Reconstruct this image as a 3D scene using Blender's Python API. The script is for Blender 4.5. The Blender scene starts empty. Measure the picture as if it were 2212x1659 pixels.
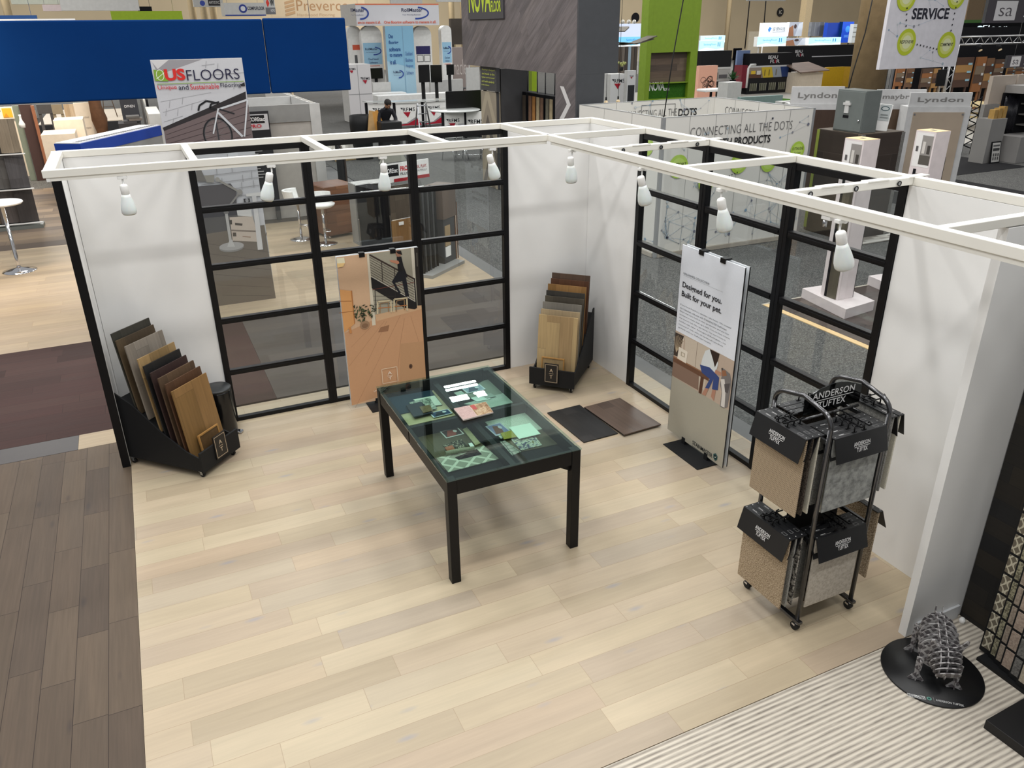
import bpy, bmesh, math, random
from mathutils import Vector, Matrix
random.seed(11)
sc = bpy.context.scene
COL = sc.collection
R = math.radians
# ---------------------------------------------------------------- camera
CAM = Vector((-4.002885, -6.837992, 3.247466))
YAW, PIT, ROL, FPX = 0.431474, -0.427996, -0.0113711, 1697.66
FW = Vector((math.cos(PIT) * math.sin(YAW), math.cos(PIT) * math.cos(YAW), math.sin(PIT)))
_r = Vector((math.cos(YAW), -math.sin(YAW), 0)); _u = _r.cross(FW)
RT = math.cos(ROL) * _r + math.sin(ROL) * _u
UP = -math.sin(ROL) * _r + math.cos(ROL) * _u
cam = bpy.data.cameras.new('camera'); camo = bpy.data.objects.new('camera', cam); COL.objects.link(camo)
cam.sensor_fit = 'HORIZONTAL'; cam.sensor_width = 36; cam.lens = FPX / 2212 * 36
cam.clip_start = .05; cam.clip_end = 300
camo.matrix_world = Matrix(((RT.x, UP.x, -FW.x, CAM.x), (RT.y, UP.y, -FW.y, CAM.y), (RT.z, UP.z, -FW.z, CAM.z), (0, 0, 0, 1)))
sc.camera = camo
# ---------------------------------------------------------------- world, hall lamps, added far-wall fill, exposure
w = bpy.data.worlds.new('hall_air'); sc.world = w; w.use_nodes = True
w.node_tree.nodes['Background'].inputs[0].default_value = (.96, .98, 1, 1)
w.node_tree.nodes['Background'].inputs[1].default_value = .36
def area(name, loc, sx, sy, power, col=(1, .985, .955), tgt=None, spread=180):
    l = bpy.data.lights.new(name, 'AREA'); l.shape = 'RECTANGLE'; l.size = sx; l.size_y = sy; l.energy = power; l.color = col
    l.spread = R(spread)
    o = bpy.data.objects.new(name, l); COL.objects.link(o); o.location = loc
    if tgt: o.rotation_euler = (Vector(tgt) - Vector(loc)).to_track_quat('-Z', 'Y').to_euler()
    return o
for lx in (-8.5, -5.2, -1.9, 1.4, 4.7):
    for ly in (-8, -4.6, -1.2, 2.2, 5.6): area('hall_lamps_and_fill', (lx, ly, 8.5), 1.5, .5, 80)
for lx, ly in ((-4, 11), (8, 12), (14, 6), (14, 20), (24, 12), (30, 30), (8, 28), (-8, 24)):
    area('hall_lamps_and_fill', (lx, ly, 9.5), 3, 3, 420)
for lx, ly, ln in ((3.9, 14.22, 1.05), (3.86, 13.97, 1.05), (3.52, 13.38, .55), (3.5, 13.18, .55), (4.2, 13.38, .35), (4.2, 13.18, .3)):
    area('hall_strip_lamp', (lx, ly, 8.5), ln, .13, 45 * ln)
area('booth_lamp', (-6.3, 5.2, 4.2), .6, .6, 44, (1, .74, .50), (-6.3, 5.4, 0), 130)
for lx, ly in ((-12, 46), (12, 50), (40, 46), (62, 34)): area('hall_lamps_and_fill', (lx, ly, 12), 8, 8, 3600, (1, .98, .94))  # oversized area lights added only to brighten the far tan walls
area('booth_lamp', (-7.2, 14.5, 4.5), .8, .8, 160, (1, .84, .64), (-7, 17, 0), 150)
area('booth_lamp', (-4.6, 10.5, 4.2), .5, .5, 50, (1, .84, .64), (-5.2, 13.5, .6), 120)
vs = sc.view_settings
vs.view_transform = 'Standard'; vs.look = 'None'; vs.exposure = 0.08; vs.gamma = 1.0; vs.use_curve_mapping = False
cy = sc.cycles
cy.use_denoising = True; cy.max_bounces = 8; cy.diffuse_bounces = 3; cy.glossy_bounces = 3; cy.transmission_bounces = 4
cy.transparent_max_bounces = 32; cy.caustics_reflective = False; cy.caustics_refractive = False; cy.sample_clamp_indirect = 4
# ---------------------------------------------------------------- pixel of the photograph -> point on a known plane
def ray(u, v): return FW + RT * ((u - 1106) / FPX) - UP * ((v - 829.5) / FPX)
def P(u, v, x=None, y=None, z=None):
    d = ray(u, v)
    t = (x - CAM.x) / d.x if x is not None else (y - CAM.y) / d.y if y is not None else (z - CAM.z) / d.z
    return CAM + d * t
# ---------------------------------------------------------------- colours and materials
def lin(c):
    c = c / 255.0
    return c / 12.92 if c <= .04045 else ((c + .055) / 1.055) ** 2.4
def C(rgb): return (lin(rgb[0]), lin(rgb[1]), lin(rgb[2]), 1)
MATS = {}
class NT:
    def __init__(s, name):
        s.m = bpy.data.materials.new(name); s.m.use_nodes = True; s.t = s.m.node_tree; s.t.nodes.clear()
        s.out = s.t.nodes.new('ShaderNodeOutputMaterial')
    def n(s, typ, **kw):
        nd = s.t.nodes.new(typ)
        for k, v in kw.items(): setattr(nd, k, v)
        return nd
    def set(s, sock, v):
        if hasattr(v, 'links') or isinstance(v, bpy.types.NodeSocket): s.t.links.new(v, sock)
        else: sock.default_value = v
    def math(s, op, a, b=None, c=None):
        nd = s.n('ShaderNodeMath', operation=op)
        s.set(nd.inputs[0], a)
        if b is not None: s.set(nd.inputs[1], b)
        if c is not None: s.set(nd.inputs[2], c)
        return nd.outputs[0]
    def mix(s, fac, a, b, blend='MIX'):
        nd = s.n('ShaderNodeMix', data_type='RGBA', blend_type=blend)
        s.set(nd.inputs[0], fac); s.set(nd.inputs[6], a); s.set(nd.inputs[7], b)
        return nd.outputs[2]
    def noise(s, vec, scale, detail=2, rough=.5, dim='3D'):
        nd = s.n('ShaderNodeTexNoise'); nd.inputs['Scale'].default_value = scale
        nd.inputs['Detail'].default_value = detail; nd.inputs['Roughness'].default_value = rough
        if vec is not None: s.set(nd.inputs['Vector'], vec)
        return nd.outputs[0]
    def rng(s, v, a, b, c, d):
        nd = s.n('ShaderNodeMapRange'); s.set(nd.inputs[0], v)
        for i, q in enumerate((a, b, c, d)): nd.inputs[i + 1].default_value = q
        return nd.outputs[0]
    def ramp(s, v, stops, interp='LINEAR'):
        nd = s.n('ShaderNodeValToRGB'); cr = nd.color_ramp; cr.interpolation = interp
        while len(cr.elements) < len(stops): cr.elements.new(.5)
        for e, (p, c) in zip(cr.elements, stops): e.position = p; e.color = c
        s.set(nd.inputs[0], v); return nd.outputs[0]
    def obj(s): return s.n('ShaderNodeTexCoord').outputs['Object']
    def bsdf(s, col, rough=.5, metal=0, spec=.5, coat=0, bump=None, bs=.1, bd=.01):
        b = s.n('ShaderNodeBsdfPrincipled')
        s.set(b.inputs['Base Color'], col); s.set(b.inputs['Roughness'], rough); b.inputs['Metallic'].default_value = metal
        b.inputs['Specular IOR Level'].default_value = spec; b.inputs['Coat Weight'].default_value = coat
        if bump is not None:
            bn = s.n('ShaderNodeBump'); bn.inputs['Strength'].default_value = bs; bn.inputs['Distance'].default_value = bd
            s.set(bn.inputs['Height'], bump); s.t.links.new(bn.outputs[0], b.inputs['Normal'])
        s.t.links.new(b.outputs[0], s.out.inputs[0]); return b
def M(name, rgb, rough=.55, metal=0, spec=.5, var=.05, scale=9, bump=0, emit=0):
    if name in MATS: return MATS[name]
    t = NT(name); c = C(rgb); nz = t.noise(t.obj(), scale, 4)
    k = t.rng(nz, .3, .7, 1 - var, 1 + var)
    col = t.mix(1.0, c, t.n('ShaderNodeCombineColor').outputs[0], 'MULTIPLY')
    cc = t.t.nodes[-2] if False else None
    comb = [q for q in t.t.nodes if q.bl_idname == 'ShaderNodeCombineColor'][0]
    for i in range(3): t.set(comb.inputs[i], k)
    b = t.bsdf(col, rough, metal, spec, bump=(t.noise(t.obj(), scale * 6, 3) if bump else None), bs=bump, bd=.004)
    if emit:
        t.set(b.inputs['Emission Color'], col); b.inputs['Emission Strength'].default_value = emit
    MATS[name] = t.m; return t.m
def speckle(name, stops, scale=160, rough=.95, detail=3, bump=.25, patch=.06):
    if name in MATS: return MATS[name]
    t = NT(name); o = t.obj(); nz = t.noise(o, scale, detail, .7)
    col = t.ramp(nz, [(p, C(c)) for p, c in stops])
    big = t.rng(t.noise(o, 1.3, 3), .3, .7, 1 - patch, 1 + patch)
    comb = t.n('ShaderNodeCombineColor')
    for i in range(3): t.set(comb.inputs[i], big)
    t.bsdf(t.mix(1, col, comb.outputs[0], 'MULTIPLY'), rough, 0, .2, bump=nz, bs=bump, bd=.004)
    MATS[name] = t.m; return t.m
def planks(name, cols, along='x', width=.1675, length=1.1, off=0.0, gap=.0012, gapc=(90, 75, 60), grain=.10, rough=.42, coat=0,
           knot=0.0, knotc=(95, 98, 112), plane='xy', spec=.4, streak=.12, vrow=.8, rot=0):
    """wood planks: boards run along the first axis, rows step along the second one"""
    if name in MATS: return MATS[name]
    t = NT(name); sx = t.n('ShaderNodeSeparateXYZ'); t.set(sx.inputs[0], t.obj())
    ax = {'x': 0, 'y': 1, 'z': 2}
    A = sx.outputs[ax[along]]; B = sx.outputs[ax[[c for c in plane if c != along][0]]]
    if rot:
        ca, sa = math.cos(rot), math.sin(rot)
        A, B = t.math('ADD', t.math('MULTIPLY', A, ca), t.math('MULTIPLY', B, sa)), t.math('SUBTRACT', t.math('MULTIPLY', B, ca), t.math('MULTIPLY', A, sa))
    q = t.math('DIVIDE', t.math('SUBTRACT', B, off), width); row = t.math('FLOOR', q); fr = t.math('FRACT', q)
    wn = t.n('ShaderNodeTexWhiteNoise', noise_dimensions='1D'); t.set(wn.inputs['W'], row)
    ln = t.math('MULTIPLY_ADD', wn.outputs[0], length * .7, length * .65)
    q2 = t.math('ADD', t.math('DIVIDE', A, ln), t.math('MULTIPLY', wn.outputs[0], 7.31)); cl = t.math('FLOOR', q2); fc = t.math('FRACT', q2)
    cv = t.n('ShaderNodeCombineXYZ'); t.set(cv.inputs[0], row); t.set(cv.inputs[1], cl)
    w2 = t.n('ShaderNodeTexWhiteNoise', noise_dimensions='2D'); t.set(w2.inputs['Vector'], cv.outputs[0]); rnd = w2.outputs[0]
    n = len(cols)
    col = t.ramp(rnd, [((i + .5) / n, C(c)) for i, c in enumerate(cols)])
    v1 = t.n('ShaderNodeCombineXYZ'); t.set(v1.inputs[0], t.math('MULTIPLY', A, 1.6)); t.set(v1.inputs[1], t.math('MULTIPLY', B, 38)); t.set(v1.inputs[2], t.math('MULTIPLY', rnd, 50))
    g1 = t.rng(t.noise(v1.outputs[0], 1.6, 5, .6), .3, .7, 1 - grain, 1 + grain * .6)
    v2 = t.n('ShaderNodeCombineXYZ'); t.set(v2.inputs[0], t.math('MULTIPLY', A, 1.1)); t.set(v2.inputs[1], t.math('MULTIPLY', B, 9)); t.set(v2.inputs[2], t.math('MULTIPLY', rnd, 90))
    nz2 = t.noise(v2.outputs[0], 1.3, 4, .55)
    g2 = t.rng(nz2, .32, .68, 1 - streak, 1 + streak * .5)
    k = t.math('MULTIPLY', g1, g2)
    e = t.math('MULTIPLY', t.math('MINIMUM', fr, t.math('SUBTRACT', 1, fr)), width)
    e2 = t.math('MULTIPLY', t.math('MINIMUM', fc, t.math('SUBTRACT', 1, fc)), ln)
    gp = t.math('LESS_THAN', t.math('MINIMUM', e, e2), gap)
    comb = t.n('ShaderNodeCombineColor')
    for i in range(3): t.set(comb.inputs[i], k)
    col = t.mix(1, col, comb.outputs[0], 'MULTIPLY')
    if knot:
        v3 = t.n('ShaderNodeCombineXYZ'); t.set(v3.inputs[0], t.math('MULTIPLY', A, 1.0)); t.set(v3.inputs[1], t.math('MULTIPLY', B, 3.2)); t.set(v3.inputs[2], rnd)
        vo = t.n('ShaderNodeTexVoronoi'); vo.inputs['Scale'].default_value = 2.1; t.set(vo.inputs['Vector'], v3.outputs[0])
        wob = t.math('ADD', vo.outputs['Distance'], t.math('MULTIPLY', nz2, .08))
        kf = t.rng(wob, .075, .19, knot, 0)
        col = t.mix(kf, col, C(knotc))
    col = t.mix(gp, col, C(gapc))
    t.bsdf(col, t.rng(nz2, .2, .8, rough - .06, rough + .08), 0, spec, coat)
    MATS[name] = t.m; return t.m
def glassmat(name, tint=(.93, .95, .95), rough=.01, refl=1.0):
    if name in MATS: return MATS[name]
    t = NT(name); tr = t.n('ShaderNodeBsdfTransparent'); tr.inputs[0].default_value = (*tint, 1)
    gl = t.n('ShaderNodeBsdfGlossy'); gl.inputs['Roughness'].default_value = rough; gl.inputs[0].default_value = (.9 * refl, .95 * refl, .95 * refl, 1)
    lw = t.n('ShaderNodeLayerWeight'); fr = t.math('MULTIPLY_ADD', t.math('POWER', lw.outputs['Facing'], 5), .9, .042)
    mx = t.n('ShaderNodeMixShader'); lw.inputs[0].default_value = .5; t.t.links.new(fr, mx.inputs[0]); t.t.links.new(tr.outputs[0], mx.inputs[1]); t.t.links.new(gl.outputs[0], mx.inputs[2])
    t.t.links.new(mx.outputs[0], t.out.inputs[0]); MATS[name] = t.m; return t.m
def inkmat(name, rough=.5, emit=0):
    if name in MATS: return MATS[name]
    t = NT(name); at = t.n('ShaderNodeAttribute', attribute_name='ink')
    k = t.rng(t.noise(t.obj(), 60, 2), .3, .7, .985, 1.015); comb = t.n('ShaderNodeCombineColor')
    for i in range(3): t.set(comb.inputs[i], k)
    col = t.mix(1, at.outputs['Color'], comb.outputs[0], 'MULTIPLY')
    b = t.bsdf(col, rough, 0, .35)
    if emit: t.set(b.inputs['Emission Color'], col); b.inputs['Emission Strength'].default_value = emit
    MATS[name] = t.m; return t.m
# ---------------------------------------------------------------- mesh building
class MB:
    def __init__(s): s.bm = bmesh.new(); s.mi = 0
    def face(s, pts):
        f = s.bm.faces.new([s.bm.verts.new(p) for p in pts]); f.material_index = s.mi; return f
    def hexa(s, v):
        vs_ = [s.bm.verts.new(p) for p in v]
        for q in ((0, 3, 2, 1), (4, 5, 6, 7), (0, 1, 5, 4), (1, 2, 6, 5), (2, 3, 7, 6), (3, 0, 4, 7)):
            s.bm.faces.new([vs_[i] for i in q]).material_index = s.mi
        return s
    def box(s, x0, x1, y0, y1, z0, z1, mat=None):
        v = [(x0, y0, z0), (x1, y0, z0), (x1, y1, z0), (x0, y1, z0), (x0, y0, z1), (x1, y0, z1), (x1, y1, z1), (x0, y1, z1)]
        if mat is not None: v = [mat @ Vector(p) for p in v]
        return s.hexa(v)
    def bar(s, a, b, wd, dp, up=(0, 0, 1)):
        a, b = Vector(a), Vector(b); d = (b - a).normalized(); up = Vector(up)
        if abs(d.dot(up)) > .98: up = Vector((0, 1, 0))
        x = d.cross(up).normalized(); y = x.cross(d)
        v = [p + x * (sx * wd / 2) + y * (sy * dp / 2) for p in (a, b) for sx, sy in ((-1, -1), (1, -1), (1, 1), (-1, 1))]
        return s.hexa(v)
    def tube(s, pts, r, n=10, cap=True, rs=None):
        pts = [Vector(p) for p in pts]; rings = []; px = None
        for i, p in enumerate(pts):
            d = (pts[min(i + 1, len(pts) - 1)] - pts[max(i - 1, 0)]).normalized()
            if px is None:
                a = Vector((0, 0, 1)) if abs(d.z) < .9 else Vector((1, 0, 0)); px = d.cross(a).normalized()
            else: px = (px - d * px.dot(d)).normalized()
            py = d.cross(px); rr = rs[i] if rs else r
            rings.append([s.bm.verts.new(p + px * (rr * math.cos(2 * math.pi * k / n)) + py * (rr * math.sin(2 * math.pi * k / n))) for k in range(n)])
        for a, b in zip(rings, rings[1:]):
            for k in range(n):
                f = s.bm.faces.new((a[k], a[(k + 1) % n], b[(k + 1) % n], b[k])); f.material_index = s.mi; f.smooth = True
        if cap:
            s.bm.faces.new(rings[0][::-1]).material_index = s.mi; s.bm.faces.new(rings[-1]).material_index = s.mi
        return s
    def cyl(s, a, b, r, n=16, r2=None): return s.tube([a, b], r, n, True, [r, r if r2 is None else r2])
    def lathe(s, prof, n=24, o=(0, 0, 0), mat=None):
        o = Vector(o); rings = []
        for r, z in prof:
            ring = []
            for k in range(n):
                a = 2 * math.pi * k / n; p = Vector((r * math.cos(a), r * math.sin(a), z))
                if mat is not None: p = mat @ p
                ring.append(s.bm.verts.new(p + o))
            rings.append(ring)
        for a, b in zip(rings, rings[1:]):
            for k in range(n):
                f = s.bm.faces.new((a[k], a[(k + 1) % n], b[(k + 1) % n], b[k])); f.material_index = s.mi; f.smooth = True
        s.bm.faces.new(rings[0][::-1]).material_index = s.mi; s.bm.faces.new(rings[-1]).material_index = s.mi
        return s
    def prism(s, pts, vec):
        pts = [Vector(p) for p in pts]; vec = Vector(vec)
        a = [s.bm.verts.new(p) for p in pts]; b = [s.bm.verts.new(p + vec) for p in pts]; n = len(pts)
        s.bm.faces.new(a[::-1]).material_index = s.mi; s.bm.faces.new(b).material_index = s.mi
        for k in range(n): s.bm.faces.new((a[k], a[(k + 1) % n], b[(k + 1) % n], b[k])).material_index = s.mi
        return s
    def ball(s, c, r, n=12, sq=(1, 1, 1)):
        prof = [(max(1e-4, r * math.sin(math.pi * i / (n // 2 + 2))), -r * math.cos(math.pi * i / (n // 2 + 2))) for i in range(n // 2 + 3)]
        return s.lathe(prof, n, c, Matrix.Diagonal((*sq, 1)))
    def build(s, name, mats, parent=None, bevel=0, smooth=False, loc=None, rz=0):
        bmesh.ops.recalc_face_normals(s.bm, faces=s.bm.faces)
        me = bpy.data.meshes.new(name); s.bm.to_mesh(me); s.bm.free()
        for m in (mats if isinstance(mats, (list, tuple)) else [mats]): me.materials.append(m)
        o = bpy.data.objects.new(name, me); COL.objects.link(o)
        if parent is not None: o.parent = parent
        if loc is not None: o.location = loc
        if rz: o.rotation_euler.z = rz
        if bevel:
            b = o.modifiers.new('bevel', 'BEVEL'); b.width = bevel; b.segments = 2; b.limit_method = 'ANGLE'; b.angle_limit = R(50)
        return o
def T(name, label, cat, loc=(0, 0, 0), rz=0, group=None):
    o = bpy.data.objects.new(name, None); COL.objects.link(o); o.location = loc; o.rotation_euler = (0, 0, rz)
    o.empty_display_size = .1; o['label'] = label; o['category'] = cat
    if group: o['group'] = group
    return o
def tag(o, label, cat, group=None, kind=None):
    o['label'] = label; o['category'] = cat
    if group: o['group'] = group
    if kind: o['kind'] = kind
    return o
def struct(o): o['kind'] = 'structure'; return o
def bx(name, mat, parent, x0, x1, y0, y1, z0, z1, bevel=0):
    return MB().box(x0, x1, y0, y1, z0, z1).build(name, mat, parent, bevel)
def dup(root, loc, rz, label, group=None):
    r = root.copy(); COL.objects.link(r); r.location = loc; r.rotation_euler.z = rz; r['label'] = label
    if group: r['group'] = group
    for ch in list(root.children):
        c = ch.copy(); COL.objects.link(c); c.parent = r
        for g in list(ch.children):
            d = g.copy(); COL.objects.link(d); d.parent = c
    return r
# ---------------------------------------------------------------- flat printed graphics (posters, signs, lettering)
TXT = {}
def textmesh(s, bold, spacing):
    k = (s, bold, spacing)
    if k not in TXT:
        c = bpy.data.curves.new('lettering', 'FONT'); c.body = s; c.offset = bold; c.space_character = spacing; c.resolution_u = 3
        o = bpy.data.objects.new('lettering', c); me = bpy.data.meshes.new_from_object(o)
        vs_ = [(v.co.x, v.co.y) for v in me.vertices]; fs = [tuple(p.vertices) for p in me.polygons]
        x0 = min(v[0] for v in vs_); x1 = max(v[0] for v in vs_); y0 = min(v[1] for v in vs_); y1 = max(v[1] for v in vs_)
        TXT[k] = ([((x - x0) / (x1 - x0), (y - y0) / (y1 - y0)) for x, y in vs_], fs)
        bpy.data.objects.remove(o); bpy.data.curves.remove(c); bpy.data.meshes.remove(me)
    return TXT[k]
class Art:
    """polygons and lettering in the XZ plane facing -Y; every layer lies a hair in front of the one before"""
    def __init__(s, step=.0005): s.V = []; s.F = []; s.C = []; s.k = 0; s.st = step; s.hold = False
    def _add(s, pts, faces, col):
        b = len(s.V); y = -s.k * s.st; s.k += 0 if s.hold else 1
        s.V += [(x, y, z) for x, z in pts]
        for f in faces: s.F.append(tuple(b + i for i in f)); s.C.append(C(col))
        return s
    def poly(s, pts, col): return s._add(pts, [tuple(range(len(pts)))], col)
    def rect(s, x0, z0, x1, z1, col): return s.poly([(x0, z0), (x1, z0), (x1, z1), (x0, z1)], col)
    def disc(s, cx, cz, rx, rz, col, n=24): return s.poly([(cx + rx * math.cos(2 * math.pi * i / n), cz + rz * math.sin(2 * math.pi * i / n)) for i in range(n)], col)
    def ring(s, cx, cz, rx, rz, t, col, n=28, a0=0, a1=360):
        pts = []; fs = []
        for i in range(n + 1):
            a = R(a0 + (a1 - a0) * i / n); pts += [(cx + rx * math.cos(a), cz + rz * math.sin(a)), (cx + (rx - t) * math.cos(a), cz + (rz - t) * math.sin(a))]
        for i in range(n): fs.append((2 * i, 2 * i + 2, 2 * i + 3, 2 * i + 1))
        return s._add(pts, fs, col)
    def line(s, pts, wd, col):
        P_, F_ = [], []
        for (xa, za), (xb, zb) in zip(pts, pts[1:]):
            dx, dz = xb - xa, zb - za; L = math.hypot(dx, dz) or 1; nx, nz = -dz / L * wd / 2, dx / L * wd / 2
            b = len(P_); P_ += [(xa + nx, za + nz), (xa - nx, za - nz), (xb - nx, zb - nz), (xb + nx, zb + nz)]; F_.append((b, b + 1, b + 2, b + 3))
        return s._add(P_, F_, col)
    def frame(s, x0, z0, x1, z1, wd, col): return s.line([(x0, z0), (x1, z0), (x1, z1), (x0, z1), (x0, z0)], wd, col)
    def text(s, str_, x, z, wd, h, col, bold=0, sp=1, shear=0):
        pts, fs = textmesh(str_, bold, sp)
        return s._add([(x + px * wd + pz * h * shear, z + pz * h) for px, pz in pts], fs, col)
    def build(s, name, parent=None, loc=(0, 0, 0), rz=0, mat=None, rot=None):
        me = bpy.data.meshes.new(name); me.from_pydata(s.V, [], s.F)
        at = me.attributes.new('ink', 'FLOAT_COLOR', 'CORNER'); i = 0
        data = []
        for f, c in zip(s.F, s.C): data += list(c) * len(f)
        at.data.foreach_set('color', data)
        me.materials.append(mat or inkmat('printed_ink'))
        o = bpy.data.objects.new(name, me); COL.objects.link(o); o.parent = parent; o.location = loc
        o.rotation_euler = rot or (0, 0, rz)
        return o
BLACK = M('black_metal', (9, 9, 12), .45, 0, .3, .1, 30)
BLKM = M('matt_black_board', (20, 21, 23), .65, 0, .3)
WHITEW = M('white_laminate_wall', (236, 236, 235), .5, 0, .4, .012, 3)
WHITEB = M('white_beam_paint', (236, 234, 226), .45, 0, .4, .015, 5)
CHROME = M('chrome', (225, 225, 228), .08, 1, .5, .02, 5)
STEEL = M('brushed_steel', (170, 172, 176), .3, 1)
WHITEP = M('white_plastic', (238, 238, 236), .4)
GLASS = glassmat('clear_pane')
RUBBER = M('black_rubber', (14, 14, 15), .7)
# ================================================================ floors
H = 2.4; G = .9235
OAK = planks('pale_oak_planks', [(170, 155, 131), (183, 168, 142), (176, 157, 134), (167, 154, 136), (185, 171, 145), (178, 162, 139)], 'x', .1675, 1.15, -1.259,
             .0011, (150, 132, 108), .05, .40, 0, .55, (140, 142, 152), streak=.07)
BRN = planks('smoked_brown_planks', [(86, 74, 63), (96, 83, 70), (80, 69, 60), (91, 78, 66)], 'y', .1675, 1.0, -4.5, .0016, (44, 35, 31), .13, .55, 0, .6, (60, 53, 52), spec=.2)
OAK2 = planks('neighbour_oak_planks', [(164, 148, 126), (174, 157, 132), (155, 141, 120), (170, 153, 130)], 'x', .19, 1.6, .3, .0012, (150, 128, 100), .08, .5, 0, .3, (130, 114, 96), spec=.2)
GRYP = planks('grey_brown_planks', [(80, 74, 70), (73, 67, 63), (86, 80, 76), (77, 72, 69)], 'x', .2, 1.5, .3, .0012, (70, 64, 60), .10, .6, 0, spec=.15)
DRKP = planks('dark_walnut_planks', [(64, 48, 46), (72, 54, 51), (58, 44, 42), (68, 50, 48)], 'x', .2, 1.5, .3, .0014, (44, 34, 33), .10, .65, 0, spec=.1)
MIXP = planks('weathered_planks', [(132, 116, 98), (108, 96, 86), (150, 132, 112), (96, 86, 78)], 'x', .3, 2.0, .3, .0016, (70, 62, 54), .14, .6, 0, spec=.15)
AISLE = speckle('grey_aisle_carpet', [(.30, (40, 40, 41)), (.50, (84, 84, 83)), (.70, (138, 137, 133))], 70, .95, 4)
AISLE2 = speckle('charcoal_carpet', [(.30, (20, 20, 22)), (.55, (34, 34, 36)), (.75, (50, 50, 52))], 90, .95, 3)
HALL = M('hall_concrete', (88, 88, 88), .6, 0, .4, .12, 2)
def floor(name, mat, x0, x1, y0, y1, z, t=.02):
    return struct(bx(name, mat, None, x0, x1, y0, y1, z - t, z))
floor('floor', HALL, -60, 90, -20, 75, -.02, .1)
floor('floor', OAK, -4.503, .30, -4.585, .30, 0)
floor('floor', BRN, -9, -4.505, -9, .04, 0)
floor('floor', DRKP, -9, -3.2, .34, 2.84, 0)
floor('floor', GRYP, -3.198, .28, .34, 2.84, 0)
floor('floor', M('charcoal_edge_strip', (58, 56, 58), .5), -9, -4.91, .045, .335, 0)
floor('floor', OAK2, -4.908, -4.505, .045, .335, 0)
floor('floor', OAK2, -9, .28, 2.845, 8.0, 0)
floor('floor', MIXP, -9, -2.2, 8.005, 14, 0)
floor('floor', GRYP, -2.198, .28, 8.005, 8.9, 0)
floor('floor', M('grey_transition_strip', (92, 92, 92), .5), .285, .5, -4.58, 8.9, -.003)
floor('floor', AISLE, .505, 2.84, -12, 60, -.006)
floor('floor', AISLE, 2.845, 60, .45, 60, -.006)
floor('floor', AISLE, -60, .5, 14.005, 60, -.006)
DKW = planks('grey_walnut_planks', [(78, 68, 64), (86, 75, 70), (70, 62, 58), (82, 72, 68)], 'x', .19, 1.4, 0, .0012, (52, 45, 42), .1, .3)
floor('floor', M('tan_wood_edging', (222, 190, 140), .5), 2.845, 2.93, -7, .41, 0)
floor('floor', DKW, 2.935, 7.0, -7, .41, 0)
floor('floor', M('silver_floor_trim', (190, 182, 168), .4), 2.845, 7.0, .415, .445, 0)
floor('floor', AISLE2, 7.005, 13.4, -7, .44, .0)
floor('floor', AISLE2, 9.3, 12.6, .451, 5.5, .0, .004)
# striped carpet in the next bay
t = NT('ribbed_grey_carpet'); o_ = t.obj(); sx = t.n('ShaderNodeSeparateXYZ'); t.set(sx.inputs[0], o_)
wob = t.noise(o_, 2.2, 3); vv = t.n('ShaderNodeCombineXYZ'); t.set(vv.inputs[0], t.math('MULTIPLY', sx.outputs[0], 6)); t.set(vv.inputs[1], t.math('MULTIPLY', sx.outputs[1], 62))
rib = t.noise(vv.outputs[0], 1.0, 3, .6); wav = t.math('SINE', t.math('ADD', t.math('MULTIPLY', sx.outputs[1], 230), t.math('MULTIPLY', rib, 2.6)))
f1 = t.math('MULTIPLY_ADD', wav, .22, t.math('MULTIPLY_ADD', rib, .5, .27))
colr = t.ramp(f1, [(.22, C((128, 121, 112))), (.42, C((178, 170, 158))), (.7, C((206, 198, 184)))])
t.bsdf(colr, .95, 0, .15, bump=wav, bs=.5, bd=.006); RIBC = t.m
floor('floor', RIBC, -4.503, .30, -9, -4.59, 0)
# ================================================================ shell of the booth
def panel(name, x0, x1, y0, y1, z0=0, z1=2.388, mat=None): return struct(bx(name, mat or WHITEW, None, x0, x1, y0, y1, z0, z1, .001))
panel('wall_back', -.872, .04, .0, .04)
panel('wall_right', .0, .04, -.87, -.002)
panel('wall_left', -4.50, -3.650, .0, .04)
panel('wall_right_front', .0, .04, -4.53, -3.640)
wl = panel('wall_return_left', -4.556, -4.503, -.44, .04)
struct(bx('trim_1', BLACK, None, -4.566, -4.505, -.462, -.441, 0, 2.388))
panel('wall_return_right', -.478, .04, -4.585, -4.535)
struct(bx('baseboard_right', M('grey_white_skirting', (205, 207, 210), .5), None, -.42, -.06, -4.600, -4.586, 0, .09))
def glazing(name, L, posts, rows):
    """black steel frame with panes, built along +X from the origin, facing -Y"""
    fr = MB(); W3 = L / 3
    xs = [0, W3, 2 * W3, L]
    for i, x in enumerate(xs):
        hw = .026 if i in (0, 3) else .037
        c = x + (.026 if i == 0 else -.026 if i == 3 else 0)
        fr.box(c - hw, c + hw, -.012, .046, 0, 2.388)
        if i in (1, 2): fr.box(c - .004, c + .004, -.014, -.012, .03, 2.36)
    for k in range(6):
        z = 2.388 * k / 5; z0, z1 = (0, .036) if k == 0 else (2.345, 2.388) if k == 5 else (z - .024, z + .024)
        for a, b in zip(xs, xs[1:]): fr.box(a + .03, b - .03, -.008, .042, z0, z1)
        if 0 < k < 5:
            for a, b in zip(xs, xs[1:]): fr.box(a + .05, b - .05, -.014, -.008, z - .01, z + .01)
    root = struct(fr.build(name, BLACK, None, .002))
    for a, b in zip(xs, xs[1:]):
        for k in range(5):
            z0 = 2.388 * k / 5; bx('pane', GLASS, root, a + .045, b - .045, .014, .019, z0 + .03, z0 + 2.388 / 5 - .028)
    return root
g1 = glazing('window_1', 2.775, 4, 5); g1.location = (-3.649, 0, 0)
g2 = glazing('window_2', 2.766, 4, 5); g2.location = (0, -.871, 0); g2.rotation_euler.z = -math.pi / 2
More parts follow.
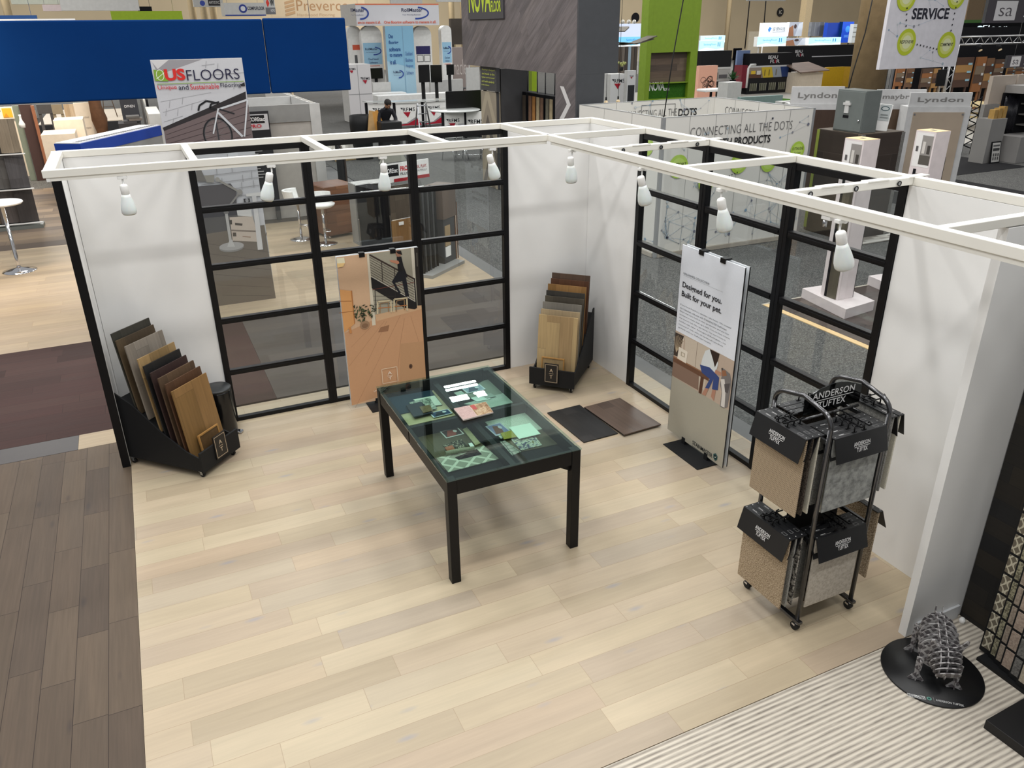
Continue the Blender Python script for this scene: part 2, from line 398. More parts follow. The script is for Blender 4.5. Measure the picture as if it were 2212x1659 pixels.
# white beam grid
zb0, zb1 = 2.389, 2.437
def beam(n, *a): return struct(bx(n, WHITEB, None, *a, .003))
beam('trim_2', -4.566, .055, -.004, .05, zb0, zb1)
beam('trim_3', .0, .055, -7.0, -.006, zb0, zb1)
beam('trim_4', -4.566, -.92, -.944, -.898, zb0, zb1)
beam('trim_5', -.944, -.896, -7.0, -.006, zb0, zb1)
beam('trim_6', -.894, -.002, -.944, -.896, zb0, zb1)
beam('trim_7', -4.562, -4.490, -.896, -.006, zb0 + .01, zb1)
n_ = 8
for x in (-3.647, -2.72, -1.80):
    beam('trim_%d' % n_, x - .026, x + .026, -.896, -.006, zb0 + .004, zb1); n_ += 1
for y in (-1.79, -2.713, -3.64, -4.56, -5.49):
    o = beam('trim_%d' % n_, -.894, -.002, y - .024, y + .024, zb0 + .004, zb1); n_ += 1
    if y in (-1.79, -3.64):
        for x in (-.78, -.45, -.12):
            MB().cyl((x, y - .0245, 2.412), (x, y - .032, 2.412), .011, 12).build('bolt', STEEL, o)
            MB().tube([(x + .013 * math.cos(a * .5236), y - .032, 2.412 + .013 * math.sin(a * .5236)) for a in range(13)], .003, 6).build('bolt', BLACK, o)
        for x in (-.70, -.36, -.04): bx('bracket', WHITEB, o, x, x + .16, y - .027, y + .027, 2.434, 2.441)
# lighting tracks under the inner beams
trk = T('light_track', 'white lighting track under the inner beam in front of the left wall', 'track', (-2.75, -.921, 2.389))
bx('rail', WHITEB, trk, -1.78, 1.8, -.017, .017, -.022, -.0005)
bx('end_cap', WHITEP, trk, -1.80, -1.78, -.019, .019, -.024, -.0005)
trk = T('light_track', 'white lighting track under the inner beam running toward the right front', 'track', (-.92, -3.9, 2.389))
bx('rail', WHITEB, trk, -.017, .017, -2.6, 2.9, -.022, -.0005)
bx('end_cap', WHITEP, trk, -.019, .019, 2.9, 2.92, -.024, -.0005)
t = NT('frosted_lamp_glass'); b = t.bsdf((.86, .86, .84, 1), .35, 0, .5); b.inputs['Transmission Weight'].default_value = 0
b.inputs['Subsurface Weight'].default_value = .2; FROST = t.m
def spot(mx, my, px, py, tx, ty, label):
    """track head: the mount hangs at (mx,my), the shade tilts toward (tx,ty)"""
    r = T('track_spotlight', label, 'spotlight', (mx, my, 2.367), 0, 'spotlights on the booth lighting tracks')
    MB().box(-.03, .03, -.016, .016, -.02, -.0005).cyl((.018, -.018, -.012), (.018, .018, -.012), .012, 10).build('track_adapter', WHITEP, r, .003)
    MB().tube([(0, 0, -.02), (0, 0, -.05), (px * .5, py * .5, -.065), (px, py, -.07)], .006, 8).build('arm', WHITEP, r)
    ax = Vector((tx, ty, -1)).normalized(); q = Vector((0, 0, -1)).rotation_difference(ax).to_matrix().to_4x4()
    c = Vector((px, py, -.05))
    MB().lathe([(.004, .0), (.02, -.002), (.026, -.012), (.026, -.062), (.024, -.066)], 20, c, q).build('lamp_cap', WHITEP, r)
    MB().lathe([(.0255, -.066), (.031, -.085), (.042, -.125), (.0485, -.165), (.047, -.19), (.040, -.2005), (.038, -.198), (.044, -.188), (.045, -.165), (.038, -.125), (.026, -.085)], 24, c, q).build('lamp_shade', FROST, r)
    return r
SP = [((263, 380), (0.0, -.035), (0, .05), 'white track spotlight leftmost, above the rack of nine boards'),
      ((598, 366), (-.02, -.03), (-.22, .1), 'white track spotlight left of the poster, in front of the first glazed column'),
      ((846, 346), (-.005, -.03), (.0, .12), 'white track spotlight above the brown wood floor poster'),
      ((1073, 322), (-.035, -.02), (.30, .12), 'white track spotlight by the right edge of the left glazing, tilted right'),
      ((1243, 322), (-.03, -.03), (.12, .1), 'white track spotlight seen against the bare white corner'),
      ((1384, 362), (-.03, -.03), (.28, .0), 'white track spotlight at the corner end of the right glazing'),
      ((1570, 405), (-.03, -.035), (.28, -.02), 'white track spotlight above the white pet poster'),
      ((1837, 470), (-.03, -.035), (.30, -.05), 'white track spotlight nearest the front on the right beam')]
for (u, v), (px, py), (tx, ty), lb in SP:
    p = P(u, v, z=2.367)
    if u < 1100: p.y = -.921
    else: p.x = -.92
    spot(p.x, p.y, px, py, tx, ty, lb)
p = P(1812, 462, z=2.367); r = T('track_adapter', 'small white empty track adapter beside the frontmost spotlight', 'adapter', (-.92, p.y, 2.367))
MB().box(-.014, .014, -.03, .03, -.022, -.0005).build('body', WHITEP, r, .003); MB().cyl((0, .012, -.022), (0, .012, -.06), .011, 12).build('socket', STEEL, r)
# ================================================================ glass-topped sample table
X0, X1, Y0, Y1, TZ = -2.672, -1.752, -3.0, -1.492, .770
tb = T('display_table', 'black square-legged display table with a glass top over four sample trays', 'table', ((X0 + X1) / 2, (Y0 + Y1) / 2, 0))
hx, hy = (X1 - X0) / 2, (Y1 - Y0) / 2
for sx_, sy_ in ((-1, -1), (1, -1), (1, 1), (-1, 1)):
    a, b = sorted((sx_ * hx, sx_ * (hx - .062))); c, d = sorted((sy_ * hy, sy_ * (hy - .062)))
    bx('leg', BLACK, tb, a, b, c, d, 0, TZ - .012, .003)
bx('apron', BLACK, tb, -hx + .063, hx - .063, -hy + .004, -hy + .028, .655, TZ - .013, .002)
bx('apron', BLACK, tb, -hx + .063, hx - .063, hy - .028, hy - .004, .655, TZ - .013, .002)
for s_ in (-1, 1):
    a, b = sorted((s_ * (hx - .004), s_ * (hx - .028)))
    bx('apron', BLACK, tb, a, b, -hy + .063, -.008, .650, TZ - .013, .002); bx('apron', BLACK, tb, a, b, .008, hy - .063, .650, TZ - .013, .002)
    bx('apron_joint', BLKM, tb, *sorted((s_ * (hx - .010), s_ * (hx - .030))), -.0075, .0075, .655, TZ - .015)
VELV = M('black_tray_lining', (9, 10, 12), .8, 0, .25)
bx('tray_floor', VELV, tb, -hx + .029, hx - .029, -hy + .029, hy - .029, .657, .667)
bx('tray_divider', BLACK, tb, -hx + .03, hx - .03, .02, .05, .668, TZ - .014)
bx('tray_divider', BLACK, tb, -.01, .03, -hy + .03, .019, .668, TZ - .04); bx('tray_divider', BLACK, tb, -.03, .012, .051, hy - .03, .668, TZ - .04)
TGL = glassmat('greenish_table_glass', (.80, .90, .87), .004, 1)
MB().box(-hx - .004, hx + .004, -hy - .004, hy + .004, TZ - .0115, TZ - .0015).build('glass_top', TGL, tb)
MB().prism([(hx - .063, -hy + .03, .6549), (hx - .063, -hy + .03, .60), (hx - .16, -hy + .03, .6549)], (0, .03, 0)).build('corner_bracket', BLACK, tb)
for a, b in ((-.30, -.22), (.40, .48)):
    for s_ in (-1, 1): bx('glass_clip', STEEL, tb, *sorted((s_ * (hx + .0045), s_ * (hx + .006))), a, b, TZ - .010, TZ - .006)
def T3(cx, cy, z): return P(800 + cx * .21700, 770 + cy * .21700, z=z)
def slab(name, label, cat, pts, z, th, mat, group=None, curl=0):
    """flat sample lying in a tray, corners read off the photograph on the tray plane"""
    w_ = [T3(x, y, z + th) for x, y in pts]; c = sum(w_, Vector()) / len(w_); c.z = z
    mb = MB(); mb.prism([(p.x - c.x, p.y - c.y, 0) for p in w_], (0, 0, th))
    o = mb.build(name, mat, None, .0015 if th > .005 else 0, loc=c); tag(o, label, cat, group); return o
def artslab(name, label, cat, pts, z, th, base, draw):
    """flat printed piece: a slab with a printed face drawn in its own axes (first side = along x)"""
    w_ = [T3(x, y, z + th) for x, y in pts]; o0 = w_[3]; ex = w_[2] - w_[3]; W_ = ex.length; ang = math.atan2(ex.y, ex.x); L_ = (w_[0] - w_[3]).length
    r = T(name, label, cat, (o0.x, o0.y, z), ang)
    bx('sheet', base, r, 0, W_, 0, L_, 0, th)
    a = Art(.0003); draw(a, W_, L_); o = a.build('print', r, (0, 0, th + .0004)); o.rotation_euler = (-math.pi / 2, 0, 0)
    return r
ZT = .668
NAVY = speckle('navy_pile', [(.3, (26, 38, 52)), (.6, (44, 62, 78))], 300); BEIG = M('beige_wood_veneer', (190, 176, 138), .6, 0, .3, .06, 14)
SAGE = speckle('sage_grey_pile', [(.3, (120, 128, 116)), (.7, (146, 152, 138))], 400); SAGL = speckle('pale_sage_weave', [(.3, (150, 164, 152)), (.7, (186, 196, 184))], 260)
slab('wood_sample_board', 'pale beige board at the bottom of the far left tray of the table', 'sample', [(290, 560), (640, 322), (870, 580), (375, 690)], ZT, .006, BEIG)
slab('carpet_sample', 'large slate blue carpet sample in the far left tray of the table', 'sample', [(165, 412), (605, 332), (715, 478), (270, 578)], ZT + .007, .007, NAVY)
slab('textile_swatch', 'cream textile swatch at the back of the far left tray', 'swatch', [(425, 428), (640, 388), (712, 478), (540, 500)], ZT + .015, .004, M('cream_cloth', (206, 214, 196), .8, 0, .2, .06, 60))
slab('textile_swatch', 'grey leaf patterned swatch in the middle of the far left tray', 'swatch', [(385, 458), (590, 408), (665, 520), (470, 540)], ZT + .020, .004, speckle('leaf_pattern_cloth', [(.42, (98, 108, 96)), (.5, (150, 160, 146)), (.6, (184, 190, 174))], 45, .8))
slab('sample_binder', 'square navy sample binder in the far left tray', 'binder', [(355, 485), (505, 447), (625, 555), (435, 600)], ZT + .025, .008, M('navy_cloth_cover', (22, 30, 44), .7))
slab('wood_chip', 'small brown wood chip on the navy binder', 'sample', [(487, 500), (590, 478), (625, 537), (525, 560)], ZT + .034, .006, M('brown_oak_chip', (112, 90, 56), .5, 0, .4, .25, 40))
def card(r0, c1, c2):
    def d(a, W_, L_):
        a.rect(0, 0, W_, L_, r0); a.rect(W_ * .06, L_ * .08, W_ * .94, L_ * .92, c1)
        a.poly([(W_ * .1, L_ * .1), (W_ * .6, L_ * .1), (W_ * .8, L_ * .7), (W_ * .35, L_ * .85)], c2); a.disc(W_ * .7, L_ * .6, W_ * .1, L_ * .16, r0)
    return d
PAPER = M('white_paper', (226, 232, 224), .7, 0, .3, .02)
artslab('photo_card', 'postcard with a blue night photo at the front of the far left tray', 'card', [(583, 565), (760, 518), (820, 565), (630, 610)], ZT + .014, .002, PAPER, card((205, 214, 216), (48, 66, 100), (26, 32, 50)))
slab('carpet_sample', 'large dark sage carpet sample in the far right tray of the table', 'sample', [(925, 345), (1190, 208), (1340, 350), (1075, 470)], ZT, .007, SAGE)
slab('carpet_sample', 'pale woven carpet sample in front in the far right tray', 'sample', [(930, 470), (1345, 357), (1458, 448), (1195, 508)], ZT + .0, .009, SAGL)
artslab('photo_card', 'postcard with a grey car photo at the back of the far right tray', 'card', [(900, 320), (1100, 280), (1150, 325), (965, 368)], ZT + .011, .002, PAPER, card((206, 216, 222), (150, 164, 180), (70, 82, 104)))
slab('textile_swatch', 'white fabric swatch left in the far right tray', 'swatch', [(995, 412), (1090, 390), (1205, 422), (1060, 448)], ZT + .011, .003, M('white_cloth', (206, 222, 212), .8))
slab('textile_swatch', 'grey fabric swatch right in the far right tray', 'swatch', [(1110, 385), (1200, 365), (1250, 395), (1160, 415)], ZT + .015, .003, M('grey_cloth', (148, 160, 150), .8))
slab('textile_swatch', 'pale strip swatch along the divider in the far right tray', 'swatch', [(830, 360), (905, 342), (985, 400), (900, 415)], ZT + .001, .003, M('pale_green_cloth', (170, 184, 172), .8))
WBRN = planks('dark_brown_oak_sample', [(84, 72, 50), (92, 80, 56), (76, 66, 46)], 'y', .13, 1.2, 0, .0006, (50, 42, 30), .16, .5)
slab('wood_sample_board', 'dark brown oak board filling the near left tray', 'sample', [(465, 805), (900, 706), (1285, 1000), (740, 1130)], ZT, .006, WBRN)
artslab('photo_card', 'photo card with a red figure in the near left tray', 'card', [(700, 745), (880, 708), (935, 770), (755, 815)], ZT + .008, .002, PAPER, card((200, 198, 190), (58, 40, 38), (134, 62, 50)))
slab('wood_sample_stick', 'grooved pale wood stick in the near left tray', 'sample', [(920, 722), (962, 703), (1098, 862), (1045, 882)], ZT + .008, .008, M('pale_olive_wood', (158, 150, 112), .5, 0, .3, .15, 40))
slab('textile_swatch', 'black and cream dashed swatch in the near left tray', 'swatch', [(720, 880), (905, 822), (990, 920), (840, 978)], ZT + .008, .006, speckle('dash_pattern', [(.45, (40, 36, 30)), (.55, (92, 86, 72)), (.66, (186, 178, 156))], 70, .9))
slab('leather_swatch', 'folded orange leather swatch in the near left tray', 'swatch', [(738, 905), (815, 880), (852, 935), (782, 958)], ZT + .015, .010, M('orange_leather', (156, 84, 50), .5, 0, .4, .15, 40))
slab('slate_tile', 'dark grey tile under the fabric roll in the near left tray', 'tile', [(840, 1005), (1060, 920), (1112, 975), (880, 1030)], ZT + .008, .005, M('dark_slate', (80, 84, 78), .6, 0, .3, .1, 30))
a_, b_ = T3(750, 975, ZT + .02), T3(1035, 925, ZT + .02)
o = MB().tube([a_ - a_, (b_ - a_) * .5 + Vector((0, 0, .003)), b_ - a_], .016, 12).build('fabric_roll', speckle('oatmeal_weave', [(.35, (140, 134, 112)), (.65, (182, 176, 154))], 220, .9), None, loc=a_ + Vector((0, 0, .007)))
tag(o, 'rolled oatmeal fabric sample in the near left tray', 'fabric')
t = NT('trellis_carpet'); sx = t.n('ShaderNodeSeparateXYZ'); t.set(sx.inputs[0], t.obj())
def diag(t, sx, a, b, s): return t.math('ABSOLUTE', t.math('SUBTRACT', t.math('FRACT', t.math('MULTIPLY', t.math(('ADD' if b > 0 else 'SUBTRACT'), sx.outputs[0], sx.outputs[1]), s)), .5))
m_ = t.math('LESS_THAN', t.math('MINIMUM', diag(t, sx, 1, 1, 8.5), diag(t, sx, 1, -1, 8.5)), .11)
t.bsdf(t.mix(m_, C((138, 140, 122)), C((196, 198, 178))), .9, 0, .2, bump=t.noise(t.obj(), 300, 2), bs=.2, bd=.003); TRELL = t.m
slab('carpet_sample', 'diamond patterned pale carpet sample at the front of the near left tray', 'sample', [(655, 1010), (1130, 885), (1282, 1016), (775, 1150)], ZT + .007, .006, TRELL)
slab('sample_tag', 'small white paper tag in the near left tray', 'tag', [(975, 865), (1010, 857), (1036, 893), (1000, 903)], ZT + .0145, .001, PAPER)
slab('wood_sample_board', 'brown oak board at the front of the near right tray', 'sample', [(1195, 720), (1740, 690), (1920, 860), (1480, 950)], ZT, .006, WBRN)
slab('carpet_sample', 'white textured carpet sample at the back of the near right tray', 'sample', [(1140, 650), (1580, 548), (1755, 710), (1300, 815)], ZT + .007, .007, speckle('white_loop_pile', [(.35, (160, 168, 152)), (.65, (208, 214, 198))], 150, .95))
artslab('magazine', 'magazine with a cowboy photo in the near right tray', 'magazine', [(1165, 690), (1330, 650), (1400, 750), (1250, 790)], ZT + .015, .004, PAPER, card((176, 180, 190), (110, 116, 150), (104, 62, 48)))
slab('textile_swatch', 'mustard yellow swatch in the near right tray', 'swatch', [(1295, 762), (1420, 730), (1470, 795), (1330, 822)], ZT + .020, .006, speckle('mustard_weave', [(.35, (128, 122, 50)), (.65, (170, 162, 78))], 200, .9))
slab('paper_sheet', 'blank white paper sheet on the samples in the near right tray', 'paper', [(1380, 705), (1590, 662), (1695, 770), (1480, 820)], ZT + .027, .001, M('mint_white_paper', (214, 232, 214), .7, 0, .3, .02))
slab('speckled_booklet', 'speckled grey booklet at the front of the near right tray', 'booklet', [(1400, 825), (1640, 790), (1710, 880), (1500, 932)], ZT + .007, .006, speckle('speckle_print', [(.42, (70, 66, 92)), (.5, (150, 154, 140)), (.56, (200, 204, 190)), (.64, (110, 102, 60))], 38, .7))
t = NT('hex_tile'); vo = t.n('ShaderNodeTexVoronoi', feature='DISTANCE_TO_EDGE'); vo.inputs['Scale'].default_value = 22; vo.inputs['Randomness'].default_value = .35; t.set(vo.inputs['Vector'], t.obj())
t.bsdf(t.mix(t.math('LESS_THAN', vo.outputs[0], .07), C((150, 152, 140)), C((60, 60, 54))), .5); HEX = t.m
slab('hexagon_tile_sheet', 'sheet of grey hexagon tiles in the near right tray', 'tile', [(1290, 848), (1340, 835), (1500, 945), (1412, 985)], ZT + .007, .006, HEX)
def T3g(cx, cy): return P(800 + cx * .217, 770 + cy * .217, z=TZ + .012)
w_ = [T3g(*q) for q in ((830, 517), (1150, 450), (1225, 552), (925, 630))]; c = sum(w_, Vector()) / 4
mg = T('catalogue', 'thick catalogue with a pink-grey cover lying on top of the glass', 'magazine', (c.x, c.y, TZ), 0)
MB().prism([(p.x - c.x, p.y - c.y, 0) for p in w_], (0, 0, .012)).build('pages', M('catalogue_paper', (190, 176, 168), .6), mg, .002)
def lerp(a, b, t_): return a + (b - a) * t_
def quadpt(s_, t_): return lerp(lerp(w_[0], w_[1], s_), lerp(w_[3], w_[2], s_), t_)
def cpoly(mb, pts, z): mb.face([(quadpt(a, b).x - c.x, quadpt(a, b).y - c.y, z) for a, b in pts])
mb = MB(); cpoly(mb, [(.01, .01), (.46, .01), (.46, .99), (.01, .99)], .0124); mb.build('cover', speckle('rose_grey_cover', [(.4, (158, 134, 130)), (.6, (178, 154, 148))], 120, .5), mg)
mb = MB(); cpoly(mb, [(.47, .01), (.99, .01), (.99, .99), (.47, .99)], .0124); mb.build('cover_photo', speckle('meadow_photo_print', [(.35, (104, 78, 48)), (.5, (140, 112, 80)), (.62, (176, 160, 130)), (.75, (90, 60, 40))], 40, .4), mg)
mb = MB(); cpoly(mb, [(.49, .05), (.62, .05), (.62, .45), (.49, .45)], .0128); mb.build('cover_title', M('red_print', (150, 50, 44), .5), mg)
# ================================================================ rolling racks of wood boards
def wboard(nm, cols, w=.1): return planks(nm, cols, 'z', w, .9, .02, .0008, tuple(int(c_ * .6) for c_ in cols[0]), .14, .42, 0, .35, tuple(int(c_ * .65) for c_ in cols[0]), plane='xz')
def logo_AT(a, W_, H_, col=(196, 176, 150), wd=.004, fr=True):
    if fr: a.frame(.02 * W_, .02 * H_, .98 * W_, .98 * H_, wd, col)
    a.text('A', W_ * .36, H_ * .58, W_ * .28, H_ * .19, col, .012); a.rect(W_ * .32, H_ * .485, W_ * .68, H_ * .508, col); a.text('T', W_ * .385, H_ * .23, W_ * .23, H_ * .19, col, .012)
def board_rack(O, rz, label, boards, W_=.43, badge_tilt=.12, flip=1, D=.78):
    r = T('sample_rack', label, 'display rack', (O[0], O[1], 0), rz)
    side = [(.0, .06), (.0, .18), (.12, .22), (.34, .36), (.58, .56), (.66, .60), (D - .04, .64), (D, .64), (D, .07)]
    for x in (0, W_ - .012): MB().prism([(x, y, z) for y, z in side], (.012, 0, 0)).build('side_panel', BLKM, r, .001)
    bx('base_plate', BLKM, r, .013, W_ - .013, .02, D - .01, .07, .085)
    MB().prism([(.013, .03, .086), (.013, .08, .105), (.013, .60, .53), (.013, .70, .60), (.013, .70, .57), (.013, .62, .50), (.013, .12, .086)], (W_ - .026, 0, 0)).build('stepped_tray', BLKM, r)
    bx('front_panel', BLKM, r, -.012, W_ + .012, -.022, -.003, .06, .235, .001)
    b = MB().box(-.07, .07, -.012, 0, 0, .20).build('badge', M('black_badge', (22, 20, 20), .35), r, .001, loc=(W_ * .5, -.024, .10))
    b.rotation_euler.x = -badge_tilt * .3
    a = Art(.0006); logo_AT(a, .124, .184); a.build('lettering', b, (-.062, -.0125, .008))
    for x, y in ((.03, .03), (W_ - .03, .03), (.03, D - .06), (W_ - .03, D - .06)):
        c_ = MB().box(-.02, .02, -.02, .02, .050, .069).box(-.014, -.010, -.012, .012, .02, .052).box(.010, .014, -.012, .012, .02, .052).build('caster', STEEL, r, loc=(x, y, 0))
        MB().cyl((-.009, 0, .0235), (.009, 0, .0235), .0232, 18).build('wheel', RUBBER, c_)
    M4 = Matrix.Translation((O[0], O[1], 0)) @ Matrix.Rotation(rz, 4, 'Z')
    for d, z, nm, cols, lb, wp in boards:
        th = .012; tilt = math.atan2(.078, .612); Lb = .617
        o = MB().box(-.195, .195, 0, th, 0, Lb).build('sample_board', wboard(nm, cols, wp), None, .001)
        o.matrix_world = M4 @ Matrix.Translation((W_ / 2, d, z)) @ Matrix.Rotation(-tilt, 4, 'X'); tag(o, lb, 'sample board', 'boards on ' + ('the left rack' if flip > 0 else 'the corner rack'))
    return r, M4
RK1 = [(.085, .117, 'honey_oak', [(130, 100, 60), (120, 92, 54), (138, 106, 66)], 'honey brown oak board with knots, frontmost on the left rack', .2),
       (.135, .168, 'chestnut_oak', [(78, 54, 38), (86, 60, 42)], 'chestnut brown board second from the front on the left rack', .13),
       (.190, .212, 'umber_oak', [(88, 70, 54), (78, 62, 48), (96, 76, 58)], 'umber brown board with a dark stripe, third on the left rack', .13),
       (.255, .249, 'plum_oak', [(54, 40, 38), (60, 44, 42)], 'plum brown board in the middle of the left rack', .13),
       (.310, .297, 'ink_black_oak', [(30, 30, 31), (36, 35, 35)], 'ink black board behind the plum one on the left rack', .13),
       (.352, .350, 'straw_oak', [(150, 124, 84), (166, 138, 96), (136, 112, 76)], 'straw coloured streaky board on the left rack', .1),
       (.450, .442, 'silver_oak', [(134, 126, 116), (124, 116, 106), (142, 134, 124)], 'silver grey wide plank board on the left rack', .13),
       (.528, .478, 'bark_oak', [(88, 74, 56), (78, 66, 52)], 'bark brown board second from the back on the left rack', .13),
       (.560, .532, 'graphite_oak', [(54, 54, 48), (62, 60, 54)], 'graphite dark board rearmost on the left rack', .13)]
RK2 = [(.100, .100, 'natural_oak', [(176, 150, 108), (190, 166, 122), (164, 138, 100)], 'natural oak board with knots, frontmost on the corner rack', .13),
       (.165, .135, 'sand_oak', [(178, 158, 124), (170, 150, 118)], 'sandy beige board second from the front on the corner rack', .13),
       (.222, .190, 'ash_grey_oak', [(128, 124, 116), (120, 116, 108)], 'ash grey board third on the corner rack', .13),
       (.295, .228, 'moss_grey_oak', [(82, 76, 64), (74, 68, 58)], 'dark moss grey board on the corner rack', .13),
       (.332, .272, 'coal_oak', [(52, 50, 46), (58, 55, 50)], 'coal grey board behind the moss grey one on the corner rack', .13),
       (.382, .322, 'amber_oak', [(140, 104, 58), (128, 94, 52), (150, 112, 66)], 'amber brown board on the corner rack', .13),
       (.478, .350, 'russet_oak', [(86, 56, 38), (78, 50, 34), (94, 62, 42)], 'russet brown board second from the back on the corner rack', .13),
       (.515, .398, 'cocoa_oak', [(84, 66, 54), (76, 60, 50), (92, 72, 58)], 'cocoa brown board rearmost on the corner rack', .13)]
r1, M1 = board_rack((-3.985, -.935), R(45), 'black rolling rack of nine wood boards by the left end wall', RK1)
r2, M2 = board_rack((-.9, -.545), R(-45), 'black rolling rack of eight wood boards standing in the corner', RK2, flip=-1, D=.735)
FRW = M('pale_oak_frame', (166, 124, 70), .5, 0, .4, .08, 30)
for M4, wx, lb, col in ((M1, .215, 'small oak framed wood chip behind the badge of the left rack', (92, 70, 44)), (M2, .2, 'small oak framed wood chip behind the badge of the corner rack', (150, 128, 92))):
    f = T('framed_sample', lb, 'frame'); f.matrix_world = M4 @ Matrix.Translation((wx, .045, .088)) @ Matrix.Rotation(-.13, 4, 'X')
    MB().box(-.115, -.103, -.008, .008, 0, .235).box(.103, .115, -.008, .008, 0, .235).box(-.103, .103, -.008, .008, .223, .235).box(-.103, .103, -.008, .008, 0, .012).build('frame', FRW, f, .001)
    bx('panel', M('chip_%d' % col[0], col, .5, 0, .4, .15, 25), f, -.1025, .1025, -.002, .007, .0125, .2225)
# ================================================================ pedal bin
bn = T('pedal_bin', 'black round pedal bin behind the left rack', 'bin', (-3.742, -.165, 0))
MB().lathe([(.118, .0), (.12, .02), (.12, .40), (.116, .415)], 36).build('body', M('glossy_black', (15, 15, 16), .18), bn)
MB().lathe([(.121, .4155), (.121, .428), (.112, .437), (.0001, .441)], 36).build('lid', M('bin_lid', (40, 42, 44), .4), bn)
MB().box(-.028, .028, -.165, -.115, .012, .022).box(-.03, .03, -.172, -.150, .006, .016).build('pedal', CHROME, bn, .003, rz=R(58))
# ================================================================ the two poster stands
class PArt(Art):
    """artwork whose corners are read off the photograph on the board's own plane"""
    def __init__(s, fn): super().__init__(.00007); s.fn = fn
    def pp(s, pts, col): return s.poly([s.fn(*q) for q in pts], col)
    def pl(s, pts, wd, col): return s.line([s.fn(*q) for q in pts], wd, col)
FOAM = M('white_foam_board', (222, 226, 230), .5); BEDGE = M('black_board_edge', (20, 20, 22), .5)
# -- poster with the staircase
PY, PX0, PX1, PZ0, PZ1 = -.215, -2.603, -1.865, .035, 1.452
ps = T('poster_stand', 'tall double-sided poster of a tan room with a staircase and oak floor', 'poster', ((PX0 + PX1) / 2, PY, 0))
hw = (PX1 - PX0) / 2
bx('base_plate', BLKM, ps, -.22, .22, -.17, .20, .0, .008, .001)
for x in (-.12, .12): bx('foot_clip', BLKM, ps, x - .02, x + .02, -.004, .042, .0085, .060)
bx('poster_board', FOAM, ps, -hw, hw, .0, .008, PZ0, PZ1); bx('poster_board', FOAM, ps, -hw, hw, .030, .038, PZ0, PZ1)
for x in (-.145, .135): MB().box(x - .025, x + .025, -.006, .044, PZ1 + .0005, PZ1 + .012).box(x - .025, x + .025, -.006, -.001, PZ1 - .028, PZ1 + .0004).build('top_clip', BLACK, ps, .001)
f1 = lambda cx, cy: ((lambda q: (q.x - (PX0 + PX1) / 2, q.z))(P(700 + cx * .27125, 520 + cy * .27125, y=PY - .001)))
A_ = PArt(f1); A_.rect(-hw, PZ0, hw, PZ1, (208, 174, 142))
def clipx(pts): return [(max(-hw, min(hw, x)), max(PZ0, min(PZ1, z))) for x, z in pts]
A_.pp = lambda pts, col: A_.poly(clipx([f1(*q) for q in pts]), col)
A_.pp([(355, 105), (760, 40), (800, 520), (400, 660)], (160, 156, 140))
A_.pp([(165, 735), (405, 625), (800, 505), (900, 1100), (200, 1400)], (196, 152, 116))
A_.pp([(405, 590), (800, 505), (800, 540), (420, 640)], (206, 170, 134))
for q in ([(215, 850), (380, 680)], [(200, 1000), (480, 640)], [(250, 1330), (610, 590)], [(330, 1000), (500, 640)], [(560, 1320), (610, 800), (640, 620)], [(800, 950), (690, 600)]): A_.pl(q, .0022, (160, 120, 90))
A_.pp([(610, 820), (790, 800), (840, 1080), (600, 1180)], (186, 146, 110)); A_.pp([(450, 690), (520, 670), (510, 720), (430, 730)], (150, 110, 82))
A_.disc(*f1(690, 1000), .018, .025, (96, 70, 54)); A_.disc(*f1(690, 1000), .009, .013, (64, 46, 38))
A_.pp([(340, 108), (356, 106), (412, 672), (384, 676)], (214, 206, 186))
A_.pp([(690, 60), (718, 55), (735, 500), (722, 480)], (212, 206, 190)); A_.pp([(716, 56), (770, 40), (800, 510), (745, 516)], (40, 36, 34))
A_.pl([(738, 95), (742, 205)], .006, (120, 116, 108))
A_.pp([(372, 288), (735, 492), (738, 538), (720, 545), (640, 535), (380, 378)], (30, 28, 30)); A_.pl([(374, 284), (736, 490)], .006, (196, 192, 180))
for k in range(9): A_.pl([(362 + k * 1.4, 112 + k * 20), (720, 305 + k * 21)], .0035 if k else .014, (60, 48, 44))
for x, y0, y1 in ((458, 165, 330), (560, 222, 395), (640, 262, 440)): A_.pl([(x, y0), (x + 8, y1)], .006, (50, 42, 40))
A_.pl([(718, 300), (735, 535)], .012, (26, 26, 28)); A_.pl([(385, 390), (720, 330)], .005, (110, 60, 52))
for k in range(4): A_.pl([(390 + k * 4, 440 + k * 34), (560 + k * 30, 440 + k * 26)], .003, (70, 64, 58))
A_.pl([(405, 380), (412, 560)], .006, (44, 40, 40)); A_.pl([(565, 400), (570, 480)], .006, (44, 40, 40))
A_.pp([(578, 128), (615, 125), (640, 240), (590, 256)], (24, 24, 28)); A_.disc(*f1(592, 100), .026, .032, (150, 108, 88)); A_.pp([(570, 85), (612, 78), (622, 112), (588, 104)], (28, 24, 26))
A_.pp([(520, 152), (590, 158), (600, 178), (585, 186), (530, 168)], (188, 130, 104)); A_.pp([(600, 190), (632, 200), (665, 285), (655, 292)], (30, 30, 34))
A_.pp([(585, 250), (642, 238), (662, 350), (676, 440), (650, 448), (622, 320), (562, 335), (600, 395), (612, 415), (595, 420), (540, 325)], (26, 28, 36))
for x0, x1, y0, y1 in ((425, 535, 485, 582), (556, 662, 465, 568)):
    A_.pl([(x0, y1), (x0 + 2, y0), (x1 - 4, y0 - 10), (x1, y1 - 12)], .014, (206, 192, 160)); A_.pl([(x0 + 20, y1 - 4), (x0 + 22, y0 + 14), (x1 - 24, y0 + 2), (x1 - 22, y1 - 16)], .008, (150, 122, 90)); A_.pl([(x0 + 4, y1 - 45), (x1, y1 - 55)], .008, (188, 120, 72))
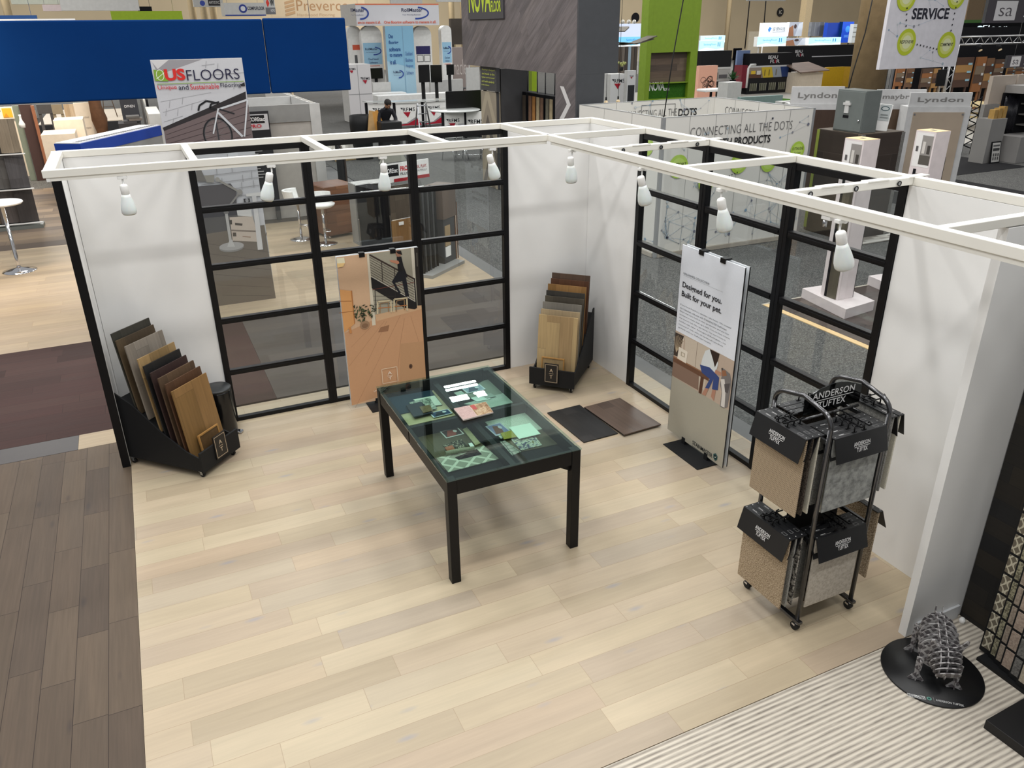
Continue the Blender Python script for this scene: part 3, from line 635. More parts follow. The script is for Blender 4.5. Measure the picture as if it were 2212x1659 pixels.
A_.pp([(95, 392), (212, 398), (243, 660), (110, 738)], (212, 156, 100)); A_.pp([(212, 398), (222, 396), (247, 656), (240, 664)], (176, 116, 66)); A_.pl([(120, 482), (218, 480)], .005, (150, 96, 56)); A_.pl([(120, 575), (228, 560)], .005, (150, 96, 56)); A_.pp([(195, 690), (212, 682), (222, 735), (204, 738)], (196, 136, 84))
A_.disc(*f1(325, 670), .044, .040, (158, 128, 100)); A_.disc(*f1(325, 676), .030, .022, (132, 102, 78))
rr = random.Random(3)
for k in range(70):
    x, y = rr.gauss(318, 42), rr.gauss(570, 38)
    if 236 < x < 400 and 490 < y < 650:
        q = f1(x, y); an = rr.uniform(0, 3.14); l_ = .018; A_.poly([(q[0] - l_ * math.cos(an), q[1] - l_ * math.sin(an)), (q[0] - .006 * math.sin(an), q[1] + .006 * math.cos(an)), (q[0] + l_ * math.cos(an), q[1] + l_ * math.sin(an)), (q[0] + .006 * math.sin(an), q[1] - .006 * math.cos(an))], rr.choice([(44, 54, 36), (62, 74, 48), (86, 98, 66), (34, 42, 30)]))
A_.pp([(98, 138), (158, 132), (165, 172), (150, 205), (104, 210)], (226, 220, 190)); A_.pp([(100, 180), (164, 176), (150, 205), (104, 212)], (230, 196, 136))
q0, q1 = f1(467, 1136), f1(578, 1000); A_.frame(q0[0], q0[1], q1[0], q1[1], .006, (226, 206, 180))
W_, H_ = q1[0] - q0[0], q1[1] - q0[1]
A_.text('A', q0[0] + W_ * .36, q0[1] + H_ * .56, W_ * .28, H_ * .20, (240, 228, 212), .012); A_.rect(q0[0] + W_ * .32, q0[1] + H_ * .46, q0[0] + W_ * .68, q0[1] + H_ * .485, (240, 228, 212)); A_.text('T', q0[0] + W_ * .385, q0[1] + H_ * .2, W_ * .23, H_ * .2, (240, 228, 212), .012)
q = f1(395, 1202); A_.text('UN', q[0], q[1], .034, .016, (236, 224, 208), .008)
A_.build('printed_graphic', ps, (0, -.0006, 0))
# -- poster with the dog
SX, SY0, SY1, SZ0, SZ1 = -.245, -1.905, -2.640, .04, 1.672
p2 = T('poster_stand', 'tall double-sided white poster about pets with a photo of a woman and dog', 'poster', (SX, (SY0 + SY1) / 2, 0), -math.pi / 2)
hw = (SY0 - SY1) / 2
bx('base_plate', BLKM, p2, -.21, .26, -.155, .14, .0, .008, .001)
for x in (-.14, .16): bx('foot_clip', BLKM, p2, x - .02, x + .02, -.006, .048, .0085, .066)
bx('poster_board', FOAM, p2, -hw, hw, .0, .009, SZ0, SZ1); bx('poster_board', FOAM, p2, -hw, hw, .040, .048, SZ0, SZ1)
for s_ in (-1, 1): bx('board_edge', BEDGE, p2, *sorted((s_ * (hw + .0004), s_ * (hw + .003))), .0, .009, SZ0, SZ1); bx('board_edge', BEDGE, p2, *sorted((s_ * (hw + .0004), s_ * (hw + .003))), .040, .048, SZ0, SZ1)
for x in (-.125, .13): MB().box(x - .028, x + .028, -.008, .056, SZ1 + .0005, SZ1 + .012).box(x - .028, x + .028, -.008, -.001, SZ1 - .025, SZ1 + .0004).build('top_clip', BLACK, p2, .001)
f2 = lambda cx, cy: ((lambda q: ((SY0 + SY1) / 2 - q.y, q.z))(P(1430 + cx * .31343, 510 + cy * .31343, x=SX - .001)))
B_ = PArt(f2)
def clip2(pts): return [(max(-hw, min(hw, x)), max(SZ0, min(SZ1, z))) for x, z in pts]
B_.pp = lambda pts, col: B_.poly(clip2([f2(*q) for q in pts]), col)
B_.rect(-hw, SZ0, hw, SZ1, (226, 231, 240))
zt = f2(282, 748)[1]; zc = (f2(52, 950)[1] + f2(445, 1195)[1]) / 2
B_.rect(-hw, SZ0, hw, zt, (186, 168, 152)); B_.rect(-hw, SZ0, hw, zc, (168, 164, 150))
B_.pp([(160, 690), (330, 775), (290, 1060), (150, 1000)], (200, 188, 172)); B_.pp([(395, 812), (487, 860), (455, 1190), (400, 1160)], (190, 172, 156))
B_.pl([(245, 735), (215, 1030)], .004, (120, 104, 92)); B_.pl([(150, 690), (140, 790)], .008, (226, 218, 204))
B_.pp([(70, 650), (152, 690), (108, 830), (55, 805)], (62, 52, 46))
for k in range(9): B_.pl([(98, 800), (80 + k * 9, 670 + abs(k - 4) * 6 + k * 3)], .004, (178, 160, 134))
B_.pp([(60, 815), (325, 962), (322, 1000), (52, 850)], (104, 72, 54)); B_.pp([(55, 850), (255, 962), (250, 1062), (48, 945)], (132, 108, 94))
B_.pp([(268, 965), (290, 975), (272, 1088), (252, 1080)], (86, 56, 42)); B_.pp([(60, 812), (325, 958), (326, 966), (60, 822)], (150, 108, 80))
B_.pp([(118, 762), (178, 798), (166, 878), (106, 842)], (226, 218, 204)); B_.pp([(132, 795), (160, 810), (156, 838), (130, 824)], (170, 160, 140)); B_.pp([(138, 803), (154, 812), (152, 830), (136, 822)], (222, 212, 198))
B_.pp([(300, 790), (335, 778), (372, 802), (388, 880), (368, 952), (330, 915), (268, 892), (280, 840)], (214, 220, 222)); B_.pp([(330, 778), (398, 812), (385, 862), (365, 905), (352, 850)], (46, 32, 28))
B_.pp([(370, 920), (420, 945), (415, 965), (362, 945)], (182, 136, 112))
B_.pp([(262, 885), (330, 905), (372, 950), (395, 975), (385, 1062), (345, 1055), (355, 985), (325, 1050), (296, 1050), (330, 985), (275, 940)], (52, 72, 128))
B_.pp([(300, 1046), (322, 1052), (300, 1100), (275, 1090)], (176, 130, 110)); B_.pp([(348, 1058), (372, 1062), (358, 1135), (338, 1105)], (176, 130, 110))
B_.pp([(410, 915), (425, 912), (470, 950), (478, 1000), (468, 1080), (452, 1180), (425, 1186), (400, 1172), (412, 1075), (400, 1020), (412, 965)], (120, 116, 116)); B_.pp([(412, 925), (440, 925), (448, 962), (418, 968)], (150, 104, 76))
B_.pp([(405, 985), (432, 985), (440, 1060), (432, 1182), (406, 1170), (415, 1080)], (214, 210, 206)); B_.pp([(430, 1020), (470, 1015), (455, 1085), (436, 1075)], (84, 80, 82)); B_.pp([(410, 910), (420, 908), (418, 930)], (40, 34, 32))
q = f2(150, 252); e_ = f2(328, 318); B_.text('UNLEASHED COLLECTION', q[0], q[1] - .012, e_[0] - q[0], .017, (84, 86, 92), .004, 1.1)
q = f2(150, 262); e_ = f2(424, 372); B_.rect(q[0], q[1] - .010, e_[0], q[1] - .0085, (150, 154, 160))
for s_, (x0, y0), (x1, y1) in (('Designed for you.', (141, 360), (412, 462)), ('Built for your pet.', (135, 425), (410, 525))):
    a_ = f2(x0, y0); b_ = f2(x1, y1); B_.text(s_, a_[0], (a_[1] + b_[1]) / 2 - .012, b_[0] - a_[0], .060, (40, 40, 46), .02)
body = ['If your best friend is a shedder, take heart. We created', 'the Unleashed collection with STAINMASTER PetProtect', 'fibers that have built-in stain protection and pet hair', 'resistance to make clean up a cinch. You can have a home', "that doesn't look like a pet home. You won't have to", 'sacrifice style either. Kensington & Buckingham - our', 'impressive 8" wide, white oak hardwoods coordinate', 'perfectly with our PetProtect carpets.']
a_ = f2(128, 468); b_ = f2(108, 622); x0 = a_[0]; zl = a_[1]; dz = (a_[1] - b_[1]) / 7; wl_ = f2(462, 640)[0] - x0
for k, s_ in enumerate(body): B_.text(s_, x0, zl - dz * k - .008, wl_ * len(s_) / 54.0, .015, (110, 114, 122), 0)
a_ = f2(212, 1415); b_ = f2(348, 1512); B_.text('STAINMASTER', a_[0], (f2(212, 1440)[1] + f2(348, 1520)[1]) / 2 - .002, b_[0] - a_[0], .036, (34, 38, 40), .01)
zz = (f2(208, 1455)[1] + f2(345, 1530)[1]) / 2; B_.line([(a_[0] - .005, zz), (b_[0] - .05, zz - .004), (b_[0] + .005, zz - .012)], .004, (34, 38, 40))
q = f2(369, 1522); B_.poly([(q[0] - .026, q[1] + .016), (q[0], q[1] + .034), (q[0] + .026, q[1] + .016), (q[0] + .022, q[1] - .016), (q[0], q[1] - .034), (q[0] - .022, q[1] - .016)], (46, 84, 84)); B_.disc(q[0], q[1], .018, .019, (24, 38, 42)); B_.line([(q[0] - .01, q[1]), (q[0] - .003, q[1] - .008), (q[0] + .011, q[1] + .008)], .004, (200, 214, 206))
B_.build('printed_graphic', p2, (0, -.0006, 0))
# ================================================================ two boards left on the floor
def floor_board(name, label, pts, cols, z=0):
    th = .012; w_ = [P(u, v, z=z + th) for u, v in pts]; ex = (w_[1] - w_[0]); L_ = ex.length; a = math.atan2(ex.y, ex.x); wd = ((w_[3] - w_[0]).length + (w_[2] - w_[1]).length) / 2
    o = MB().box(0, L_, -wd, 0, 0, th).build('sample_board', planks(name, cols, 'y', .128, 2, 0, .0007, (30, 26, 24), .16, .36), None, .001, loc=(w_[0].x, w_[0].y, z), rz=a)
    tag(o, label, 'sample board')
floor_board('charcoal_oak', 'charcoal black wood board lying on the floor beside the table', [(1182, 891), (1252, 874), (1340, 933), (1255, 957)], [(40, 40, 41), (46, 45, 45), (36, 36, 37)])
floor_board('espresso_oak', 'espresso brown wood board lying on the floor near the white poster', [(1262, 879), (1339, 859), (1428, 915), (1348, 940)], [(84, 68, 58), (96, 79, 68), (76, 62, 54), (90, 74, 64)], .0125)
# ================================================================ carpet sample rack
DKS = M('dark_chrome_tube', (96, 96, 98), .22, .9)
RX0, RX1, RY0, RY1 = -1.0, -.58, -4.26, -3.845
cr = T('carpet_rack', 'wheeled carpet sample rack with two dark chrome hoops and an arched black sign', 'display rack', ((RX0 + RX1) / 2, (RY0 + RY1) / 2, 0))
hx, hy = .21, .2075
for s_ in (-1, 1):
    pts = [(s_ * hx, -hy, .075), (s_ * hx, -hy, 1.32)]
    for k in range(7):
        a = R(180 - k * 11.5); pts.append((s_ * hx, -hy + .09 + .09 * math.cos(a), 1.32 + .085 * math.sin(a)))
    pts += [(s_ * hx, 0, 1.432)]
    for k in range(7):
        a = R(69 - k * 11.5); pts.append((s_ * hx, hy - .09 + .09 * math.cos(a), 1.32 + .085 * math.sin(a)))
    pts += [(s_ * hx, hy, 1.32), (s_ * hx, hy, .075)]
    MB().tube(pts, .0135, 10).build('hoop', DKS, cr)
    MB().box(s_ * hx - .015, s_ * hx + .015, -hy - .03, hy + .03, .055, .074).build('base_bar', DKS, cr, .002)
    for z in (.62, 1.245): bx('side_rail', DKS, cr, *sorted((s_ * (hx - .006), s_ * (hx + .010))), -hy + .015, hy - .015, z - .012, z + .012)
bx('base_bar', DKS, cr, -hx + .016, hx - .016, -.02, .02, .056, .073); bx('centre_panel', BLKM, cr, -hx + .02, hx - .02, -.012, .012, .074, 1.24)
for z in (.66, 1.285): MB().tube([(-hx, 0, z), (hx, 0, z)], .008, 8).build('cross_bar', DKS, cr)
ARC = [(-.205, 1.312), (.205, 1.312), (.205, 1.415)] + [(.205 * math.cos(R(90 * k / 8)) if 0 else .205 - .41 * k / 8, 1.415 + .052 * math.sin(math.pi * k / 8)) for k in range(1, 8)] + [(-.205, 1.415)]
sg = MB().prism([(x, -.006, z) for x, z in ARC], (0, .006, 0)).build('sign_panel', glassmat('smoked_acrylic', (.035, .035, .04), .05), cr)
def at_logo(a, x, z, wd, h, col=(222, 222, 222)):
    a.text('ANDERSON', x, z + h * .60, wd, h * .40, col, .012, 1.05); a.rect(x + wd * .02, z + h * .47, x + wd * .98, z + h * .52, col); a.text('TUFTEX', x + wd * .15, z, wd * .66, h * .40, col, .012, 1.05)
a = Art(.0006); at_logo(a, -.155, 1.335, .305, .098); a.build('lettering', sg, (0, -.0066, 0))
for x, y in ((-hx, -hy), (hx, -hy), (-hx, hy), (hx, hy)):
    c_ = MB().cyl((0, 0, .0545), (0, 0, .03), .012, 10).box(-.018, .018, -.004, .02, .034, .046).build('caster', CHROME, cr, loc=(x, y, 0))
    MB().cyl((-.013, .008, .0265), (.013, .008, .0265), .026, 18).build('wheel', RUBBER, c_)
HDR = M('black_header_card', (20, 21, 24), .5)
def hang_sample(loc, rz, label, mat, hgt, wd=.375, logo=True, flap=.135, out=.055, th=.011, grp=None):
    """loc = top front edge of the header card, local -Y is the front"""
    r = T('carpet_sample', label, 'carpet sample', loc, rz, grp); hw = wd / 2
    h = MB().prism([(-hw, 0, 0), (-hw, .041, 0), (-hw, .041, -.006), (-hw, .003, -.006), (-hw, -out, -flap), (-hw, -out - .003, -flap)], (wd, 0, 0)).build('header_card', HDR, r)
    sl = math.hypot(out, flap); a = Art(.0006); at_logo(a, -.058, -sl * .72, .116, sl * .40); o = a.build('lettering', h, (0, -.0035, 0)); o.rotation_euler = (-math.atan2(out, flap), 0, 0)
    a = Art(.0006); a.frame(hw - .075, .010, hw - .045, .028, .0015, (150, 150, 150)); a.rect(-hw + .05, .022, -hw + .085, .026, (190, 190, 190)); a.rect(-hw + .05, .016, -hw + .12, .018, (130, 130, 130)); a.disc(-hw + .012, .012, .003, .003, (210, 210, 210), 8); a.disc(hw - .012, .012, .003, .003, (210, 210, 210), 8)
    o = a.build('top_print', h, (0, 0, .0008)); o.rotation_euler = (-math.pi / 2, 0, 0)
    MB().box(-hw + .008, hw - .004, .010, .010 + th, -hgt, -.0065).build('carpet', mat, r, .004)
    for q in (-.035, .035): MB().box(q - .015, q + .015, .012, .020, .0005, .004).tube([(q, .016, .003), (q, .016, .030), (q, .035, .034)], .004, 6).build('hook', BLACK, r)
    return r
TAN = speckle('tan_ribbed_loop', [(.32, (112, 96, 78)), (.46, (160, 142, 120)), (.7, (178, 160, 138))], 190, .95, 2)
t = NT('tan_dotted_loop'); sx = t.n('ShaderNodeSeparateXYZ'); t.set(sx.inputs[0], t.obj())
wv = t.math('SINE', t.math('MULTIPLY', t.math('ADD', sx.outputs[2], t.math('MULTIPLY', sx.outputs[0], .28)), 520)); wv2 = t.math('SINE', t.math('MULTIPLY', sx.outputs[0], 620))
mm = t.math('MULTIPLY', t.math('ADD', wv, 1), t.math('MULTIPLY_ADD', wv2, .5, .5))
t.bsdf(t.mix(t.rng(mm, .9, 1.7, 0, .9), C((172, 154, 130)), C((112, 96, 80))), .95, 0, .15, bump=mm, bs=.4, bd=.004); TAN = t.m
GRYC = speckle('grey_patterned_pile', [(.36, (116, 118, 116)), (.5, (146, 148, 146)), (.64, (166, 167, 164))], 26, .95, 6); FRZ = speckle('brown_frieze', [(.34, (88, 72, 54)), (.48, (150, 132, 108)), (.62, (196, 180, 156))], 210, .95, 2)
CRM = speckle('cream_plush', [(.36, (166, 158, 146)), (.52, (184, 177, 166)), (.66, (194, 188, 177))], 60, .95, 5); DKC = speckle('dark_umber_pile', [(.4, (44, 38, 34)), (.6, (88, 80, 72))], 150); IVO = speckle('ivory_loop', [(.4, (184, 180, 164)), (.6, (208, 204, 190))], 200); SIL = speckle('silver_twist', [(.4, (120, 120, 116)), (.6, (156, 155, 150))], 160); PAT = speckle('black_white_pattern_loop', [(.46, (54, 52, 50)), (.54, (160, 156, 148))], 60)
cy_ = (RY0 + RY1) / 2 - .005; cx_ = (RX0 + RX1) / 2
LU = [(TAN, 'tan dotted carpet sample, outermost on the upper left side of the carpet rack'), (DKC, 'dark umber carpet sample second on the upper left side of the carpet rack'), (IVO, 'ivory carpet sample third on the upper left side of the carpet rack')]
LL = [(FRZ, 'brown flecked shaggy carpet sample, outermost on the lower left side of the carpet rack'), (SIL, 'silver carpet sample second on the lower left side of the carpet rack'), (PAT, 'black and white patterned carpet sample third on the lower left side of the rack')]
for k, (m_, lb) in enumerate(LU): hang_sample((-1.148 + k * .043, cy_, 1.293 + k * .0), -math.pi / 2, lb, m_, .485, out=.03, grp='samples hanging on the carpet rack')
for k, (m_, lb) in enumerate(LL): hang_sample((-1.148 + k * .043, cy_, .668), -math.pi / 2, lb, m_, .485, out=.03, grp='samples hanging on the carpet rack')
FU = [(GRYC, 'grey tufted carpet sample, frontmost of the upper set on the carpet rack'), (IVO, 'ivory carpet sample behind the grey tufted one on the carpet rack'), (SIL, 'silver carpet sample third in the upper front set of the carpet rack'), (CRM, 'cream carpet sample nearest the arched sign in the upper front set')]
for k, (m_, lb) in enumerate(FU): hang_sample((cx_ - .005, -4.280 + k * .043, 1.272), 0, lb, m_, .465 + (.03 if k == 1 else 0), .37, out=.035, grp='samples hanging on the carpet rack')
FL = [(CRM, 'cream plush carpet sample, frontmost of the lower set on the carpet rack'), (DKC, 'dark umber carpet sample behind the cream one in the lower front set'), (SIL, 'silver carpet sample third in the lower front set of the carpet rack')]
for k, (m_, lb) in enumerate(FL): hang_sample((cx_ - .005, -4.280 + k * .043, .642), 0, lb, m_, .485, .37, out=.04, grp='samples hanging on the carpet rack')
for k, (m_, lb) in enumerate([(IVO, 'ivory carpet sample outermost on the right side of the carpet rack'), (SIL, 'silver carpet sample second on the upper right side of the carpet rack')]): hang_sample((-.44 - k * .05, cy_, 1.285), math.pi / 2, lb, m_, .485, out=.03, grp='samples hanging on the carpet rack')
hang_sample((-.44, cy_, .655), math.pi / 2, 'brown flecked carpet sample on the lower right side of the carpet rack', FRZ, .485, grp='samples hanging on the carpet rack')
for k, lb in enumerate(('dark carpet sample outermost on the back of the carpet rack', 'dark carpet sample second on the back of the carpet rack', 'dark carpet sample third on the back of the carpet rack, by the sign')): hang_sample((cx_, -3.835 - k * .046, 1.28), math.pi, lb, DKC, .47, .37, out=.03, grp='samples hanging on the carpet rack')
for nm, a_, b_ in (('left', (-hx, 0, 1.312), (-hx - .15, 0, 1.312)), ('front', (.02, -.02, 1.30), (.02, -.225, 1.30)), ('right', (hx, 0, 1.31), (hx + .16, 0, 1.31)), ('left', (-hx, 0, .69), (-hx - .15, 0, .69)), ('front', (.02, -.02, .675), (.02, -.225, .675))):
    a_, b_ = Vector(a_), Vector(b_); d = (b_ - a_).normalized(); s2 = Vector((-d.y, d.x, 0)) * .028
    mb = MB()
    for q in (s2, -s2): mb.tube([a_ + q, b_ + q, b_ + q + d * .012 + Vector((0, 0, .010)), b_ + q + Vector((0, 0, .022)), b_ + q - d * .01 + Vector((0, 0, .012))], .0042, 7)
    mb.bar(a_ + s2 + d * .05, a_ - s2 + d * .05, .006, .008); mb.bar(a_ + s2 + d * .1, a_ - s2 + d * .1, .006, .008)
    mb.build('hanger_arm', BLACK, cr)
# ================================================================ slotted animal sculpture on a round base
AN = T('slotted_animal_sculpture', 'grey interlocking slotted-panel animal figure standing on a round black base', 'sculpture', (-.572, -4.838, .0))
bs_ = MB().lathe([(.001, 0), (.255, 0), (.257, .004), (.255, .011), (.001, .012)], 64).build('base', M('black_base_disc', (13, 14, 17), .45), AN)
a = Art(.0005)
q0 = P(1960, 1502, z=.012) - Vector((-.572, -4.838, 0)); q1 = P(2083, 1527, z=.012) - Vector((-.572, -4.838, 0)); L_ = (q1 - q0).length; an = math.atan2(q1.y - q0.y, q1.x - q0.x)
a.text('STAINMASTER', 0, 0, L_ * .33, .017, (214, 216, 216), .01); a.rect(0, -.006, L_ * .33, -.0035, (214, 216, 216)); a.disc(L_ * .39, .007, .012, .012, (120, 170, 156), 14); a.disc(L_ * .39, .007, .007, .007, (40, 84, 78), 12)
a.rect(L_ * .465, -.012, L_ * .470, .024, (170, 170, 170)); a.text('ANDERSON TUFTEX', L_ * .505, -.002, L_ * .49, .014, (214, 216, 216), .012, 1.1)
o = a.build('lettering', bs_, (q0.x, q0.y, .0126)); o.rotation_euler = (-math.pi / 2, 0, an)
q = P(2027, 1447, z=.012) - Vector((-.572, -4.838, 0)); a = Art(.0005); a.frame(-.016, -.016, .016, .016, .0022, (150, 150, 150)); a.frame(-.009, -.009, .009, .009, .0018, (150, 150, 150)); a.rect(-.002, -.005, .002, .005, (170, 170, 170))
o = a.build('badge_print', bs_, (q.x, q.y, .0126)); o.rotation_euler = (-math.pi / 2, 0, an)
t = NT('lattice_panel'); sx = t.n('ShaderNodeSeparateXYZ'); t.set(sx.inputs[0], t.obj())
u_ = t.math('MULTIPLY', sx.outputs[0], 1.4)
d1 = t.math('ABSOLUTE', t.math('SUBTRACT', t.math('FRACT', t.math('MULTIPLY', t.math('ADD', u_, sx.outputs[2]), 20)), .5)); d2 = t.math('ABSOLUTE', t.math('SUBTRACT', t.math('FRACT', t.math('MULTIPLY', t.math('SUBTRACT', u_, sx.outputs[2]), 20)), .5))
t.bsdf(t.mix(t.math('LESS_THAN', t.math('MINIMUM', d1, d2), .17), C((92, 88, 90)), C((158, 156, 156))), .6, 0, .35); LAT = t.m
AA = R(225)  # heading: the animal faces -x -y
AM = Matrix.Rotation(AA, 4, 'Z')
def aslice(name, f, w_, zc, h_, tilt=0, yaw=0, side=0, extra=None, sq=2.4, par=None):
    """cross plate: superellipse of half width w_, half height h_ at distance f along the body"""
    pts = []
    for k in range(28):
        a_ = 2 * math.pi * k / 28; c_, s_ = math.cos(a_), math.sin(a_)
        pts.append(Vector((0, w_ * math.copysign(abs(c_) ** (2 / sq), c_), h_ * math.copysign(abs(s_) ** (2 / sq), s_))))
    if extra: pts = extra(pts)
    m4 = AM @ Matrix.Translation((f, side, zc)) @ Matrix.Rotation(yaw, 4, 'Z') @ Matrix.Rotation(tilt, 4, 'Y')
    return MB().prism([m4 @ p for p in pts], m4.to_3x3() @ Vector((.0055, 0, 0))).build(name, LAT, AN)
for f, w_, zc, h_ in ((-.155, .062, .215, .070), (-.125, .082, .212, .086), (-.09, .092, .206, .094), (-.055, .096, .198, .094), (-.02, .098, .192, .092), (.015, .102, .186, .090), (.05, .104, .184, .088), (.08, .098, .184, .082)): aslice('body_plate', f, w_, zc, h_)
def ears(pts):
    out = []
    for p in pts:
        out.append(p)
    return out
m4 = AM @ Matrix.Translation((.09, .012, .205)) @ Matrix.Rotation(.25, 4, 'Z') @ Matrix.Rotation(.18, 4, 'Y')
ep = [(-.060, -.060), (.060, -.060), (.082, .0), (.078, .045), (.096, .10), (.094, .122), (.080, .125), (.056, .082), (.03, .072), (-.03, .072), (-.056, .082), (-.080, .125), (-.094, .122), (-.096, .10), (-.078, .045), (-.082, .0)]
MB().prism([m4 @ Vector((0, y, z)) for y, z in ep], m4.to_3x3() @ Vector((.0055, 0, 0))).build('ear_plate', LAT, AN)
for k, (f, w_, zc, h_) in enumerate(((.108, .086, .205, .070), (.130, .080, .196, .066), (.150, .074, .186, .060), (.168, .068, .175, .056), (.184, .060, .162, .052))): aslice('head_plate', f, w_, zc, h_, .30 + k * .08, .25, .012 + k * .004)
for s_ in (-.017, .017):
    prof = [(-.180, .312), (-.172, .322), (-.163, .292), (-.12, .302), (-.06, .296), (0, .288), (.05, .280), (.095, .275), (.135, .262), (.170, .238), (.190, .21), (.196, .17), (.186, .125), (.16, .12), (.12, .128), (.05, .110), (-.06, .112), (-.13, .135), (-.165, .18)]
    MB().prism([AM @ Vector((f, s_ - .00275, z)) for f, z in prof], AM.to_3x3() @ Vector((0, .0055, 0))).build('spine_plate', LAT, AN)
for f, s_, tz in ((.10, -1, .17), (.10, 1, .17), (-.125, -1, .20), (-.125, 1, .20)):
    y0 = .093 * s_; pts = [(y0 - .018, tz), (y0 + .018, tz), (y0 + .016, .10), (y0 + .012, .06), (y0 + .040, .020), (y0 + .034, .0128), (y0, .022), (y0 - .034, .0128), (y0 - .040, .020), (y0 - .012, .06), (y0 - .016, .10)]
    MB().prism([AM @ Vector((f, y, z)) for y, z in pts], AM.to_3x3() @ Vector((.0055, 0, 0))).prism([AM @ Vector((f + x, y0 - .00275, z)) for x, z in ((-.035, tz - .01), (.03, tz - .01), (.016, .08), (.012, .0128), (-.010, .0128), (-.012, .08))], AM.to_3x3() @ Vector((0, .0055, 0))).build('leg', LAT, AN)
# ================================================================ next bay on the right: dark plank wall, tile tower, plinth
DWL = planks('dark_mixed_planks', [(22, 22, 23), (44, 38, 30), (26, 26, 27), (20, 20, 21), (50, 43, 33), (30, 28, 26)], 'y', .115, .62, .03, .0012, (12, 12, 12), .18, .6, plane='yz')
struct(bx('wall_right_bay', DWL, None, -.026, .04, -7.5, -4.590, .0, 2.388))
TW = T('carpet_tile_tower', 'stepped black display of small carpet tiles against the dark plank wall', 'display rack', (-.15, -5.2, 0))
bx('foot_plate', BLKM, TW, -.12, .09, -.30, .32, 0, .02)
TL = [speckle('taupe_trellis_tile', [(.47, (92, 84, 70)), (.53, (190, 182, 162))], 36, .95, 1), speckle('ochre_bead_tile', [(.45, (96, 92, 76)), (.55, (150, 146, 122))], 90, .95, 2), speckle('mushroom_tile', [(.4, (128, 116, 104)), (.6, (156, 144, 130))], 90), speckle('rose_taupe_tile', [(.4, (140, 124, 112)), (.6, (166, 150, 136))], 80), speckle('slate_tile_pile', [(.4, (88, 86, 84)), (.6, (120, 118, 114))], 90), speckle('sand_tile', [(.4, (158, 148, 132)), (.6, (180, 170, 152))], 90)]
t = NT('trellis_tile'); sx = t.n('ShaderNodeSeparateXYZ'); t.set(sx.inputs[0], t.obj())
s1 = t.math('MULTIPLY', t.math('SINE', t.math('MULTIPLY', sx.outputs[2], 52)), .018)
l1 = t.math('ABSOLUTE', t.math('SUBTRACT', t.math('FRACT', t.math('MULTIPLY', t.math('ADD', sx.outputs[1], s1), 22)), .5)); l2 = t.math('ABSOLUTE', t.math('SUBTRACT', t.math('FRACT', t.math('MULTIPLY', t.math('SUBTRACT', sx.outputs[1], s1), 22)), .5))
t.bsdf(t.mix(t.math('LESS_THAN', t.math('MINIMUM', l1, l2), .11), C((104, 97, 84)), C((184, 178, 158))), .95, 0, .15); TL[0] = t.m
ys = [-4.842, -4.905, -4.945, -4.986, -5.048, -5.10, -5.16]; ws = [.068, .040, .044, .064, .052, .06]
for k in range(6):
    x = -.045 - .012 * k
    bd_ = bx('page_board', BLKM, TW, x - .007, x, ys[k] + 5.2 - .40 + .33, ys[k] + 5.2, .0205, 1.62) if False else bx('page_board', BLKM, TW, x - .007, x, ys[k + 1] + 5.2 - .06, ys[k] + 5.2, .0205, 1.62)
    for r_ in range(12):
        z = .055 + r_ * .1285
        MB().box(x - .014, x - .0075, ys[k] + 5.2 - .010 - ws[k], ys[k] + 5.2 - .010, z, z + .112).build('tile', TL[k], bd_, .003)
pl = MB().prism([(0, 0, 0), (.46, .015, 0), (.46, -.5, 0), (.014, -.215, 0)], (0, 0, .056)).build('display_plinth', M('black_plinth', (14, 14, 16), .5), None, .002, loc=(-.66, -5.212, 0))
tag(pl, 'low black plinth on the ribbed carpet at the lower right corner', 'plinth')
wh = MB().lathe([(.001, 0), (.016, 0), (.018, .02), (.010, .034), (.001, .036)], 14).build('floor_stop', WHITEP, None, loc=(-.075, -4.640, 0)); tag(wh, 'small white floor fitting at the end of the skirting', 'fitting')
# ================================================================ hall shell
TANW = M('tan_hall_wall', (184, 168, 140), .75, 0, .3, .04, .4)
struct(bx('wall_hall_back', TANW, None, -60, 90, 62, 62.3, -.12, 16)); struct(bx('wall_hall_right', TANW, None, 78, 78.3, -20, 61.9, -.12, 16)); struct(bx('wall_hall_left', TANW, None, -45, -44.7, 0, 61.9, -.12, 16))
GREEN = M('lime_panel', (160, 190, 30), .5); LGRY = M('light_grey_panel', (196, 196, 194), .5); MGRY = M('mid_grey_panel', (140, 140, 138), .5); DGRY = M('dark_grey_panel', (62, 62, 64), .55); NBLK = M('black_fabric_wall', (18, 18, 22), .8, 0, .2)
WARMW = M('warm_white_panel', (226, 212, 192), .55); NAVB = M('royal_blue_fabric', (4, 46, 100), .85, 0, .08, .06, 1.2); BWOOD = planks('warm_cabinet_oak', [(126, 84, 56), (138, 94, 64), (116, 76, 50)], 'x', .2, 1.2, 0, .001, (80, 52, 34), .16, .5, plane='xz')
def mid(y, u0, v0, u1, v1):
    vm = (v0 + v1) / 2; um = (u0 + u1) / 2
    return P(u0, vm, y=y).x, P(u1, vm, y=y).x, P(um, v1, y=y).z, P(um, v0, y=y).z
def midx(x, u0, v0, u1, v1):
    vm = (v0 + v1) / 2; um = (u0 + u1) / 2
    return P(u0, vm, x=x).y, P(u1, vm, x=x).y, P(um, v1, x=x).z, P(um, v0, x=x).z
inkl = lambda e: inkmat('backlit_ink_%d' % int(e * 10), .5, e)
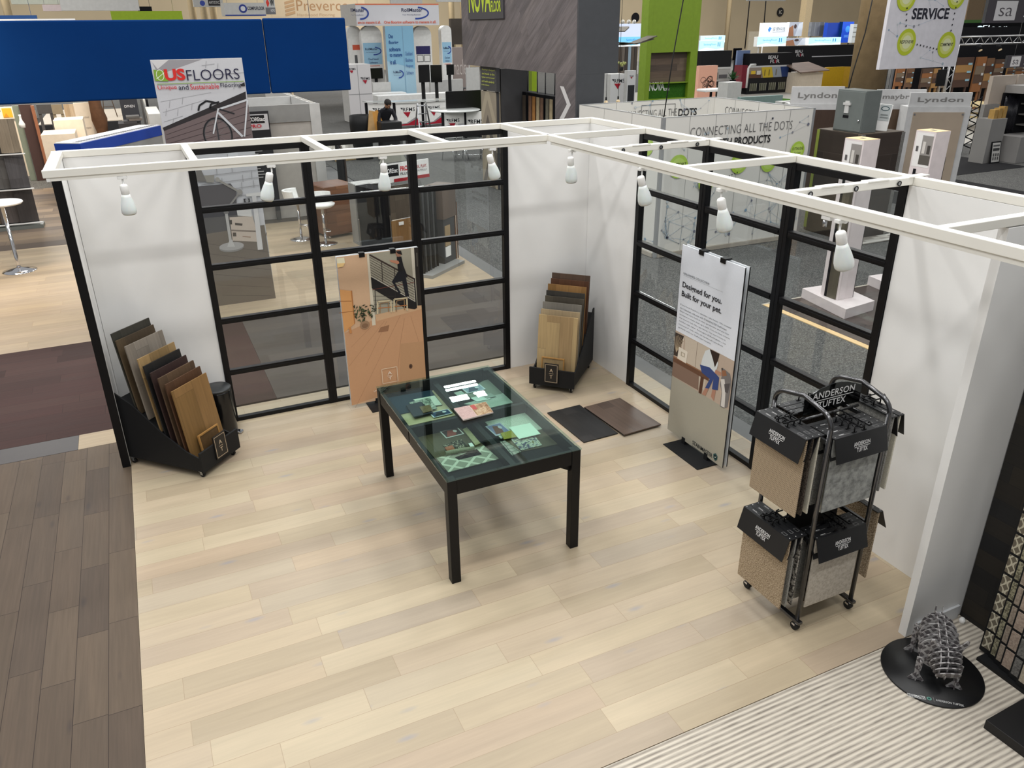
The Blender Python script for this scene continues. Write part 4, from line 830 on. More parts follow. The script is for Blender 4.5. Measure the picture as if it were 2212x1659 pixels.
def sign(name, label, cat, y, u0, v0, u1, v1, dep, mat, draw=None, z0=None, group=None, lit=0, part='panel', step=.004, x=None):
    """box standing in the plane y (or x) with its outline read off the photograph; draw() prints on the front"""
    if x is None:
        a, b, c, d = mid(y, u0, v0, u1, v1); o = Vector(((a + b) / 2, y, 0)); rz = 0; W_ = b - a
    else:
        a, b, c, d = midx(x, u0, v0, u1, v1); o = Vector((x, (a + b) / 2, 0)); rz = -math.pi / 2; W_ = abs(a - b)
    if z0 is not None: c = z0
    r = T(name, label, cat, (o.x, o.y, c), rz, group); H_ = d - c
    bx(part, mat, r, -W_ / 2, W_ / 2, 0, dep, 0, H_)
    if z0 is None and c > .3:
        for q in (-W_ * .38, W_ * .38):
            if 'hanging' in name or 'fascia' in name or 'blue_signs' in name: MB().cyl((q, dep / 2, H_ + .001), (q, dep / 2, H_ + 5), .006, 6).build('hanging_wire', STEEL, r)
            else: bx('support_post', mat, r, q - .04, q + .04, dep * .4, dep * .4 + .05, -c + .001, -.001)
    if draw:
        A = Art(step); A.k = 1; draw(A, W_, H_); A.build('print', r, (-W_ / 2, 0, 0), mat=inkl(lit) if lit else None)
    return r, W_, H_
# ---------------------------------------------------------------- poster wall with a bicycle photo
q = P(325, 130, y=3.51)
def bike(A, W_, H_):
    X = lambda cx, cy: ((lambda p: (p.x + 3.66, p.z))(P(cx * .25316, cy * .25316, y=3.51)))
    Y = lambda cx, cy: ((lambda p: (p.x + 3.66, p.z))(P(420 + cx * .2351, 290 + cy * .2351, y=3.51)))
    def cl(pts): return [(max(0, min(W_, a)), max(0, min(H_, b))) for a, b in pts]
    pp = lambda f, pts, c: A.poly(cl([f(*p) for p in pts]), c); pl = lambda f, pts, wd, c: A.line(cl([f(*p) for p in pts]), wd, c)
    A.rect(0, 0, W_, H_, (196, 196, 200))
    pp(X, [(1290, 515), (1730, 505), (1350, 640)], (150, 148, 152)); pp(X, [(1285, 515), (1440, 510), (1345, 590)], (206, 204, 204))
    for k, (x0, y0, x1, y1) in enumerate(((1370, 870, 1800, 790), (1390, 960, 1760, 850), (1400, 1040, 1560, 990), (1800, 640, 2080, 620), (1720, 560, 1830, 545))): pl(X, [(x0, y0), (x1, y1)], .006, (160, 160, 164))
    for x, y in ((1450, 860), (1560, 830), (1420, 930), (1520, 930), (1640, 880), (1480, 1010), (1760, 520), (1860, 540), (1930, 690), (2000, 700)): pl(X, [(x, y), (x - 6, y + 60)], .006, (160, 160, 164))
    pp(X, [(1385, 1090), (2095, 780), (2100, 850), (1400, 1120)], (46, 42, 44)); pp(X, [(1400, 1118), (2110, 840), (2180, 1260), (1430, 1330)], (112, 98, 98))
    for k in range(5): pl(X, [(1420, 1150 + k * 40), (2140, 900 + k * 62)], .006, (70, 58, 60))
    for cx, cy, r_ in ((1840, 1110, .0),):
        c = X(cx + 20, cy + 40); A.ring(c[0], c[1], .168, .20, .018, (34, 34, 38), 40); A.ring(c[0], c[1], .150, .18, .006, (90, 88, 90), 40)
        for k in range(10): A.line([c, (c[0] + .15 * math.cos(k * .628), c[1] + .18 * math.sin(k * .628))], .002, (130, 128, 128))
        c2 = X(2290, 1150); 
    pl(X, [(1855, 935), (2110, 850)], .022, (200, 202, 206)); pl(X, [(1860, 960), (2070, 1165)], .026, (196, 198, 202)); pl(X, [(1835, 1000), (1870, 1200)], .016, (60, 60, 64)); pl(X, [(1860, 930), (1820, 1140)], .016, (206, 208, 212)); pl(X, [(2110, 850), (2085, 1165)], .018, (204, 206, 210)); pl(X, [(1870, 930), (2000, 970)], .016, (40, 40, 44))
    pl(X, [(1860, 880), (1760, 860), (1700, 900), (1692, 945)], .02, (26, 26, 30)); pl(X, [(1870, 870), (1800, 885), (1790, 920), (1840, 930)], .02, (30, 30, 34)); pp(X, [(2050, 720), (2085, 700), (2090, 735), (2055, 735)], (34, 34, 38))
    a = X(1322, 690); b = X(1410, 590); A.poly([a, (a[0] + .005, b[1]), (b[0], b[1] - .02), (b[0] + .01, a[1] - .01)], (126, 160, 58)); A.line([(a[0] + .02, a[1] + .02), (b[0] - .01, b[1] - .03)], .006, (230, 238, 220)); A.ring((a[0] + b[0]) / 2, (a[1] + b[1]) / 2, .042, .058, .006, (230, 238, 220), 20)
    a = X(1412, 690); b = X(1588, 690); A.text('US', a[0], a[1], b[0] - a[0], .125, (206, 44, 40), .045); c = X(1598, 685); d = X(2046, 668); A.text('FLOORS', c[0], (c[1] + d[1]) / 2 - .005, d[0] - c[0], .115, (36, 34, 62), -.006)
    a = X(1340, 715); d = X(2080, 695); A.rect(a[0], a[1] - .008, d[0], a[1], (140, 170, 90))
    x = X(1352, 785)[0]; z = X(1352, 785)[1] + .012
    for s_, x1, col in (('Unique', 1512, (200, 50, 60)), ('and', 1612, (40, 38, 60)), ('Sustainable', 1872, (200, 50, 60)), ('Flooring', 2060, (40, 38, 60))):
        e = X(x1, 770)[0]; A.text(s_, x, z, e - x, .058, col, .004); x = e + .018
    # lower half behind the glass
    for k in range(6): pl(Y, [(60, 230 + k * 78), (640, 180 + k * 70)], .006, (150, 148, 150))
    for x, y in ((200, 300), (340, 280), (440, 370), (540, 420), (430, 440), (300, 180), (150, 380), (520, 330), (250, 400)): pl(Y, [(x, y), (x + 6, y + 66)], .006, (150, 148, 150))
    pp(Y, [(0, 480), (330, 450), (380, 520), (390, 700), (400, 890), (0, 960)], (92, 88, 90)); pp(Y, [(0, 700), (400, 690), (400, 880), (0, 960)], (72, 70, 74))
    pp(Y, [(0, 930), (640, 830), (760, 1520), (0, 1640)], (104, 94, 86))
    for k in range(6): pl(Y, [(100 + k * 30, 1000 + k * 95), (700, 1080 + k * 80)], .005, (78, 70, 64))
    pp(Y, [(320, 760), (530, 745), (600, 985), (350, 975)], (190, 176, 164)); pl(Y, [(330, 880), (600, 890)], .02, (120, 108, 100)); pp(Y, [(370, 810), (440, 818), (436, 838), (372, 832)], (60, 52, 48)); pp(Y, [(322, 785), (342, 785), (344, 825), (326, 825)], (50, 46, 44)); pp(Y, [(350, 900), (380, 900), (384, 935), (352, 935)], (70, 60, 54)); pl(Y, [(440, 935), (515, 942)], .012, (150, 126, 108))
    pp(Y, [(385, 690), (520, 680), (525, 755), (395, 745)], (206, 204, 202)); pp(Y, [(448, 590), (505, 585), (510, 620), (455, 625)], (60, 58, 60)); A.disc(*Y(480, 605), .02, .024, (150, 150, 152))
    pp(Y, [(470, 545), (640, 525), (642, 560), (475, 570)], (214, 212, 210)); pp(Y, [(525, 560), (565, 560), (628, 1055), (580, 1060)], (204, 202, 202)); pl(Y, [(660, 900), (630, 1085)], .008, (90, 84, 82))
    A.disc(*Y(340, 1035), .15, .06, (132, 130, 130)); A.disc(*Y(340, 1025), .148, .052, (164, 162, 162)); pp(Y, [(320, 965), (345, 965), (370, 1030), (300, 1030)], (186, 184, 184)); pl(Y, [(290, 720), (328, 970)], .034, (176, 174, 172)); A.disc(*Y(290, 715), .03, .02, (120, 118, 116)); pl(Y, [(330, 640), (415, 530)], .022, (140, 136, 132)); A.disc(*Y(415, 528), .032, .034, (150, 146, 142)); pl(Y, [(415, 528), (210, 415)], .026, (150, 146, 140)); A.disc(*Y(210, 412), .026, .028, (160, 156, 150)); pp(Y, [(85, 375), (180, 372), (178, 440), (110, 440)], (150, 146, 138)); pp(Y, [(10, 320), (60, 325), (110, 430), (20, 430)], (120, 116, 112))
bk = T('poster_wall', 'big printed panel with a white bicycle above and a desk lamp and suitcases below', 'poster', (-3.165, 3.51, 0))
bx('panel', M('poster_board_white', (200, 200, 202), .5), bk, -.495, .495, 0, .05, 0.004, 2.935)
A = Art(.00025); A.k = 1; bike(A, .99, 2.935); A.build('printed_graphic', bk, (-.495, 0, 0))
# ---------------------------------------------------------------- rotated kiosk with a blue rim left of the bicycle
ks = T('kiosk_wall', 'grey kiosk wall with a blue top band and a perforated white rail', 'kiosk', (-4.5, 2.60, 0), math.atan2(1.43, .87))
bx('wall', MGRY, ks, 0, 1.60, 0, .28, 0, 2.08); bx('blue_band', M('blue_band', (16, 58, 150), .5), ks, -.002, 1.602, -.004, .284, 2.081, 2.19)
mb = MB().box(0, 1.6, .01, .27, 2.191, 2.20); rail = mb.build('rail', WHITEP, ks)
mb = MB()
for k in range(34): mb.box(.03 + k * .046, .048 + k * .046, .03, .10, 2.2005, 2.202)
o = mb.build('rail_holes', NBLK, rail); o['kind'] = 'stuff'
bx('blue_end', M('navy_end_panel', (14, 40, 112), .5), ks, -.012, -.003, 0, .28, 1.6, 2.08); bx('white_cap', WHITEP, ks, .0, .07, -.012, -.001, 1.98, 2.08)
# ---------------------------------------------------------------- blue hanging banner
bn = T('hanging_banner', 'long plain royal blue fabric banner hanging across the upper left', 'banner', (-3.2, 6.0, 2.36))
bx('fabric_panel', NAVB, bn, -4.6, 1.205, 0, .09, 0, 1.01, .02); bx('fabric_panel', NAVB, bn, 1.215, 2.42, 0, .09, .0, 1.02, .02)
bx('top_rail', WHITEP, bn, -4.6, -1.2, .02, .07, 1.011, 1.03)
for x in (-2.5, 1.9): MB().cyl((x, .045, 1.021), (x, .045, 6.5), .004, 6).build('hanging_wire', STEEL, bn)
# ---------------------------------------------------------------- grey open-topped store room
gy = P(629, 203, z=2.0); g = T('store_room', 'grey open-topped exhibition store room under the blue banner', 'booth', (-1.7, 8.3, 0))
bx('front_wall', M('pale_grey_infill', (176, 172, 166), .5), g, -1.3, .88, .02, .06, 0, 1.70); bx('header', MGRY, g, -1.3, .88, 0, .10, 1.705, 2.0); bx('corner_post', LGRY, g, .70, .885, -.01, .015, 0, 2.0); bx('post', MGRY, g, -.62, -.50, 0, .018, 0, 1.70)
bx('side_wall', LGRY, g, .78, .88, .105, 5.5, 0, 1.99); bx('back_wall', LGRY, g, -1.3, .77, 2.2, 2.28, 0, 1.98); bx('left_wall', LGRY, g, -1.38, -1.305, 0, 2.2, 0, 1.98)
mb = MB()
for k in range(10): mb.box(.80, .86, .3 + k * .5, .62 + k * .5, 1.992, 1.996)
o = mb.build('vent_slots', M('vent_grey', (150, 146, 138), .5), g); o['kind'] = 'stuff'
def core(A, W_, H_):
    A.rect(0, 0, W_, H_, (40, 40, 44)); A.rect(.02, H_ * .80, W_ - .02, H_ * .97, (206, 206, 208)); A.rect(.04, H_ * .875, W_ * .8, H_ * .96, (24, 24, 26)); A.text('COREtec', .06, H_ * .895, W_ * .66, H_ * .045, (240, 240, 240), .02); A.text('PRO', .06, H_ * .825, W_ * .5, H_ * .04, (196, 30, 50), .02)
    for k in range(14): A.rect(.05, H_ * (.70 - k * .032), W_ * (.35 + .3 * ((k * 7) % 5) / 5), H_ * (.708 - k * .032), (190, 190, 192))
sign('text_banner', 'narrow dark text banner standing beside the bicycle panel', 'banner', 8.2, 540, 240, 592, 436, .03, DGRY, core)
# ---------------------------------------------------------------- bar table on the far left and the plank waterfall rack
bt = T('bar_table', 'round white bar table with a chrome pedestal at the far left', 'table', (-5.88, 6.55, 0))
MB().lathe([(.001, .985), (.26, .985), (.275, 1.0), (.275, 1.012), (.26, 1.022), (.001, 1.022)], 36).build('table_top', WHITEP, bt); MB().lathe([(.03, .06), (.026, .1), (.026, .984)], 16).build('column', CHROME, bt); MB().lathe([(.23, 0), (.23, .008), (.12, .03), (.05, .05), (.032, .0595)], 36).build('base', CHROME, bt)
wf = T('plank_display', 'three-tier rack of grey and brown floor planks at the far left edge', 'display rack', (-6.80, 9.6, 0))
bx('frame', M('grey_frame', (112, 116, 112), .5), wf, -1.0, 1.05, -.02, .30, 0, .06)
bx('back_panel', DGRY, wf, -1.0, .98, .22, .26, .061, 1.80)
cols_ = [(146, 132, 112), (112, 96, 80), (128, 110, 90), (92, 84, 80), (100, 98, 96), (64, 58, 56), (88, 86, 88)]
for tr in range(3):
    z = .12 + tr * .60
    for k in range(7):
        c = cols_[(k * 2 + tr) % 7]
        m4 = Matrix.Translation((-.86 + k * .285, .10 - k * .01, z)) @ Matrix.Rotation(R(-7), 4, 'X') @ Matrix.Rotation(R(14), 4, 'Z')
        MB().box(-.15, .15, -.008, .008, 0, .56, m4).build('plank_panel', planks('wf%d' % ((k * 2 + tr) % 7), [c, tuple(int(q * .88) for q in c)], 'z', .3, 1.3, 0, .001, (50, 44, 40), .2, .5, plane='xz'), wf)
    bx('shelf_lip', WHITEP, wf, -1.0, 1.05, -.01, .03, z - .03, z - .012)
# ---------------------------------------------------------------- things on the lit neighbouring stand, seen under the blue banner
def cube(name, label, cat, y, u0, v0, u1, v1, dep, mat, z0=None, group=None, part='body'): return sign(name, label, cat, y, u0, v0, u1, v1, dep, mat, None, z0, group, 0, part)[0]
cube('display_block', 'lower white display block behind the blue-rimmed kiosk', 'block', 11.6, 92, 290, 166, 330, .9, WARMW, 0)
cube('display_block', 'upper white display block behind the blue-rimmed kiosk', 'block', 12.6, 120, 259, 184, 310, .7, WARMW, 0)
def ht(A, W_, H_):
    for k, s_ in enumerate(('Unparalleled', 'Most organized', 'for ourselves')): A.text(s_, W_ * .25, H_ * (.80 - k * .13), W_ * .45, H_ * .035, (150, 140, 132), .0)
sign('text_board', 'tall white text panel leaning behind the display blocks', 'sign', 14.5, 165, 222, 205, 292, .12, WARMW, ht, 0)
TRK = M('bark_brown', (88, 60, 40), .8, 0, .3, .25, 6)
tk = T('tree_trunk', 'brown rough trunk standing right of the white text panel', 'trunk', (P(212, 255, y=14.2).x, 14.2, 0)); mb = MB(); rr = random.Random(5)
mb.tube([(rr.uniform(-.03, .03), rr.uniform(-.03, .03), .001 + k * .28) for k in range(11)], .15, 10, True, [.15 + rr.uniform(-.03, .03) for k in range(11)]); mb.build('trunk', TRK, tk)
def grounded(name, label, cat, u0, v0, u1, v1, dep, mat, deck=None, dlab=None):
    y = P((u0 + u1) / 2, v1, z=0).y; r, W_, H_ = sign(name, label, cat, y, u0, v0, u1, v1, .12, mat, None, 0)
    if deck: tag(bx('raised_deck', deck, None, r.location.x - W_ / 2, r.location.x + W_ / 2 + .2, y + .125, y + dep, .001, H_ + .02), dlab, 'platform')
    return y, H_
PLB = M('plinth_black', (36, 36, 38), .6)
ysd, hsd = grounded('plinth_front', 'black plinth front under the bar stool on the lit far stand', 'plinth', 214, 262, 266, 284, 5, PLB, WARMW, 'white raised deck of the lit far stand under the stool')
grounded('plinth_front', 'black plinth front left of the white display blocks', 'plinth', 84, 270, 124, 287, 6, PLB, WARMW, 'white raised deck under the grey niche of the lit stand')
grounded('plinth_front', 'black plinth front at the far left edge under the framed picture', 'plinth', -40, 273, 36, 292, 6, PLB, WARMW, 'white raised deck under the yellow framed picture')
pf = P(240, 250, y=17.5)
def stool(name, label, x, y, z0, h, seatm, legm, rz=0, group=None, sh=.0):
    r = T(name, label, 'stool', (x, y, z0), rz, group)
    MB().lathe([(.001, h - .03), (.17, h - .03), (.19, h - .01), (.18, h + .01), (.001, h)], 20).build('seat', seatm, r); MB().tube([(-.18, .02, h + .005), (-.16, .12, h + .14), (0, .17, h + .18), (.16, .12, h + .14), (.18, .02, h + .005)], .03, 8).build('backrest', seatm, r)
    for sx_, sy_ in ((-1, -1), (1, -1), (1, 1), (-1, 1)): MB().cyl((sx_ * .09, sy_ * .09, h - .031), (sx_ * .22, sy_ * .22, 0), .012, 8).build('leg', legm, r)
    MB().tube([(.17, .17, h * .35), (-.17, .17, h * .35), (-.17, -.17, h * .35), (.17, -.17, h * .35), (.17, .17, h * .35)], .008, 6).build('footrest', legm, r); return r
stool('bar_stool', 'white tall stool with thin wooden legs on the lit far stand', P(240, 255, y=ysd + 1.5).x, ysd + 1.5, hsd + .0205, 1.0, WHITEP, M('stool_wood_leg', (96, 76, 60), .6))
def phen(A, W_, H_): A.text('OPHEN', W_ * .2, H_ * .62, W_ * .6, H_ * .12, (200, 200, 204), .01)
sign('dark_sign', 'dark sign panel with light lettering under the blue banner', 'sign', 15.5, 262, 214, 300, 262, .1, M('charcoal_sign', (40, 42, 50), .6), phen)
for k, (v, dx) in enumerate(((252, 0), (257, .06), (262, -.05))): tag(bx('sample_folder', M('folder_%d' % k, [(88, 86, 84), (104, 96, 90), (60, 58, 60)][k], .6), None, P(272, v, y=14).x + dx, P(301, v, y=14).x + dx, 14, 14.4, P(285, v + 4, y=14).z, P(285, v + 4, y=14).z + .045), ['grey sample folder on top of the dark counter pile', 'brown sample folder in the middle of the dark counter pile', 'black sample folder at the bottom of the dark counter pile'][k], 'folder')
tag(bx('sample_counter', M('counter_dark', (44, 42, 44), .6), None, P(258, 280, y=13.9).x, P(306, 280, y=13.9).x, 13.9, 14.6, 0, P(285, 266.5, y=13.9).z), 'dark counter with sample folders beneath the blue banner', 'counter')
for k, u in enumerate((308, 314, 320)): sign('sample_board_upright', ['first thin dark board standing in the row by the bicycle panel', 'second thin dark board standing in the row by the bicycle panel', 'third thin dark board standing in the row by the bicycle panel'][k], 'sample board', 12.6 + k * .3, u, 215, u + 4, 268, .5, [DGRY, LGRY, NBLK][k], None, 0)
sign('vent_cabinet', 'grey cabinet with a slatted white top beside the bicycle panel', 'cabinet', 11.0, 325, 246, 352, 300, 1.8, LGRY, None, 0)
def yel(A, W_, H_): A.rect(W_ * .12, H_ * .12, W_ * .9, H_ * .9, (222, 166, 50)); A.poly([(W_ * .12, H_ * .12), (W_ * .6, H_ * .12), (W_ * .4, H_ * .5)], (196, 136, 40))
sign('framed_picture', 'yellow framed picture at the far left under the blue banner', 'picture', 16, 2, 231, 29, 257, .08, WARMW, yel)
sign('exhibit_board', 'tall dark brown panel left of the tilted shelf on the lit stand', 'panel', 15.2, 46, 226, 74, 280, .1, M('dark_brown_panel', (66, 44, 40), .6), None, 0)
sign('exhibit_board', 'pale green-grey glass panel beside the yellow framed picture', 'panel', 15.3, 32, 228, 46, 284, .05, M('grey_green_glass', (126, 134, 120), .3), None, 0)
sign('exhibit_board', 'narrow orange wood panel right of the dark brown one', 'panel', 15.0, 73, 228, 80, 290, .08, M('orange_wood', (150, 96, 66), .6), None, 0)
sign('wall_niche', 'grey wall niche panel behind the lit white platform', 'panel', 22, 80, 226, 112, 246, .1, M('slate_niche', (96, 92, 90), .6)); sign('wall_niche', 'beige board right of the grey niche on the lit stand', 'panel', 21.5, 112, 226, 135, 247, .1, M('beige_niche', (170, 152, 124), .6)); sign('wood_board_upright', 'pale veined wood board leaning left of the white text panel', 'panel', 15.8, 140, 225, 164, 262, .06, planks('veined_board', [(176, 152, 122), (190, 168, 140)], 'z', .2, 2, 0, .001, (120, 100, 80), .2, .5, plane='xz'))
vs_ = T('vase', 'small white bottle vase in front of the dark brown panel', 'vase', (P(49, 275, y=14.7).x, 14.7, P(49, 276, y=14.7).z)); MB().lathe([(.001, 0), (.06, 0), (.065, .08), (.03, .16), (.02, .24), (.03, .28), (.001, .28)], 16).build('body', WHITEP, vs_)
# ---------------------------------------------------------------- behind the left glazing
cb = T('wood_cabinet', 'warm oak cube cabinet with an inset top on castors behind the glass', 'cabinet', (-1.07, 6.38, 0), R(14))
bx('body', BWOOD, cb, -.25, .33, -.0, .62, .05, .83); MB().box(-.255, .335, -.005, .625, .8305, .85).build('top_edge', BWOOD, cb)
bx('top_panel', planks('walnut_top', [(104, 72, 58), (112, 78, 62)], 'y', .3, 2, 0, .001, (80, 56, 44), .14, .45), cb, -.225, .305, .025, .595, .851, .853)
for k in range(4): bx('drawer_front', BWOOD, cb, -.245, .325, -.012, -.001, .075 + k * .19, .26 + k * .19, .002)
for x, y in ((-.2, .05), (.28, .05), (-.2, .56), (.28, .56)): MB().cyl((x - .014, y, .0245), (x + .014, y, .0245), .0243, 14).build('castor', CHROME, cb)
def barstool(label, x, y, rz):
    r = T('swivel_stool', label, 'stool', (x, y, 0), rz, 'white swivel bar stools behind the glass')
    MB().lathe([(.001, .60), (.15, .60), (.20, .63), (.21, .66), (.001, .65)], 24).build('seat', WHITEP, r); MB().prism([(.20 * math.cos(R(a)), .20 * math.sin(R(a)), .655) for a in range(0, 181, 15)] + [(.16 * math.cos(R(a)), .16 * math.sin(R(a)), .655) for a in range(180, -1, -15)], (0, .03, .17)).build('backrest', WHITEP, r, .006)
    MB().cyl((0, 0, .04), (0, 0, .599), .022, 14).build('column', CHROME, r); MB().lathe([(.19, 0), (.19, .006), (.10, .02), (.03, .04)], 30).build('base', CHROME, r); MB().tube([(.02, 0, .25), (.05, -.12, .23), (.0, -.17, .23), (-.05, -.12, .23), (-.02, 0, .25)], .008, 8).build('footrest', CHROME, r); return r
barstool('white swivel bar stool behind the glass, the one farther left', -1.72, 6.55, R(70)); barstool('white swivel bar stool standing close to the oak cube cabinet', -1.42, 6.05, R(20))
def panelrack(label, x, y, rz, w_, h_, col, nm, split=None):
    r = T('sample_rack', label, 'display rack', (x, y, 0), rz)
    bx('frame', MGRY, r, -w_ / 2 - .02, w_ / 2 + .02, .0, .30, 0, .06); 
    for s_ in (-1, 1): bx('upright', MGRY, r, *sorted((s_ * (w_ / 2), s_ * (w_ / 2 + .02))), .02, .30, .061, h_)
    for k in range(5): bx('sample_panel', WHITEP if k else planks(nm, [col, tuple(int(q * .9) for q in col)], 'z', .16, 1, 0, .001, (40, 36, 34), .2, .5, plane='xz'), r, -w_ / 2 + .003, w_ / 2 - .003, .02 + k * .05, .034 + k * .05, h_ * .44, h_ - .02 + k * .008)
    def d(A, W_, H_):
        A.rect(0, 0, W_, H_, (150, 142, 132)); A.rect(.02, .02, W_ * .32, H_ - .03, (176, 166, 140)); A.rect(W_ * .36, H_ * .45, W_ * .62, H_ - .03, (84, 66, 62)); A.rect(W_ * .66, H_ * .4, W_ * .96, H_ - .03, (206, 210, 212)); A.poly([(W_ * .36, .02), (W_ * .96, .02), (W_ * .8, H_ * .36), (W_ * .36, H_ * .4)], (120, 116, 110)); A.line([(.03, H_ * .9), (W_ * .6, H_ * .2)], .012, (60, 56, 54))
    bx('lower_board', MGRY, r, -w_ / 2 + .003, w_ / 2 - .003, .02, .034, .065, h_ * .43); A = Art(.001); A.k = 1; d(A, w_ - .01, h_ * .36); A.build('print', r, (-w_ / 2 + .005, .02, .067)); return r
panelrack('grey rack with a charcoal wood panel right of the oak cube cabinet', -.66, 5.68, R(6), .56, .98, (74, 72, 70), 'charcoal_rack_panel')
ct = T('sample_rack', 'black sample stand with a white and red sign, behind the middle glass column', 'display rack', (-.48, 5.05, 0), R(18))
bx('body', NBLK, ct, -.34, -.10, .05, .55, 0, 1.0); bx('body', NBLK, ct, -.10, .36, .02, .55, 0, .08)
bx('sample_panel', planks('umber_rack_panel', [(98, 88, 76), (88, 78, 68)], 'z', .2, 1, 0, .001, (50, 44, 40), .16, .5, plane='xz'), ct, -.09, .34, .02, .034, .50, 1.02); bx('sample_panel', planks('honey_rack_panel', [(150, 116, 76), (138, 104, 66)], 'z', .2, 1, 0, .001, (90, 68, 44), .16, .5, plane='xz'), ct, -.09, .34, .02, .034, .09, .485)
for z in (.92, .40): bx('price_tag', WHITEP, ct, .04, .13, .008, .018, z, z + .05)
bx('sign_board', WHITEP, ct, -.22, .66, -.02, 0, 1.08, 1.36)
A = Art(.001); A.k = 1; A.rect(.03, .09, .30, .26, (22, 22, 24)); A.text('COREtec', .05, .14, .23, .07, (240, 240, 240), .02); A.text('PRO', .33, .15, .14, .075, (200, 30, 46), .03); A.text('PLUS', .33, .09, .14, .04, (60, 60, 64), .01); A.text('WORK. PLAY.', .54, .16, .30, .05, (176, 60, 66), .01); A.text('LIVE BEAUTIFULLY', .54, .11, .30, .03, (120, 120, 124), 0); A.rect(.20, 0, .88, .05, (160, 30, 40)); A.build('sign_print', ct, (-.22, -.02, 1.08))
MB().prism([(-.2 + .5 * k / 10, .06, 1.365 + .26 * math.sin(math.pi * k / 10)) for k in range(11)], (0, .02, 0)).build('arched_header', M('arch_grey', (150, 150, 140), .5), ct)
sl = T('sample_rack', 'dark rack with angled black slats and a tall brown panel column behind the glass', 'display rack', (-.36, 3.64, 0), R(38))
bx('base', MGRY, sl, -.30, .60, -.12, .42, 0, .045)
for k in range(7): MB().box(-.012, .012, -.07, .07, .046, 1.20, Matrix.Translation((-.22 + k * .07, .10 + k * .006, 0)) @ Matrix.Rotation(R(-28), 4, 'Z')).build('slat_panel', NBLK if k % 2 == 0 else DGRY, sl)
bx('column', DGRY, sl, .30, .62, .04, .30, .046, .70); bx('wood_panel', planks('taupe_column', [(104, 88, 76), (96, 82, 72)], 'z', .15, 1, 0, .001, (70, 58, 50), .14, .5, plane='xz'), sl, .28, .64, .02, .32, .705, 1.17); 
bx('photo_card', M('card_tan', (160, 138, 104), .5), sl, .33, .47, .030, .0395, .30, .60); bx('photo_card', WHITEP, sl, .33, .47, .030, .0395, .14, .29)
for k in range(4): bx('edge_panel', [BWOOD, WARMW, DGRY, BWOOD][k], sl, .622 + k * .016, .634 + k * .016, .03, .34, .046, .95 - k * .02)
ws = T('plank_display', 'dark wooden display of upright plank samples behind the cabinet, receding along the aisle', 'display rack', (-.42, 8.6, 0), R(80))
bx('base', M('dark_umber_board', (52, 40, 34), .6), ws, -1.1, 1.3, -.02, .35, 0, .05)
for k in range(10): bx('plank_panel', M('plank_umber_%d' % (k % 3), [(58, 44, 36), (70, 54, 44), (44, 34, 30)][k % 3], .6), ws, -1.05 + k * .23, -.93 + k * .23, .0, .03, .051, 1.20)
bx('back_board', NBLK, ws, -1.08, 1.28, .04, .06, .051, 1.16)
pq = P(760, 350, z=0); pt_ = T('pallet', 'wooden pallet loaded with wrapped boxes on the grey aisle carpet', 'pallet', (P(762, 345, z=0).x, P(762, 345, z=0).y, 0), R(12)); PINE = M('pine', (170, 146, 104), .7, 0, .3, .12, 10)
for y in (0, .35, .70): bx('runner', PINE, pt_, -.5, .55, y - .04, y + .04, 0, .11)
for k in range(6): bx('deck_board', PINE, pt_, -.5 + k * .18, -.36 + k * .18, -.06, .78, .1105, .13)
mb = MB(); rr = random.Random(8); N = 14
gridv = [[mb.bm.verts.new((-.46 + .95 * i / N, -.02 + .76 * j / N, .135 + (.30 if 0 < i < N and 0 < j < N else 0) + (rr.uniform(-.05, .06) if 0 < i < N and 0 < j < N else 0))) for j in range(N + 1)] for i in range(N + 1)]
for i in range(N):
    for j in range(N): mb.bm.faces.new((gridv[i][j], gridv[i + 1][j], gridv[i + 1][j + 1], gridv[i][j + 1])).smooth = True
wr = mb.build('plastic_wrapped_load', M('milky_plastic_wrap', (206, 200, 192), .3, 0, .5, .12, 6), None, loc=(pt_.location.x, pt_.location.y, 0), rz=R(12)); tag(wr, 'crumpled milky plastic wrap load on the pallet', 'package')
og = MB().ball((0, 0, .05), .12, 10, (1.3, .8, .5)).build('orange_bag', M('orange_plastic', (226, 98, 44), .5), None, loc=(pt_.location.x + .02, pt_.location.y + .2, .44)); tag(og, 'small orange bag on the wrapped pallet load', 'bag')
bdp = tag(MB().box(-.35, .2, -.2, .2, 0, .03).build('plywood_sheet', PINE, None, loc=(pt_.location.x - .25, pt_.location.y + .45, .48), rz=R(20)), 'plywood sheet on the far end of the pallet load', 'board')
# ================================================================ white dot-pattern booth behind the right glazing
DX0, DX1, DY0, DY1, DZ = 2.87, 5.68, 2.86, 5.27, 2.03
DW = M('white_graphic_panel', (220, 218, 212), .5, 0, .35, .012, 2); TR_ = M('beige_kick_trim', (168, 160, 148), .5); ALU = M('aluminium_profile', (168, 170, 172), .4, .5)
LIME = (170, 204, 74)
db = T('dot_booth', 'white open-topped booth printed with dots, lime circles and connecting lines', 'booth', (DX0, DY0, 0))
bw, bd = DX1 - DX0, DY1 - DY0
def network(A, W_, H_, rr, n, z0, z1):
    pts = [(rr.uniform(.05, W_ - .05), rr.uniform(z0, z1)) for _ in range(n)]
    A.hold = True
    for i, p in enumerate(pts):
        for q in pts[i + 1:]:
            d = math.hypot(p[0] - q[0], p[1] - q[1])
            if d < .34 and rr.random() < .75: A.line([p, q], .0035, rr.choice([(176, 190, 200), (190, 192, 196), (160, 184, 204)]))
    A.k += 1
    for p in pts:
        r_ = rr.choice([.010, .014, .018, .024]); A.disc(*p, r_, r_, rr.choice([(120, 150, 176), (140, 142, 150), (160, 176, 186), (112, 114, 130), (190, 196, 200)]), 12)
    A.hold = False; A.k += 1
